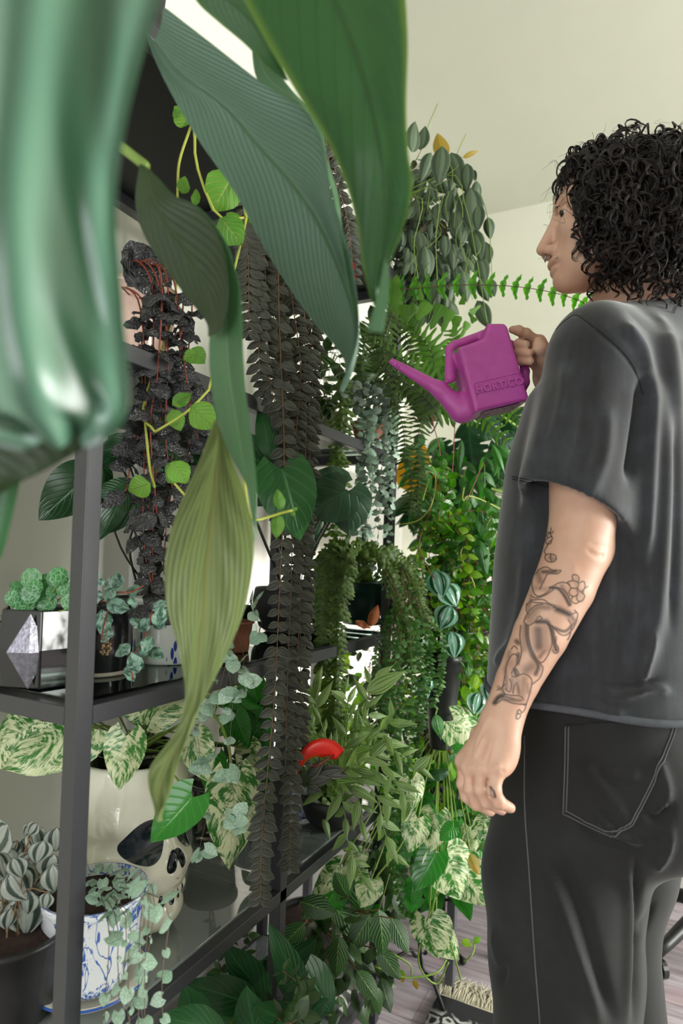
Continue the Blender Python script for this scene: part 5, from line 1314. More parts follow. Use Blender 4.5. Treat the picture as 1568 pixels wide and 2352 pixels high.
pot(pl.root, b0, .050, .054, .108, M['black_glaze'], rim=.001); lathe('pot_foot', [(0, 0), (.052, 0), (.053, .004), (.05, .006)], b0, M['cream_glaze'], pl.root)
tp = b0+Vector((0, 0, .11))
for (x0, y0, x1, y1) in ((215,1335,210,1300), (250,1370,270,1320), (262,1350,240,1380), (290,1360,325,1350), (245,1385,290,1395), (235,1400,235,1462), (255,1440,230,1475), (300,1480,262,1505), (310,1500,345,1480), (300,1515,330,1530), (320,1450,340,1420), (340,1490,375,1510), (290,1530,310,1560), (330,1440,300,1420), (275,1345,268,1315), (345,1460,330,1500), (300,1370,310,1395), (240,1330,225,1345), (360,1440,375,1400), (318,1545,300,1500), (350,1400,385,1385),(350,1425,380,1440),(228,1355,215,1385)):
    px_leaf(pl, K['episcia'], (x0, y0), (x1, y1), rnd.uniform(.83, .90), -.01, 1.25, tilt=rnd.uniform(-.5, .5), nz=.3)
for q in ([tp, S(262,1362,.87), S(300,1360,.87), S(330,1345,.88)], [tp, S(250,1385,.85), S(240,1430,.84), S(232,1470,.84)], [S(350,1400,.9), S(330,1470,.87), S(300,1515,.86), S(306,1560,.86)]): tube('stem', q, .0011, M['stem_red'], pl.root, 5, 16)
g = G()
for i in range(26): p = S(243+rnd.uniform(-12, 12), 1495+rnd.uniform(-18, 10), .845); g.add(*tube_vf([p, p+rv(.002)+Vector((0, 0, .002))], .0012, 5))
g.build('dry_flower', simple('dry_bract', srgb('8c7450')), pl.root, kind='stuff'); tube('stem', [S(246,1430,.845), S(242,1490,.845)], .0005, M['stem_brown'], pl.root, 4, 6)
pl.finish()
b0 = on(382, 1500, -.79, 1.041)
o = empty('ceramic_pot', b0, 'white ceramic pot painted with blue dots on the glass shelf', 'pot')
pot(o, b0, .058, .060, .112, M['dots'], rim=.0006)
b0 = on(545, 1448, -.80, 1.041); o = empty('glass_terrarium', b0, 'small faceted glass box with black wire edges on the glass shelf', 'terrarium')
for (sx_, sy_) in ((-1, -1), (-1, 1), (1, -1), (1, 1)): tube('wire_edge', [b0+Vector((sx_*.03, sy_*.03, .002)), b0+Vector((sx_*.036, sy_*.036, .05)), b0+Vector((sx_*.022, sy_*.022, .085))], .0012, M['metal_black'], o, 5)
g = G(); v = [b0+Vector((x*r, y*r, z)) for r, z in ((.03, .002), (.036, .05), (.022, .085)) for x, y in ((-1, -1), (1, -1), (1, 1), (-1, 1))]
g.add(v, [(i*4+k, i*4+(k+1) % 4, (i+1)*4+(k+1) % 4, (i+1)*4+k) for i in range(2) for k in range(4)]+[(3, 2, 1, 0)]); g.build('pane', M['clear'], o, smooth=False)
# jar at the left edge
b0 = on(-12, 1500, -.86, 1.041); pl = Plant('terrarium_jar', 'glass jar of pebbles and tiny succulents cut by the left edge', 'jar', b0)
lathe('jar', [(0, 0), (.038, 0), (.045, .01), (.047, .06), (.040, .085), (.041, .09), (.039, .09), (.037, .085), (.044, .06), (.042, .012), (0, .004)], b0, M['clear'], pl.root)
lathe('gravel', [(0, .03), (.03, .028), (.041, .022), (.040, .008), (0, .006)], b0, M['pebble'], pl.root)
for i in range(22): p = b0+Vector((rnd.uniform(-.025, .025), rnd.uniform(-.025, .025), .032)); pl.leaf(K['turtle'], p, rv(.6)+Vector((0, 0, 1)), rv(1)+Vector((0, 0, .6)), rnd.uniform(.012, .022))
pl.finish()

# ------------------------------------------------------------------ broad dark leaves behind the near post
b0 = on(330, 1400, -.93, 1.041)
pl = Plant('anthurium', 'dark green anthurium with pointed leathery leaves behind the near post', 'plant', b0)
pot(pl.root, b0, .05, .06, .10, M['black_plastic']); tp = b0+Vector((0, 0, .1))
for b, t_, d, w_ in [((232,1062),(88,1196),1.12,1.3), ((215,1040),(215,1170),1.2,1.3), ((330,1120),(210,1130),1.1,1.1), ((340,1010),(215,1040),1.12,1.0), ((300,1100),(232,1240),1.06,.75), ((345,1130),(243,1225),1.08,.75), ((420,1000),(350,1110),1.15,1.2), ((390,960),(300,1000),1.2,1.3),
   ((440,1040),(500,1150),1.2,1.2), ((280,1020),(228,1075),1.15,1.2), ((400,1060),(345,1160),1.2,1.2), ((250,1000),(330,1060),1.2,1.2)]:
    a = px_leaf(pl, K['bigdark'], b, t_, d, -.03, w_, tilt=rnd.uniform(-.3, .3), nz=.2); tube('petiole', [a, a.lerp(tp, .5)+rv(.03), tp+rv(.015)], .0022, M['stem_dark'], pl.root, 6, 10)
pl.finish()

# ------------------------------------------------------------------ pink pot and the black puckered trailer on the high shelf
b0 = on(300, 790, -.86, 1.521)
pl = Plant('begonia', 'black glossy puckered trailer on red stems hanging from a pale pink pot', 'plant', b0)
pot(pl.root, b0, .062, .078, .175, M['pink_glaze'])
tp = b0+Vector((0, 0, .18))
ends = [((345,640),(352,780),(330,960),(300,1050),.93), ((360,640),(385,800),(380,1000),(400,1150),.92), ((400,650),(415,780),(430,880),(455,1010),.93), ((330,700),(325,830),(340,1100),(345,1260),.95), ((370,640),(362,850),(345,980),(360,1180),.9), ((420,660),(405,900),(390,1100),(375,1300),.94),
        ((385,650),(372,900),(352,1180),(350,1400),.93), ((350,660),(345,900),(310,1000),(290,1130),.97), ((440,680),(430,850),(435,1010),(420,1120),.96), ((320,700),(335,900),(330,1240),(370,1420),.93)]
for i, (a, b, c, e, d) in enumerate(ends):
    strand(pl, [tp+rv(.02), S(a[0]-40, a[1]-40, d+.05), S(*a, d), S(*b, d), S(*c, d-.01), S(*e, d)], K['pucker'], .024, .034, M['stem_red'], .0016, 'pairs', lift=.35, jitter=.8, face=.9, taper=.1, bare=.42)
for i in range(26): px_leaf(pl, K['pucker'], (rnd.uniform(280, 350), rnd.uniform(560, 640)), (rnd.uniform(290, 380), rnd.uniform(560, 660)), .98, 0, 1.2, rnd.uniform(-1, 1))
pl.finish()

# ------------------------------------------------------------------ plectranthus with yellow green stems
b0 = Vector((-.80, .86, TOP+.022))
pl = Plant('plectranthus', 'yellow green crinkled leaf plant trailing past the black underside of the top board', 'plant', b0)
pot(pl.root, b0, .05, .065, .11, M['black_plastic']); tp = b0+Vector((0, 0, .1))
for b, t_, d, w_ in [((440,285),(400,240),.88,1.2), ((450,290),(475,320),.89,1.), ((535,398),(492,482),.87,1.25), ((418,445),(426,402),.88,.9), ((448,472),(450,432),.88,.7), ((505,500),(555,560),.87,1.2), ((520,490),(556,520),.88,.9), ((560,495),(600,500),.88,1.), 
    ((440,930),(490,985),.86,1.2), ((395,940),(415,990),.88,1.), ((345,1110),(292,1130),.86,1.25), ((395,1060),(430,1110),.86,1.2), ((420,1065),(385,1110),.87,1.2), ((440,800),(470,835),.9,1.2), ((455,810),(420,830),.9,1.1),
    ((645,1172),(638,1122),.80,.72), ((640,1180),(634,1238),.80,.72), ((672,1172),(684,1166),.80,.9), ((668,1174),(678,1186),.80,.9), ((400,250),(410,275),.88,1.), ((395,930),(440,905),.88,.8)]:
    px_leaf(pl, K['mint'], b, t_, d, 0, w_, tilt=rnd.uniform(-.3, .3))
stems(pl, [[tp, S(420,120,.95), S(445,285,.88), S(452,380,.87), S(500,495,.87), S(560,500,.88)], [S(440,285,.88), S(412,370,.88), S(408,440,.88)], [S(540,400,.87), S(552,440,.87), S(566,500,.88)],
   [S(480,895,.88), S(430,945,.87), S(356,992,.87)], [S(330,930,.9), S(342,1060,.88), S(355,1120,.87)], [S(400,1110,.86), S(428,1142,.86)], [S(566,500,.88), S(520,700,.92), S(500,800,.90), S(480,895,.88)], [S(520,700,.92), S(522, 900, .8), S(556, 1080, .72), S(572,1180,.75), S(592,1194,.79), S(640,1180,.80), S(672,1172,.80)], [S(356,992,.87), S(330,930,.9), S(400, 700, .94), S(408,440,.88)]], M['stem_yellow'], .0018)
pl.finish()

# ------------------------------------------------------------------ long charcoal strands in front of the shelving
b0 = Vector((-.80, 1.10, TOP+.022))
pl = Plant('trailing_lipstick_vine', 'long dark charcoal vine of paired leaves hanging from the top board to the low shelf', 'plant', b0)
pot(pl.root, b0, .075, .10, .15, M['black_plastic']); tp = b0+Vector((0, 0, .15))
def topedge(x): return S(x, 1268-.74*FPX/dF(x), dF(x)-.02)
for (xs, ds) in [([(640,430),(640,700),(652,1000),(650,1180),(640,1400),(630,1600),(612,1800),(600,1950),(598,2065)], -.05), ([(690,520),(700,800),(700,1100),(690,1300),(684,1500),(672,1700),(668,1880),(665,1990)], -.03),
   ([(670,500),(705,780),(712,1000),(700,1200),(690,1400),(690,1600),(684,1740)], .0), ([(600,450),(610,650),(618,850),(640,960),(665,1040)], -.02), ([(580,440),(580,560),(590,700),(596,860)], -.02), ([(620,440),(640,700),(680,900),(706,1100),(712,1300),(700,1420)], .02),
   ([(590,460),(600,600),(640,780),(668,900),(690,1010)], 0), ([(640,500),(672,700),(690,850),(680,1000),(672,1200),(668,1350),(660,1560),(655,1760)], -.02), ([(560,480),(570,600),(572,760)], -.01), ([(700,560),(716,700),(716,900),(712,1080)], .0),
   ([(615,440),(605,600),(612,740),(606,900)], 0), ([(660,480),(650,700),(660,850),(700,1000),(704,1260)], .03), ([(720,600),(714,760),(700,940),(660,1010)], .0), ([(745,280),(775,420),(800,520),(812,640)], -.04), ([(730,250),(745,330),(770,440),(800,560),(790,640)], -.02), ([(690,520),(690,700),(700,1250),(704,1440),(690,1640)], .04)]:
    pts_s = [tp+rv(.03), topedge(xs[0][0])+Vector((0, 0, .03))]+[S(x, y, dF(x)-.045+ds) for x, y in xs]
    if xs[0][0] in (745, 730, 720):
        for (x, y) in ((765, 340), (806, 598), (812, 612), (768, 352)): pl.leaf(K['redflower'], S(x, y, dF(x)-.08), Vector((rnd.uniform(-.3, .3), 0, -1)), toward_cam(S(x, y, 1.2)), .03)
    strand(pl, pts_s, K['strap_dark'], .0225, .029, M['stem_brown'], .0013, 'pairs', lift=.55, jitter=.35, face=.9, taper=.15, bare=.12, flat=(rnd.random() < .75))
pl.finish()
# ================================================================== middle shelf, far bay
MZ = 1.041
# round black pot with big heart leaves
b0 = on(650, 1440, -.86, MZ)
pl = Plant('philodendron', 'broad heart leaved philodendron in a round matt black pot on the middle glass shelf', 'plant', b0)
pot(pl.root, b0, .05, .075, .11, M['black_plastic'], prof=[(0, 0), (.045, 0), (.062, .012), (.078, .05), (.080, .08), (.075, .108), (.072, .111), (.069, .108), (.07, .09), (0, .088)])
tp = b0+Vector((0, 0, .10))
for b, t_, d, k, w_ in [((648,1078),(690,1240),1.12,'bigheart',1.05), ((624,1060),(596,925),1.14,'nest',.85), ((632,1062),(572,992),1.15,'nest',.95), ((620,1085),(560,1030),1.2,'bigheart',1.0),
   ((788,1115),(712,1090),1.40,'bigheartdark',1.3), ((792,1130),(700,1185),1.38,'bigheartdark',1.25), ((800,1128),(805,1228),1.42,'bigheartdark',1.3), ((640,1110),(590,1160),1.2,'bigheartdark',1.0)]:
    a = px_leaf(pl, K[k], b, t_, d, -.02, w_, tilt=rnd.uniform(-.25, .25), nz=.2); tube('petiole', [a, a.lerp(tp, .4)+rv(.02)+Vector((0, 0, .02)), tp+rv(.02)], .0028, M['stem_dark'], pl.root, 6, 12)
stems(pl, [[tp, S(610,1250,1.35), S(585,1190,1.32)], [tp, S(700,1290,1.4), S(755,1190,1.4)], [tp, S(720,1260,1.45), S(790,1130,1.42)], [tp, S(690,1280,1.4), S(745,1170,1.38)]], M['stem_dark'], .0035)
pl.finish()
# small pot beside it
b0 = on(722, 1440, -.90, MZ)
pl = Plant('snake_plant', 'narrow dark upright leaves in a small dark pot beside the round black one', 'plant', b0)
pot(pl.root, b0, .04, .05, .10, M['black_plastic']); tp = b0+Vector((0, 0, .1))
for (b, t_) in (((700,1310),(760,1180)), ((705,1310),(735,1160)), ((690,1300),(700,1190)), ((712,1310),(750,1250)), ((698,1300),(670,1210)), ((708,1320),(780,1290))): px_leaf(pl, K['nest'], b, t_, 1.52, 0, .35, tilt=rnd.uniform(-.6, .6))
pl.finish()
# dark green pot with scalloped fern
b0 = on(832, 1428, -.78, MZ)
pl = Plant('scalloped_fern', 'olive scalloped fern in a dark green pot, fronds trailing off the glass shelf', 'fern', b0)
pot(pl.root, b0+Vector((0, 0, .008)), .050, .066, .118, M['green_plastic'], rim=.003); lathe('saucer', [(0, .003), (.058, .003), (.064, .016), (.062, .018), (.054, .006), (0, .006)], b0-Vector((0, 0, .003)), M['green_plastic'], pl.root)
tp = b0+Vector((0, 0, .12))
fr = [([(785,880),(787,960),(776,1040),(780,1110),(768,1200),(770,1290)], 1.48), ([(800,1270),(775,1300),(762,1380),(758,1480),(752,1580),(748,1680),(742,1720)], 1.44), ([(820,1280),(870,1275),(905,1330),(925,1400),(940,1470),(955,1540)], 1.50),
      ([(800,1275),(770,1260),(740,1300),(735,1360),(745,1430)], 1.46), ([(810,1270),(790,1330),(782,1380),(776,1500),(770,1620),(765,1700)], 1.42), ([(790,1280),(750,1330),(742,1440),(738,1540)], 1.43), ([(840,1270),(930,1300),(960,1380),(972,1440)], 1.5)]
for q, d in fr:
    q0 = [S(x, y, d) for x, y in q]
    strand(pl, ([tp] if q[0][1] > 1200 else [])+q0, K['scallop'], .0155, .036, M['stem_dark'], .0010, 'pairs', lift=.45, jitter=.5, face=.6, taper=.35, flat=True)
pl.finish()
o = LeafKind('dried_leaf', K['dry'].m, 2, shape='ovate', W=.5, nl=8, nw=4, fold=.3, curl=1.6, wave=1.)
for i, (b, t_) in enumerate((((815,1428),(850,1436)), ((850,1440),(862,1395)))):
    a, e = S(*b, 1.44), S(*t_, 1.44); a.z = max(a.z, MZ+.004); ob = link('dried_leaf', o.me[i], None, orient(a, e-a, toward_cam(a)+Vector((0, 0, .5)), (e-a).length*1.1)); props(ob, ('curled rust brown dried leaf lying flat by the green pot', 'curled rust brown dried leaf standing on its edge by the green pot')[i], 'leaf')
# silver string of hearts on a glass pedestal dish, high shelf
b0 = on(848, 1000, -.80, 1.521)
pl = Plant('string_of_hearts', 'grey silver string of hearts spilling from a dark bowl on a glass pedestal dish', 'plant', b0)
lathe('glass_stand', [(0, 0), (.035, 0), (.036, .004), (.008, .012), (.007, .030), (.012, .034), (.007, .038), (.010, .05), (.06, .056), (.062, .062), (.055, .061), (0, .058)], b0, M['clear'], pl.root)
pot(pl.root, b0+Vector((0, 0, .062)), .042, .056, .055, M['terracotta']); tp = b0+Vector((0, 0, .12))
g = G()
for i in range(5):
    p = tp+Vector((rnd.uniform(-.03, .03), rnd.uniform(-.03, .03), .002)); v, f, u = lathe_vf([(0, -.008), (.007, -.006), (.010, 0), (.007, .006), (0, .008)], p, 8); g.add(v, f)
g.build('clay_ball', M['terracotta'], pl.root, kind='stuff')
for i in range(70): px_leaf(pl, K['heartsdim'], (rnd.uniform(785, 890), rnd.uniform(875, 930)), (rnd.uniform(785, 890), rnd.uniform(880, 940)), rnd.uniform(1.5, 1.6), 0, 1., rnd.uniform(-1, 1)) if False else pl.leaf(K['heartsdim'], S(rnd.uniform(785, 900), rnd.uniform(880, 940), rnd.uniform(1.48, 1.6)), rv(1), toward_cam(tp)+rv(.6), rnd.uniform(.014, .022))
for i in range(17):
    x = rnd.uniform(820, 905); L = rnd.uniform(.16, .40); k = 'hearts' if rnd.random() < .45 else 'heartsdim'
    p0 = S(x, 955, rnd.uniform(1.50, 1.6)); strand(pl, [tp+(p0-tp)*.6]+hang(p0, L, .015), K[k], .021, .021, M['stem_mauve'], .0006, 'alt', lift=.6, jitter=.8, face=.9, taper=.3)
pl.finish()
# dark leathery plant behind, high shelf (grey green mass)
b0 = on(745, 950, -.93, 1.521)
pl = Plant('moss_pole_plant', 'round leaved plant against a mossy olive vase on the high shelf', 'plant', b0)
lathe('vase', [(0, 0), (.03, 0), (.055, .04), (.06, .09), (.045, .14), (.03, .17), (.026, .168), (0, .16)], b0, simple('olive_glass', srgb('3d4225'), .3), pl.root)
for i in range(5):
    x = rnd.uniform(720, 900); strand(pl, [b0+Vector((0, 0, .16)), S(x, 800, 1.62), S(x+rnd.uniform(-20, 30), 860+rnd.uniform(0, 60), 1.6), S(x+rnd.uniform(-30, 30), 940, 1.58)], K['hoyadark'], .035, .045, M['stem_brown'], .001, 'pairs', face=.8, taper=.2)
for (b, t_) in (((800,850),(905,800)), ((790,900),(880,860)), ((870,880),(790,915)), ((880,770),(925,830)), ((760,830),(800,880)), ((850,700),(880,770)), ((860,800),(830,730)), ((900,850),(960,870))): px_leaf(pl, K['hoyadark'], b, t_, 1.75, 0, .8, rnd.uniform(-.5, .5))
pl.finish()

# ================================================================== low shelf, far bay
LZ = .586
b0 = on(672, 1972, -.80, LZ)
pl = Plant('goldfish_plant', 'blue and white floral pot with a saucer holding a red curved crest flower', 'plant', b0)
pot(pl.root, b0+Vector((0, 0, .010)), .045, .060, .135, M['bw'], rim=.002)
lathe('saucer', [(0, .004), (.058, .004), (.072, .016), (.075, .018), (.072, .021), (.056, .009), (0, .009)], b0-Vector((0, 0, .003)), M['bw'], pl.root)
tp = b0+Vector((0, 0, .14))
# the red crest: a curved, serrated bract with thickness
c_ = catmull([(682,1772),(688,1735),(708,1708),(738,1696),(768,1702),(792,1722)], 30); w_ = [6+38*math.sin(PI*.5*min(1, t*1.7))**1.1-(8*max(0, t-.7)/.3) for t in np.linspace(0, 1, 30)]
g = G(); v = []; uv = []
for i in range(30):
    a = c_[i]; tn = c_[min(29, i+1)]-c_[max(0, i-1)]; tn /= np.linalg.norm(tn); nn = np.array([-tn[1], tn[0]]); sr_ = (4 if i % 3 == 0 else -3) if i > 16 else 0
    for j in range(5):
        s = j/4; q = a+nn*w_[i]*s+(nn*sr_ if j == 4 else 0); v.append(S(q[0], q[1], 1.20+.012*abs(s-.4))); uv.append((s, i/29))
g.add([tuple(k) for k in v], [(i*5+j, i*5+j+1, (i+1)*5+j+1, (i+1)*5+j) for i in range(29) for j in range(4)], uv)
t = NT('red_crest'); uvn = t.n('ShaderNodeTexCoord'); sp = t.n('ShaderNodeSeparateXYZ'); t.t.links.new(uvn.outputs['UV'], sp.inputs[0])
M['red'] = t.done(t.pb(t.mix(t.ramp(sp.outputs[0], [(.75, 0.), (1., 1.)]), srgb('e02412'), t.mix(t.ramp(sp.outputs[1], [(.2, 0.), (.5, 1.)]), srgb('e0a01a'), srgb('c81e0e'))), .35, Emission_Strength=0.))
o = g.build('red_crest', M['red'], pl.root); o['label'] = 'red curved crest with a serrated edge'; sd = o.modifiers.new('t', 'SOLIDIFY'); sd.thickness = .003
stems(pl, [[tp, S(690,1800,1.22), S(684,1768,1.205)], [tp, S(720,1760,1.2), S(765,1735,1.2)]], M['stem_red'], .002)
for (b, t_, k) in (((700,1790),(740,1745),'strap_dark'), ((720,1780),(790,1765),'strap_dark'), ((740,1770),(800,1780),'strap_dark'), ((700,1800),(760,1790),'strap_dark'), ((690,1800),(650,1770),'hoyadark'), ((700,1810),(690,1760),'hoyadark'), ((700,1800),(735,1820),'strap_dark')): px_leaf(pl, K[k], b, t_, 1.22, -.02, .7, rnd.uniform(-.6, .6))
pl.finish()
b0 = on(588, 1975, -.90, LZ); pl = Plant('orchid_pot', 'second blue and white pot half hidden behind the charcoal strands', 'plant', b0)
pot(pl.root, b0, .045, .058, .12, M['bw'], rim=.002); tp = b0+Vector((0, 0, .12))
for (b, t_) in (((600,1830),(555,1760)), ((610,1830),(640,1900)), ((600,1830),(600,1730)), ((590,1840),(560,1900)), ((620,1850),(640,1960))): px_leaf(pl, K['nest'], b, t_, 1.42, -.03, .9, rnd.uniform(-.5, .5))
pl.finish()
b0 = on(487, 1945, -.90, LZ); pl = Plant('clear_pot', 'smoky clear nursery pot behind the skull with a tumbling pothos', 'plant', b0)
pot(pl.root, b0, .045, .058, .13, M['smoke']); tp = b0+Vector((0, 0, .13))
strand(pl, [tp, S(500,1760,1.25), S(540,1740,1.22), S(575,1800,1.2)], K['hoyadark'], .03, .05, M['stem_brown'], .0015, 'pairs', face=.8)
strand(pl, [tp, S(560,1640,1.3), S(600,1600,1.28), S(615,1660,1.26)], K['hoyadark'], .03, .05, M['stem_brown'], .0015, 'pairs', face=.8)
for (b, t_) in (((545,1620),(590,1700)), ((560,1650),(610,1760)), ((520,1690),(560,1640)), ((590,1640),(605,1730))): px_leaf(pl, K['pothos'], b, t_, 1.3, -.02, 1., rnd.uniform(-.5, .5))
pl.finish()
# fine silver hearts dangling between
b0 = on(540, 1420, -.70, MZ)
pl = Plant('string_of_hearts', 'thin dangling strings of pale silver hearts between the yellow-green leaf and the charcoal strands', 'plant', b0+Vector((0, 0, 0)))
pot(pl.root, b0+Vector((-.06, .08, 0)), .03, .036, .06, M['terracotta']); tp = b0+Vector((-.06, .08, .06))
for q in ([(520,1440),(520,1500),(528,1530),(515,1600)], [(512,1460),(535,1600),(528,1700),(532,1780),(540,1880),(545,1900)], [(560,1540),(572,1570),(560,1590)], [(495,1560),(470,1620),(452,1680),(462,1760)], [(530,1480),(500,1600),(520,1640)], [(585,1400),(590,1460)], [(540,1600),(500,1680),(480,1850),(455,1960)]):
    strand(pl, [tp, S(q[0][0], q[0][1]-30, .98)]+[S(x, y, .97) for x, y in q], K['hearts'], .085, .020, M['stem_mauve'], .0005, 'pairs', lift=.4, jitter=.8, face=1., taper=.2, bare=.25)
for (x, y) in ((520,1515),(535,1520),(512,1522),(528,1508),(455,1650),(470,1740),(458,1755),(525,1765),(520,1780),(535,1790),(530,1870),(545,1870),(540,1885),(470,1950),(455,1962),(525,1590),(535,1600),(570,1565),(560,1550)):
    pl.leaf(K['hearts'], S(x, y, .96), rv(1), toward_cam(tp)+rv(.3), .022)
pl.finish()

# ================================================================== bottom board
BZ = .128
b0 = on(700, 2330, -.84, BZ)
pl = Plant('prayer_plant', 'prayer plant with pale herringbone veins on the bottom board', 'plant', b0)
pot(pl.root, b0, .07, .085, .13, M['black_plastic']); tp = b0+Vector((0, 0, .13))
for (b, t_) in (((870,2090),(885,2200)), ((760,2080),(840,2150)), ((690,2070),(770,2100)), ((850,2100),(800,2190)), ((730,2140),(710,2230)), ((700,2120),(640,2180)), ((780,2150),(770,2250)), ((870,2180),(920,2250)), ((900,2110),(940,2190)), ((750,2060),(690,2110)), ((820,2230),(870,2300)), ((760,2220),(730,2300)), ((680,2180),(660,2260)), ((840,2100),(830,2000)), ((800,2060),(770,2010))):
    a = px_leaf(pl, K['maranta'], b, t_, rnd.uniform(1.35, 1.5), -.03, 1.1, rnd.uniform(-.4, .4), nz=.3); tube('petiole', [a, a.lerp(tp, .5)+rv(.02), tp], .0016, M['stem_brown'], pl.root, 5, 8)
cloud(pl, K['hoyadark'], 780, 2200, 110, 140, 1.4, 1.6, 90, .055, stem=M['stem_brown'], org=tp)
pl.finish()
b0 = on(560, 2400, -.82, BZ)
pl = Plant('bird_nest_plant', 'low plant with very broad dark green leaves at the foot of the shelving', 'plant', b0)
pot(pl.root, b0, .07, .09, .12, M['black_plastic']); tp = b0+Vector((0, 0, .12))
for (b, t_, d, w_) in (((700,2320),(648,2160),1.18,.75), ((620,2300),(520,2190),1.2,.9), ((600,2310),(430,2260),1.15,.9), ((745,2420),(615,2300),1.1,1.1), ((560,2300),(690,2180),1.28,.9), ((700,2340),(580,2210),1.3,1.2), ((470,2400),(430,2290),1.05,1.1), ((520,2380),(395,2330),1.0,1.2), ((640,2400),(740,2300),1.2,1.), ((560,2380),(500,2270),1.15,1.3), ((760,2330),(700,2200),1.3,1.2), ((600,2420),(560,2300),1.1,1.2), ((480,2330),(560,2230),1.3,1.1)):
    a = px_leaf(pl, K['nest'], b, t_, d, -.05, w_, rnd.uniform(-.4, .4), nz=.3); tube('petiole', [a, a.lerp(tp, .6), tp+rv(.02)], .003, M['stem_green'], pl.root, 6, 8)
strand(pl, [tp, S(560,2200,1.3), S(580,2110,1.35)], K['hoyadark'], .03, .04, M['stem_brown'], .0012, 'pairs'); strand(pl, [tp, S(520,2260,1.2), S(500,2180,1.25), S(540,2150,1.25)], K['hoyadark'], .03, .04, M['stem_brown'], .0012, 'pairs')
strand(pl, [tp, S(660,2350,1.0), S(700,2280,1.1), S(650,2230,1.1)], K['hoyadark'], .035, .045, M['stem_brown'], .0012, 'pairs')
cloud(pl, K['hoyadark'], 620, 2290, 120, 90, 1.3, 1.45, 60, .05, stem=M['stem_brown'], org=tp)
pl.finish()

# ================================================================== on top of the shelving, far end: velvet leaved basket
b0 = Vector((-.80, 1.50, TOP+.022))
pl = Plant('velvet_philodendron', 'grey green velvet leaved climber tumbling from the far end of the top board', 'plant', b0)
pot(pl.root, b0, .07, .09, .12, M['black_plastic']); tp = b0+Vector((0, 0, .13))
vf = [((945,350),(958,275)), ((965,345),(975,285)), ((930,340),(920,290)), ((1015,335),(1005,415)), ((990,350),(975,412)), ((1012,360),(1010,418)), ((1050,355),(1045,430)), ((1072,375),(1068,435)), ((1035,350),(1055,425)), ((1085,390),(1092,415)), ((1068,440),(1075,520)), ((1095,415),(1098,465)), ((1080,430),(1085,530)), ((1098,470),(1095,530)),
      ((1120,498),(1128,545)), ((1085,525),(1098,595)), ((985,420),(995,465)), ((985,490),(992,548)), ((1020,540),(1022,590)), ((1115,555),(1112,620)), ((1100,590),(1115,650)), ((975,565),(985,640)), ((1010,600),(1000,640)), ((940,600),(925,625)), ((1045,610),(1050,660)), ((1060,620),(1075,690)), ((1100,640),(1120,690)), ((950,400),(935,460)), ((960,450),(945,520)), ((1035,440),(1020,500)), ((1050,480),(1055,550)), ((1000,470),(1005,520)), ((1095,690),(1118,755)), ((1000,640),(985,700)), ((1040,560),(1045,610)), ((960,530),(965,590)), ((1125,640),(1135,680))]
for b, t_ in vf: px_leaf(pl, K['velvet'], b, t_, rnd.uniform(1.58, 1.72), 0, 1.05, rnd.uniform(-.6, .6))
px_leaf(pl, K['velvetlt'], (1020,365), (1005,302), 1.64, 0, 1.1, .3); px_leaf(pl, K['velvetlt'], (1062,362), (1100,348), 1.64, 0, .7, .8)
cloud(pl, K['velvet'], 1000, 520, 80, 170, 1.66, 1.9, 230, .058, down=1.2, stem=M['stem_dark'], org=tp)
cloud(pl, K['velvet'], 975, 610, 70, 110, 1.68, 1.9, 130, .058, down=1.2, stem=M['stem_dark'], org=tp)
stems(pl, [[tp, S(945,380,1.64), S(978,300,1.64), S(1005,238,1.64)], [tp, S(1030,400,1.64), S(1050,350,1.64), S(1070,308,1.64)], [tp, S(1020,400,1.62), S(1070,480,1.62), S(1095,600,1.62), S(1118,740,1.62)], [tp, S(1060,400,1.65), S(1090,420,1.63), S(1120,500,1.63), S(1130,640,1.63)],
    [tp, S(990,430,1.6), S(1000,560,1.6), S(1005,680,1.6)], [tp, S(960,450,1.6), S(950,560,1.6), S(960,640,1.6)], [tp, S(1010,380,1.62), S(1040,420,1.62), S(1060,470,1.62), S(1062,500,1.62)]], M['stem_green'], .0011)
for i in range(22):
    x = rnd.uniform(940, 1120); y = rnd.uniform(400, 700); tube('tendril', [S(x, y, 1.62), S(x+rnd.uniform(-15, 15), y+30, 1.62), S(x+rnd.uniform(-30, 30), y+70, 1.62)], .0006, M['stem_green'], pl.root, 4, 8)
pl.finish()
# sword fern with wide pinnae, and its long horizontal frond
def frond(pl, q, d, kind, step, size, ends=(.5, 1.0), flat=True, lift=.3, taper=.6, sm='stem_dark', face=.8, down=0.):
    pts_ = [S(x, y, d if not hasattr(d, '__len__') else lerp(d[0], d[1], i/(len(q)-1))) for i, (x, y) in enumerate(q)]
    strand(pl, pts_, kind, step, size, M[sm], .0013, 'pairs', lift=lift, jitter=.25, face=face, taper=taper, flat=flat)
hk = M['black_plastic']
b0 = S(985, 915, 1.78)
pl = Plant('sword_fern', 'fern with broad drooping fronds hanging beside the far post under the velvet leaves', 'fern', b0)
lathe('pot', [(0, 0), (.03, 0), (.05, .05), (.055, .055), (.052, .06), (0, .05)], b0-Vector((0, 0, .06)), M['terracotta'], pl.root)
tube('hook_wire', [b0+Vector((.05, 0, 0)), b0+Vector((.02, -.02, -.10)), b0+Vector((-.02, 0, -.07))], .002, M['metal_black'], pl.root, 6, 12)
tube('hanger', [b0, b0+Vector((0, 0, .12)), Vector((FX+.012, YS[2]+.014, 1.90))], .0014, M['metal_black'], pl.root, 5, 12)
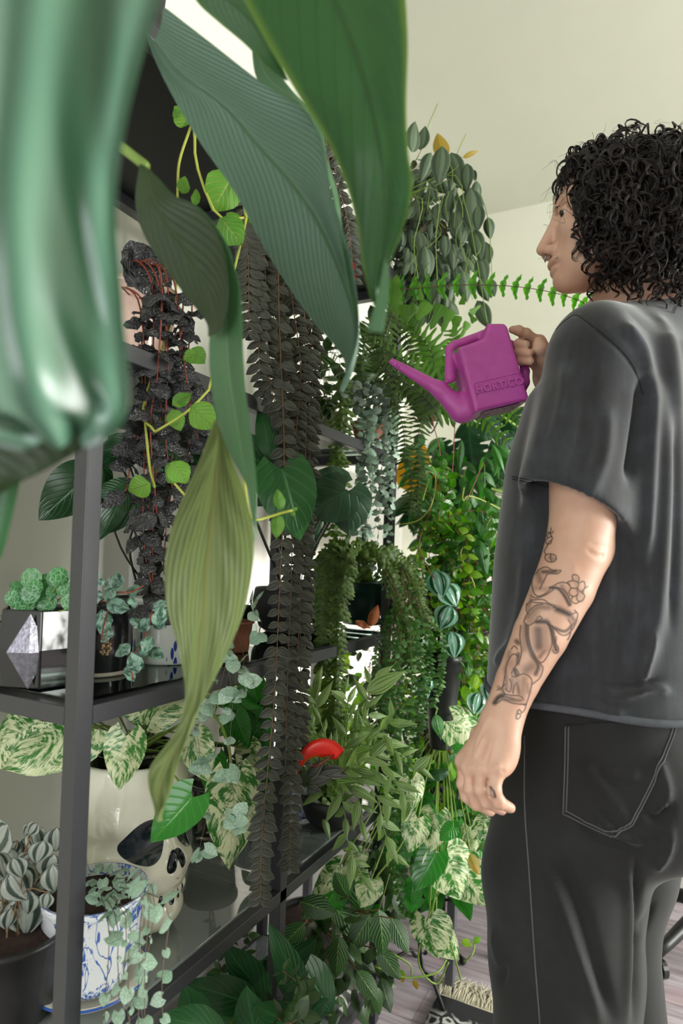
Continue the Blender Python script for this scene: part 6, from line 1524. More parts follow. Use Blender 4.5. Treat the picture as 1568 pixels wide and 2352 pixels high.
big = [((905,695),(907,622)), ((912,690),(905,745)), ((948,680),(950,632)), ((960,690),(962,640)), ((930,700),(925,760)), ((955,700),(930,745)), ((985,695),(945,748)), ((1015,700),(988,757)), ((1035,712),(1015,762)), ((1050,725),(1040,772)), ((1060,700),(1065,670)), ((1075,740),(1060,775)), ((1000,665),(985,645)), ((905,670),(895,720)), ((1090,740),(1075,715)), ((1080,720),(1105,700))]
for b, t_ in big: px_leaf(pl, K['fern'], b, t_, rnd.uniform(1.55, 1.62), 0, 1.5, rnd.uniform(-.3, .3))
frond(pl, [(890,665),(960,662),(1040,655),(1130,655),(1200,660),(1270,672),(1330,690),(1352,705)], (1.6, 1.32), K['hornfern'], .030, .034, lift=.3, taper=.3, sm='stem_brown')
for q, d, st, sz in (([(1000,930),(980,880),(930,830),(860,790)], 1.5, .014, .06), ([(1000,940),(960,900),(900,860),(870,830)], 1.5, .013, .05), ([(1010,920),(1040,850),(1050,800),(1040,760)], 1.7, .016, .085), ([(1000,920),(1000,850),(980,790),(940,750)], 1.65, .016, .09), ([(1010,920),(1090,900),(1150,930),(1190,965)], 1.55, .016, .07),
     ([(1000,930),(1060,930),(1110,960),(1160,1010)], 1.6, .016, .07), ([(995,930),(970,960),(960,1010),(965,1080)], 1.6, .013, .05), ([(1005,920),(1030,880),(1090,850),(1140,850)], 1.62, .016, .075), ([(1000,920),(930,890),(900,920),(905,1000)], 1.56, .014, .05), ([(1010,930),(1080,890),(1120,900),(1150,920)], 1.7, .016, .08)):
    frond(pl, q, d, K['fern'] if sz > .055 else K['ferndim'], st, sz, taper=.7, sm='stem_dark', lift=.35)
pl.finish()
for (x, y, dx) in ((905,780,-60),): pass
# thin trailing fern by the spout
b0 = S(900, 700, 1.72)
pl = Plant('boston_fern', 'fine shaded fern fronds hanging in front of the far post behind the spout', 'fern', b0)
lathe('pot', [(0, 0), (.035, 0), (.045, .05), (.047, .055), (0, .05)], b0, M['black_plastic'], pl.root); tube('hanger', [b0+Vector((0, 0, .05)), Vector((FX, YS[2]+.014, 1.93))], .001, M['metal_black'], pl.root, 5, 4)
for q, d in (([(890,720),(870,780),(880,850),(930,900),(960,920)], 1.52), ([(900,720),(880,800),(900,900),(925,980),(930,1050)], 1.5), ([(895,720),(940,800),(960,880),(950,960)], 1.6), ([(900,720),(830,780),(810,850)], 1.62), ([(900,720),(850,760),(830,830),(840,900)], 1.58), ([(960,1040),(962,1100),(958,1160),(965,1220)], 1.66), ([(935,1040),(945,1120),(940,1180)], 1.6)):
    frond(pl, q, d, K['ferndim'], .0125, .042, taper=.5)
pl.finish()

# ================================================================== beyond the shelving: second unit, stands and the leafy wall
def bar(name, a, b, th, m, parent):
    a, b = Vector(a), Vector(b); lo = [min(p, q)-th/2 for p, q in zip(a, b)]; hi = [max(p, q)+th/2 for p, q in zip(a, b)]
    return box(name, lo, hi, m, parent)
q1 = PX(1052, 1500, -.52); UX0, UX1, UY0, UY1 = -1.0, -.52, 1.80, 2.55
u2 = empty('plant_rack', (-.75, 2.2, 0), 'lower grey metal rack beyond the far post, buried in trailing plants', 'rack')
for x in (UX0, UX1):
    for y in (UY0, UY1): box('post', (x-.012, y-.012, 0), (x+.012, y+.012, 1.14), M['grey_frame'], u2)
for z in (.35, 1.13):
    for x in (UX0, UX1): bar('rail', (x, UY0, z), (x, UY1, z), .022, M['grey_frame'], u2)
    for y in (UY0, UY1): bar('rail', (UX0, y, z), (UX1, y, z), .022, M['grey_frame'], u2)
    box('shelf_board', (UX0, UY0, z), (UX1, UY1, z+.012), M['grey_frame'], u2)
b3 = empty('sideboard', (-.25, 2.45, 0), 'low pale shelf table with grey legs beyond the plants', 'table')
# right hand rack seen at hip height
q2 = S(1165, 1350, 2.0)
TX0, TX1, TY0, TY1 = -.42, -.04, 2.0, 2.5
for x in (TX0, TX1):
    for y in (TY0, TY1): box('leg', (x-.014, y-.014, 0), (x+.014, y+.014, 1.13), M['grey_frame'], b3)
box('table_top', (TX0-.02, TY0-.02, 1.13), (TX1+.02, TY1+.02, 1.155), M['grey_frame'], b3)
box('shelf_board', (TX0, TY0, .45), (TX1, TY1, .465), M['white_paint'], b3)
b3.location = (-.18, 2.25, 0)
for o in b3.children: o.matrix_basis = Matrix.Translation((.18, -2.25, 0)) @ Matrix.Identity(4)
# grow light under the second rack top
gl = empty('grow_light', (-.2, 2.47, 1.10), 'white grow light bar fixed under the rack top behind the leaves', 'lamp')
box('housing', (-.40, 2.45, 1.112), (.02, 2.49, 1.129), M['white_paint'], gl)
t = NT('grow_light_diffuser'); em = t.n('ShaderNodeEmission'); em.inputs[0].default_value = (1, .93, .95, 1); em.inputs[1].default_value = 42; t.done(em); M['glow'] = t.m
box('diffuser', (-.39, 2.455, 1.104), (.01, 2.485, 1.112), M['glow'], gl, bev=0)
gl2 = empty('grow_light', (-.75, 2.5, 1.08), 'white grow light bar under the grey rack shelf near the corner', 'lamp')
box('housing', (-.97, 2.48, 1.088), (-.55, 2.52, 1.117), M['white_paint'], gl2); box('diffuser', (-.96, 2.485, 1.080), (-.56, 2.515, 1.088), M['glow'], gl2, bev=0)

# wire plant stand with splayed feet
ws = empty('plant_stand', S(1000, 2330, 1.72), 'tall black wire plant stand with curled feet on the floor', 'stand')
def wire(pts, r=.0055, n=18, nm='leg'): return tube(nm, pts, r, M['metal_black'], ws, 8, n)
f1 = PZ(1018, 2330, .006); f2 = PZ(1062, 2212, .006); f3 = PZ(905, 2210, .006)
for f_, tx_ in ((f1, 962), (f2, 1018), (f3, 985)):
    top = S(tx_, 2140, (f_-CAM).dot(FWD)+.06); top2 = Vector((top.x, top.y, 1.05)); wire([top2, top, top.lerp(f_, .6)+(f_-top).cross(Vector((0, 0, 1)))*.0, f_+Vector((0, 0, .012)), f_])
    g = G(); v, f, u = lathe_vf([(0, -.010), (.008, -.008), (.012, 0), (.008, .008), (0, .010)], f_+Vector((0, 0, .006)), 12); g.add(v, f); g.build('foot', M['metal_black'], ws)
cen = (f1+f2+f3)/3
for z in (.30, .62, 1.02): wire([cen+Vector((.13*math.cos(a), .13*math.sin(a), z)) for a in np.linspace(0, 6.283, 26)], .004, 40, 'ring')
lathe('tray', [(0, 0), (.125, 0), (.13, .01), (.125, .012), (0, .006)], cen+Vector((0, 0, .62)), M['metal_black'], ws)
lathe('tray', [(0, 0), (.125, 0), (.13, .01), (.125, .012), (0, .006)], cen+Vector((0, 0, 1.02)), M['metal_black'], ws)

# leafy masses
def bush(name, label, cat, b0, potargs=None, tp=None):
    pl = Plant(name, label, cat, b0)
    if potargs: pot(pl.root, b0, *potargs)
    return pl
b0 = cen+Vector((0, 0, 1.034))
pl = bush('peperomia', 'glossy small leaved peperomia bush tumbling from the black pot beside the far post', 'plant', b0, (.055, .072, .16, M['black_plastic'])); tp = b0+Vector((0, 0, .16))
for q in ([(1010,1200),(1060,1190),(1075,1290),(1080,1400)], [(1000,1220),(1000,1300),(985,1400),(980,1480)], [(1020,1210),(1100,1240),(1130,1330),(1140,1450),(1120,1560)], [(1010,1220),(1040,1320),(1040,1450),(1060,1560),(1080,1650)], [(1000,1210),(960,1260),(945,1340),(950,1440)], [(1020,1200),(1090,1280),(1110,1400),(1090,1540)],
   [(1010,1200),(1050,1240),(1070,1380),(1100,1500),(1140,1620)], [(1020,1200),(1120,1180),(1150,1290)], [(1000,1210),(985,1290),(1010,1390),(1020,1480)], [(1005,1200),(1030,1120),(1010,1060)], [(1000,1210),(980,1180),(950,1200)]):
    d = rnd.uniform(1.55, 1.72); strand(pl, [tp+rv(.02)]+[S(x, y, d) for x, y in q], K['glossy'] if rnd.random() < .7 else K['glossylight'], .026, .036, M['stem_red'], .0012, 'pairs', lift=.3, jitter=.7, face=.8, taper=.2)
cloud(pl, K['glossy'], 1070, 1370, 95, 180, 1.6, 1.85, 150, .036, stem=M['stem_red'], org=tp); cloud(pl, K['glossylight'], 1090, 1450, 80, 180, 1.6, 1.9, 70, .034, stem=M['stem_red'], org=tp)
pl.finish()
b0 = Vector((-.16, 2.2, 1.157))
pl = bush('peperomia', 'ribbed dark glossy leaves and lime trailing stems falling from the rack near the shirt', 'plant', b0, (.06, .075, .12, M['black_plastic'])); tp = b0+Vector((0, 0, .12))
for (b, t_) in (((1000,1310),(1010,1372)), ((1035,1390),(1010,1440)), ((1100,1590),(1090,1640)), ((1120,1640),(1110,1700)), ((985,1550),(965,1590)), ((1130,1560),(1120,1610)), ((1035,1450),(1045,1510)), ((1105,1650),(1140,1690)), ((1020,1340),(1050,1390)), ((960,1560),(985,1600))): px_leaf(pl, K['glossydark'], b, t_, 1.55, -.02, 1.15, rnd.uniform(-.5, .5))
for i in range(13):
    x = rnd.uniform(1030, 1150); d = rnd.uniform(1.75, 2.0); y0 = rnd.uniform(1270, 1360); strand(pl, [tp+rv(.03), S(x, y0, d)]+[S(x+rnd.uniform(-25, 25), y0+k*rnd.uniform(80, 110), d) for k in (1, 2, 3)], K['glossylight'] if i % 2 else K['glossy'], .028, .036, M['stem_red'], .001, 'pairs', lift=.4, jitter=.8, face=.8, taper=.2)
cloud(pl, K['glossylight'], 1090, 1600, 70, 120, 1.75, 2.1, 80, .038, stem=M['stem_red'], org=tp)
pl.finish()
# monstera
b0 = Vector((-.05, 2.38, 1.157))
pl = bush('monstera', 'split leaved monstera behind the watering can with one yellow leaf', 'plant', b0, (.085, .105, .17, M['black_plastic'])); tp = b0+Vector((0, 0, .17))
def monstera_leaf(b, t_, d, hole=True):
    a, e = S(*b, d), S(*t_, d); L = (e-a).length; m_ = orient(a, e-a, toward_cam(a)+rv(.15), 1.0)
    out = []
    n = 120; 
    for i in range(n+1):
        t = i/n; ang = t*2*PI; s = math.sin(ang/2); r = (.30+.25*math.sin(ang/2)**.7)
        hx = math.sin(ang)*.42; hy = .5-.52*math.cos(ang)-.10*math.exp(-((t-.0)*9)**2)-.10*math.exp(-((t-1)*9)**2)
        if .15 < t < .85: k = (t*16) % 1; cut = .45 if (k < .22 and abs(t-.5) > .08) else 0; hx *= 1-cut
        out.append((hx, hy))
    v = [(0, .1, .02)]+[(x, y, -.10*abs(x)-.06*y*y) for x, y in out]; V = np.array(v)*L; Am = np.array(m_); V = V @ Am[:3, :3].T+Am[:3, 3]
    # spine vertices for a clean fan
    g = G(); sp_ = [(0, y, .03-.06*y*y) for y in np.linspace(.02, .98, 20)]; SV = np.array(sp_)*L @ Am[:3, :3].T+Am[:3, 3]
    VV = np.vstack([SV, V[1:]]); F = []
    def near(j): return int(np.clip(round((out[j][1]-.02)/.96*19), 0, 19))
    for j in range(n):
        a1, a2 = near(j), near(j+1); F.append((20+j, 20+j+1, a2)); 
        if a1 != a2: F.append((20+j, a2, a1))
    uv = [(.5, k/19) for k in range(20)]+[(.5+x, max(0, min(1, y))) for x, y in out]
    g.add(VV, F, np.array(uv)); o = g.build('leaf', K['bigheartdark'].m, pl.root, smooth=False); return a
for b, t_, d in (((1130,1040),(1190,1000),1.9), ((1075,975),(1085,1070),1.95), ((1105,1060),(1175,1110),1.95), ((1180,990),(1150,900),2.0), ((1040,1090),(1000,1010),2.0), ((1060,1110),(1050,1190),2.0), ((1130,940),(1110,1010),1.85)):
    a = monstera_leaf(b, t_, d); tube('petiole', [a, a.lerp(tp, .5)+Vector((0, 0, .03)), tp+rv(.02)], .004, M['stem_green'], pl.root, 6, 10)
for (b, t_, k) in (((945,1090),(975,1015),'yellow'), ((955,1130),(925,1050),'yellow'), ((1010,1150),(985,1080),'yellow')): px_leaf(pl, K[k], b, t_, 2.0, 0, 1.1, .2)
stems(pl, [[tp, S(1080,1180,2.1), S(960,1080,2.0)], [tp, S(1120,1120,2.0), S(1000,1060,1.95)], [tp, S(1100,1150,2.1), S(1160,1010,2.0)], [tp, S(1040,1140,2.05), S(1090,1040,2.0)], [tp, S(1000,1150,2.05), S(935,1130,2.0)], [tp, S(1150,1150,2.1), S(1190,1100,2.1)]], M['stem_green'], .005)
cloud(pl, K['bigdark'], 1060, 1150, 110, 70, 2.0, 2.2, 34, .13, stem=M['stem_dark'], org=tp, wsc=.9); cloud(pl, K['lance'], 1100, 1130, 90, 90, 1.9, 2.1, 26, .12, stem=M['stem_dark'], org=tp)
pl.finish()
# hoya with pointed leaves and long bare runners
b0 = Vector((-.20, 2.08, 1.157))
pl = bush('hoya', 'hoya with long pointed ribbed leaves and thin bare runners hanging under the watering can', 'plant', b0, (.05, .062, .10, M['black_plastic'])); tp = b0+Vector((0, 0, .10))
for (b, t_, w_) in (((1105,1155),(1108,1260),1.), ((1115,1155),(1135,1270),1.1), ((1120,1155),(1185,1225),1.), ((1100,1150),(1150,1240),1.2), ((945,1175),(945,1230),.8), ((1065,1145),(1060,1200),1.), ((1150,1200),(1185,1260),1.2), ((970,1050),(985,1095),.8), ((1060,1010),(1050,1080),.5), ((1130,1020),(1160,1090),.5), ((1015,1180),(1010,1150),.7), ((1060,1240),(1075,1300),.9), ((1100,1240),(1120,1330),.8), ((1130,1290),(1150,1350),1.), ((1150,1350),(1180,1400),.8), ((1100,1400),(1130,1460),.7), ((1140,1420),(1150,1470),.8), ((1120,1560),(1140,1620),.8)):
    a = px_leaf(pl, K['lance'], b, t_, rnd.uniform(1.62, 1.75), -.02, w_*1.1, rnd.uniform(-.5, .5), nz=.2); 
stems(pl, [[S(990,960,1.6), S(1010,1040,1.6), S(1000,1120,1.6), S(985,1180,1.6), S(962,1250,1.58), S(985,1310,1.55), S(998,1330,1.54)], [S(1045,960,1.62), S(1040,1060,1.62), S(1033,1150,1.62), S(1030,1210,1.62)], [S(1110,1060,1.65), S(1085,1120,1.62), S(1065,1160,1.6)]], M['stem_red'], .0012, n=30)
stems(pl, [[tp, S(1110,1150,1.65), S(1065,1150,1.62), S(1065,1120,1.6)], [S(915,1205,1.6), S(960,1195,1.58), S(990,1160,1.58), S(1000,1100,1.6), S(985,1050,1.62)], [S(985,1100,1.6), S(970,1150,1.6)], [tp, S(1080,1250,1.65), S(1090,1350,1.62)]], M['stem_yellow'], .0016, n=24)
for i in range(9):
    x = rnd.uniform(960, 1180); y = rnd.uniform(960, 1150); d = rnd.uniform(1.7, 2.0); strand(pl, [S(x, y, d), S(x+rnd.uniform(-40, 40), y+90, d), S(x+rnd.uniform(-60, 60), y+200, d)], K['lance'], .045, .07, M['stem_green'], .0012, 'pairs', lift=.8, face=.8, taper=.3)
pl.finish()
# button strings
b0 = S(905, 1400, 1.60)
pl = Plant('button_vine', 'fine button leaved strings falling from the corner of the glass shelf almost to the floor', 'plant', on(905, 1420, -.74, MZ))
bb = on(900, 1420, -.73, MZ); pot(pl.root, bb, .03, .036, .06, M['black_plastic']); tp = bb+Vector((0, 0, .065))
for q in ([(925,1440),(910,1600),(915,1800),(905,1950),(920,2080),(945,2100)], [(940,1420),(950,1560),(930,1720),(925,1880),(930,2000)], [(915,1430),(900,1560),(890,1650)], [(960,1420),(975,1520),(960,1640),(950,1760)], [(900,1450),(905,1700),(900,1860),(898,1960)], [(935,1440),(940,1650),(935,1800),(950,1900)], [(950,1400),(985,1480),(990,1560)], [(890,1440),(885,1540),(880,1640)], [(920,1440),(925,1560),(915,1700),(920,1830)], [(905,1420),(930,1500),(960,1600),(955,1700)], [(915,1430),(915,1650),(905,1780),(915,1900),(905,2010)], [(870,1460),(868,1560),(880,1650)], [(940,1400),(965,1500),(975,1600),(965,1680)], [(1000,1440),(1010,1540),(1000,1620)]):
    d = rnd.uniform(1.46, 1.56); strand(pl, [tp+rv(.02)]+[S(x+rnd.uniform(-5, 5), y, d) for x, y in q], K['disch'], .0115, .0155, M['stem_brown'], .0007, 'pairs', lift=.3, jitter=.7, face=.7, taper=.1)
cloud(pl, K['tiny'], 940, 1440, 50, 90, 1.5, 1.62, 260, .013, stem=M['stem_brown'], sr=.0005, org=tp)
cloud(pl, K['tiny'], 880, 1640, 60, 60, 1.5, 1.62, 240, .014, stem=M['stem_brown'], sr=.0005, org=tp)
pl.finish(limit=300)
# fine twiggy growth over the green pot
pl = Plant('creeping_fig', 'wiry creeping stems with tiny leaves matted over the corner of the glass shelf', 'plant', on(900, 1400, -.76, MZ))
cloud(pl, K['tiny'], 920, 1320, 62, 50, 1.5, 1.62, 170, .014, stem=M['stem_brown'], sr=.0006)
for i in range(22): strand(pl, [S(rnd.uniform(880, 940), rnd.uniform(1270, 1330), 1.53), S(rnd.uniform(880, 980), rnd.uniform(1290, 1400), 1.5), S(rnd.uniform(900, 1000), rnd.uniform(1380, 1480), 1.5)], K['tiny'], .018, .015, M['stem_brown'], .0006, 'alt', jitter=.9)
pl.finish()
# striped spiderwort
b0 = on(760, 1868, -.70, LZ)
pl = Plant('spiderwort', 'pale striped spiderwort spilling out of a dark bowl on the low shelf', 'plant', b0)
pot(pl.root, b0, .03, .06, .075, M['black_plastic'], prof=[(0, 0), (.035, 0), (.06, .02), (.072, .05), (.075, .075), (.072, .077), (.068, .07), (0, .065)]); tp = b0+Vector((0, 0, .08))
for q in ([(740,1760),(720,1680),(690,1640)], [(760,1780),(770,1680),(760,1600)], [(780,1780),(820,1700),(840,1620),(850,1570)], [(770,1790),(830,1760),(870,1790),(895,1840)], [(760,1790),(740,1830),(745,1900)], [(780,1780),(850,1740),(900,1790),(940,1840)], [(770,1790),(790,1860),(800,1940),(830,2010)], [(750,1780),(700,1720),(670,1690)],
    [(780,1770),(800,1640),(790,1590)], [(770,1770),(730,1640),(720,1590)], [(790,1780),(860,1820),(880,1900),(900,1960)], [(780,1770),(860,1690),(900,1650)], [(770,1780),(820,1830),(830,1900)], [(760,1790),(780,1700),(830,1660)], [(790,1760),(880,1720),(930,1740)], [(770,1770),(700,1650),(680,1660)], [(780,1780),(830,1740),(840,1680)]):
    d = rnd.uniform(1.34, 1.5); strand(pl, [tp+rv(.02)]+[S(x, y, d) for x, y in q], K['stripe'], .022, .062, M['stem_green'], .0016, 'alt', lift=.9, jitter=.6, face=.9, taper=.2)
px_leaf(pl, K['stripe'], (840,1590), (935,1545), 1.32, 0, 1.3, .2); px_leaf(pl, K['stripe'], (860,1560), (905,1530), 1.33, 0, 1.3, .4)
px_leaf(pl, K['stripe'], (950,1770), (992,1735), 1.4, 0, 1.6, .2); px_leaf(pl, K['stripe'], (960,1760), (1000,1800), 1.4, 0, .8, .3)
cloud(pl, K['stripe'], 790, 1700, 100, 90, 1.4, 1.65, 85, .062, down=.5, stem=M['stem_green'], org=tp)
pl.finish()
# marbled pothos lower right
b0 = cen+Vector((0, 0, .634))
pl = Plant('marble_pothos', 'large marbled heart leaves trailing from the wire stand down to the floor', 'plant', b0)
pot(pl.root, b0, .06, .075, .12, M['terracotta']); tp = b0+Vector((0, 0, .12))
ml = [((1040,1655),(1125,1725),'queen',1.25), ((1115,1640),(1130,1700),'queen',1.), ((945,1790),(953,1860),'queen',1.25), ((1000,1870),(985,1960),'queen',1.2), ((1020,1960),(1062,2070),'queenwide',1.25), ((1062,2000),(1122,2085),'queenwide',1.25), ((852,2020),(826,2086),'queenwide',1.25), ((985,2110),(1005,2205),'queenwide',1.3), ((1000,2140),(1055,2205),'queenwide',1.),
   ((960,1880),(940,1960),'queen',1.2), ((1080,1900),(1090,1960),'queen',1.2), ((780,1990),(712,2060),'queen',.8), ((1040,1900),(1010,1930),'pothos',1.2), ((1020,1870),(1020,1940),'glossydark',.8), ((1030,1890),(1060,1940),'pothos',1.), ((1090,1750),(1120,1830),'pothos',.8), ((1085,1700),(1045,1770),'glossylight',1.2),
   ((1060,1700),(1060,1790),'lance',1.2), ((1000,1640),(1015,1700),'lance',1.2), ((1030,1770),(980,1790),'bigdark',1.), ((1045,1730),(1110,1750),'pothos',1.), ((880,1880),(900,1940),'hoyadark',1.), ((930,1930),(900,2010),'pothos',.9), ((1120,1880),(1080,1930),'queen',1.), ((1000,1960),(950,2050),'pothos',1.), ((770,2050),(720,2120),'pothos',1.2), ((800,2040),(780,2110),'bigdark',1.2), ((830,1960),(790,2000),'queen',1.), ((870,2090),(840,2130),'pothos',.9), ((950,2030),(940,2100),'pothos',1.), ((1080,1960),(1100,2010),'velvetlt',1.)]
for b, t_, k, w_ in ml:
    d = rnd.uniform(1.42, 1.56); a = px_leaf(pl, K[k], b, t_, d, -.02, w_, rnd.uniform(-.35, .35), nz=.25); tube('petiole', [a, a.lerp(tp, .3)+Vector((0, 0, .02)), a.lerp(tp, .7)], .0018, M['stem_green'], pl.root, 5, 8)
stems(pl, [[tp, S(1000,1850,1.55), S(1010,1960,1.5), S(990,2110,1.5)], [tp, S(1040,1880,1.55), S(1050,1990,1.52), S(1000,2060,1.5)], [tp, S(940,1900,1.5), S(860,2020,1.45)], [S(1000,2060,1.5), S(960,2200,1.5), S(1000,2260,1.52), S(1030,2210,1.52)], [S(860,2220,1.45), S(930,2245,1.45), S(1000,2235,1.46), S(1025,2205,1.5)], [S(900,2190,1.45), S(940,2215,1.45), S(945,2240,1.45)], [S(1090,2160,1.65), S(1085,2190,1.6), S(1065,2210,1.6)], [S(1030,2150,1.5), S(1050,2220,1.45), S(1058,2250,1.4)]], M['stem_green'], .0022, n=20)
for (b, t_) in (((1060,2160),(1085,2175)), ((1085,2165),(1105,2155)), ((915,2225),(925,2255))): px_leaf(pl, K['glossylight'], b, t_, 1.5, 0, 1., .3)
px_leaf(pl, K['velvetlt'], (950,2250), (958,2275), 1.45, 0, 1., .3); px_leaf(pl, K['velvetlt'], (928,2240), (920,2258), 1.45, 0, 1., .3)
cloud(pl, K['pothos'], 990, 1900, 110, 170, 1.6, 1.85, 60, .075, down=.8, stem=M['stem_green'], org=tp); cloud(pl, K['glossylight'], 1010, 1760, 110, 90, 1.6, 1.85, 60, .05, down=.8, stem=M['stem_green'], org=tp)
cloud(pl, K['disch'], 1090, 1850, 40, 90, 1.6, 1.7, 60, .03, stem=M['stem_green'])
cloud(pl, K['hoyadark'], 860, 2000, 90, 100, 1.6, 1.8, 60, .07, stem=M['stem_green'], org=tp)
pl.finish()
# yellow green filler plant on the rack and dark tapered pot
b0 = Vector((-.62, 2.0, .364))
pl = bush('arrowhead_vine', 'backlit lime and olive vine leaves filling the grey rack behind the scalloped fern', 'plant', b0, (.07, .09, .16, M['black_plastic'])); tp = b0+Vector((0, 0, .16))
cloud(pl, K['glossylight'], 850, 1620, 110, 150, 1.75, 2.1, 80, .05, stem=M['stem_dark'], org=S(860,1560,1.95)); cloud(pl, K['hoyadark'], 850, 1560, 120, 120, 1.8, 2.1, 60, .05, stem=M['stem_dark'], org=S(860,1500,1.95)); cloud(pl, K['glossy'], 940, 1700, 110, 120, 1.75, 2.0, 60, .05, stem=M['stem_dark'], org=S(940,1600,1.9))
stems(pl, [[tp, S(860,1700,1.95), S(860,1560,1.95)], [tp, S(930,1700,1.95), S(940,1600,1.9)]], M['stem_dark'], .004)
pl.finish()
b0 = S(1012, 1690, 1.62); pl = Plant('hanging_pot', 'tall black tapered plastic pot hanging among the lime leaves', 'pot', b0)
pot(pl.root, b0-Vector((0, 0, .03)), .028, .050, .24, M['black_plastic']); tube('hanger', [b0+Vector((0, 0, .2)), b0+Vector((0, 0, .45))], .0015, M['metal_black'], pl.root, 5, 3)
for i in range(14): pl.leaf(K['glossy'], b0+Vector((rnd.uniform(-.05, .05), rnd.uniform(-.05, .05), .215)), rv(1)+Vector((0, 0, -.2)), Vector((0, 0, 1))+rv(.5), .045)
pl.finish()
# purple blooms low down
pl = Plant('purple_bloom', 'purple flowering plant low behind the marbled leaves by the hand', 'plant', Vector((-.3, 2.15, .466)))
pot(pl.root, Vector((-.3, 2.15, .466)), .04, .05, .08, M['black_plastic']); M['purple'] = simple('purple_petal', srgb('6a2a92'), .5)
kp = LeafKind('petal', M['purple'], 2, shape='lance', W=.3, nl=4, nw=2); pl.partname = 'petal'; pl.minpx = 6
for (cx_, cy_) in ((1010,1825), (1030,1830), (995,1835), (1045,1800), (975,1398), (1055,1790), (1000,1775)):
    for k in range(9): p = S(cx_+rnd.uniform(-8, 8), cy_+rnd.uniform(-5, 5), 1.75); pl.leaf(kp, p, rv(1), toward_cam(p)+rv(.5), .028 if cy_ > 1500 else .014)
pl.finish()

# ================================================================== rug, office chair
rz = .012
def FZ(px, py): q = PZ(px, py, 0); return np.array([q.x, q.y])
c0, cx1 = FZ(1006, 2298), FZ(1158, 2352); d_ = (cx1-c0)/np.linalg.norm(cx1-c0); nrm_ = np.array([d_[1], -d_[0]]);
if nrm_ @ (np.array([0, 0])-c0) < 0: nrm_ = -nrm_
rg = empty('rug', (*(c0+d_*.3+nrm_*.4), 0), 'dark patterned rug with a cream fringe by the foot of the wire stand', 'rug')
def rpt(u, v, z): q = c0+d_*u+nrm_*v; return (q[0], q[1], z)
t = NT('rug_pile'); uvn = t.n('ShaderNodeTexCoord'); mp = t.n('ShaderNodeMapping'); t.t.links.new(uvn.outputs['UV'], mp.inputs[0]); mp.inputs[3].default_value = (24, 32, 1)
v1 = t.voro(mp.outputs[0], 1.0, 'DISTANCE_TO_EDGE'); n1 = t.noise(mp.outputs[0], 2.5, 4); pat = t.ramp(t.math('ADD', v1, t.math('MULTIPLY', n1, .3)), [(.22, 0.), (.27, 1.), (.36, 1.), (.42, 0.)])
sp = t.n('ShaderNodeSeparateXYZ'); t.t.links.new(uvn.outputs['UV'], sp.inputs[0]); bor = t.ramp(sp.outputs[1], [(.0, 0.), (.035, 0.), (.05, 1.), (.5, 1.)])
M['rug'] = t.done(t.pb(t.mix(t.math('MULTIPLY', pat, bor), srgb('1d1e22'), srgb('b5b4b0')), .95, bump=n1, bstr=.4)); M['cream'] = simple('cream_yarn', srgb('cfc7ae'), .9, 0, .15, 60)
g = G(); n_ = 24; v = []; uv = []; RW_, RL_ = 1.1, 1.5
for j in range(n_+1):
    for i in range(n_+1): v.append(rpt(RW_*i/n_, RL_*j/n_, rz-.0015+.001*math.sin(i*1.7+j))); uv.append((i/n_, j/n_))
g.add(v, [(j*(n_+1)+i, j*(n_+1)+i+1, (j+1)*(n_+1)+i+1, (j+1)*(n_+1)+i) for j in range(n_) for i in range(n_)], uv); o = g.build('pile', M['rug'], rg); sd = o.modifiers.new('t', 'SOLIDIFY'); sd.thickness = .008; sd.offset = 1 if False else -1
g = G(); q = [rpt(-.005, -.012, 0), rpt(RW_, -.012, 0), rpt(RW_, .004, 0), rpt(-.005, .004, 0)]; g.add([(a[0], a[1], rz) for a in q]+[(a[0], a[1], .001) for a in q], [(0, 1, 2, 3), (4, 5, 1, 0), (7, 6, 5, 4), (5, 6, 2, 1), (6, 7, 3, 2), (7, 4, 0, 3)]); g.build('woven_edge', M['cream'], rg, smooth=False)
g = G()
for i in range(150):
    u = RW_*i/150
    for k in range(7):
        x = u+rnd.uniform(-.003, .003); L = rnd.uniform(.06, .095); a = rnd.uniform(-.5, .35); g.add(*tube_vf([rpt(x, -.010, .008), rpt(x+a*L*.3, -.03-L*.2, .010+rnd.uniform(0, .006)), rpt(x+a*L*.8+rnd.uniform(-.01, .01), -.02-L*.7, .004+rnd.uniform(0, .012)), rpt(x+a*L+rnd.uniform(-.02, .02), -.02-L, .003+rnd.uniform(0, .014))], [.0016, .0012, .0008], 3, False))
g.build('fringe', M['cream'], rg, kind='stuff')

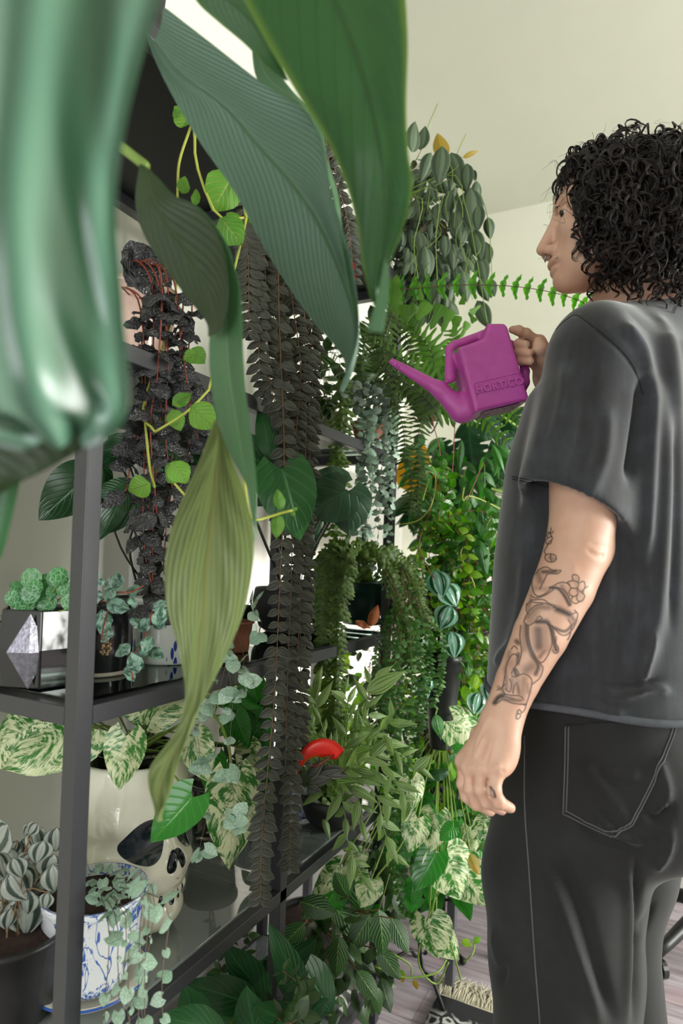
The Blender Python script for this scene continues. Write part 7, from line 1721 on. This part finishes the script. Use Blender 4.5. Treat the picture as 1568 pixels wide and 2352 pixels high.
cc = P(1650, 1900, 2.05); cc.z = 0
ch = empty('office_chair', cc, 'black office chair with a five star base behind the jeans at the right edge', 'chair')
M['chair_pl'] = simple('chair_black_plastic', (.014, .014, .016), .4); M['chair_fab'] = simple('chair_black_fabric', (.016, .016, .018), .85)
for k in range(5):
    a = 6.283*k/5+.35; e = cc+Vector((.30*math.cos(a), .30*math.sin(a), .075)); leg = tube('base_arm', [cc+Vector((0, 0, .14)), cc+Vector((.12*math.cos(a), .12*math.sin(a), .135)), e], [.030, .024, .016], M['chair_pl'], ch, 8, 10)
    g = G(); dd_ = Vector((math.cos(a+1.2), math.sin(a+1.2), 0)); ax_ = Vector((0, 0, 1)).cross(dd_)
    for s_ in (-1, 1):
        c1 = Vector((e.x, e.y, .028))+ax_*.014*s_; ring = [c1+ax_*.008*w_+(dd_*math.cos(t_)+Vector((0, 0, 1))*math.sin(t_))*.0275 for w_ in (-1, 1) for t_ in np.linspace(0, 6.283, 17)[:-1]]
        g.add([tuple(q) for q in ring], [(i, (i+1) % 16, 16+(i+1) % 16, 16+i) for i in range(16)]+[tuple(range(16))[::-1], tuple(range(16, 32))])
    g.build('castor', M['chair_pl'], leg, smooth=False)
tube('gas_column', [cc+Vector((0, 0, .12)), cc+Vector((0, 0, .30)), cc+Vector((0, 0, .44))], [.028, .02], M['chair_pl'], ch, 14)
g = G(); n_ = 20; pr = [(0, -.03), (.20, -.03), (.245, -.012), (.25, .012), (.235, .03), (.12, .038), (0, .036)]
v, f, u = lathe_vf(pr, cc+Vector((0, 0, .48)), 36); v = [((x-cc.x)*1.0+cc.x, (y-cc.y)*.98+cc.y, z) for x, y, z in v]; g.add(v, f); g.build('seat', M['chair_fab'], ch)
box('mechanism', tuple(cc+Vector((-.09, -.07, .425))), tuple(cc+Vector((.09, .07, .455))), M['chair_pl'], ch, .008)
bk = G(); v = []
for j in range(13):
    for i in range(11):
        s = i/5-1; z = .58+.50*j/12; wv_ = .22*(1-.15*(j/12)**2); an = 1.0+.45*s; v.append(cc+Vector((.27*math.cos(an)*1.0-.0, .27*math.sin(an), z)))
bk.add([tuple(q) for q in v], [(j*11+i, j*11+i+1, (j+1)*11+i+1, (j+1)*11+i) for j in range(12) for i in range(10)]); o = bk.build('backrest', M['chair_fab'], ch); sd = o.modifiers.new('t', 'SOLIDIFY'); sd.thickness = .035
tube('back_bar', [cc+Vector((.05, .08, .44)), cc+Vector((.15, .24, .46)), cc+Vector((.16, .26, .62))], .014, M['chair_pl'], ch, 8, 12)
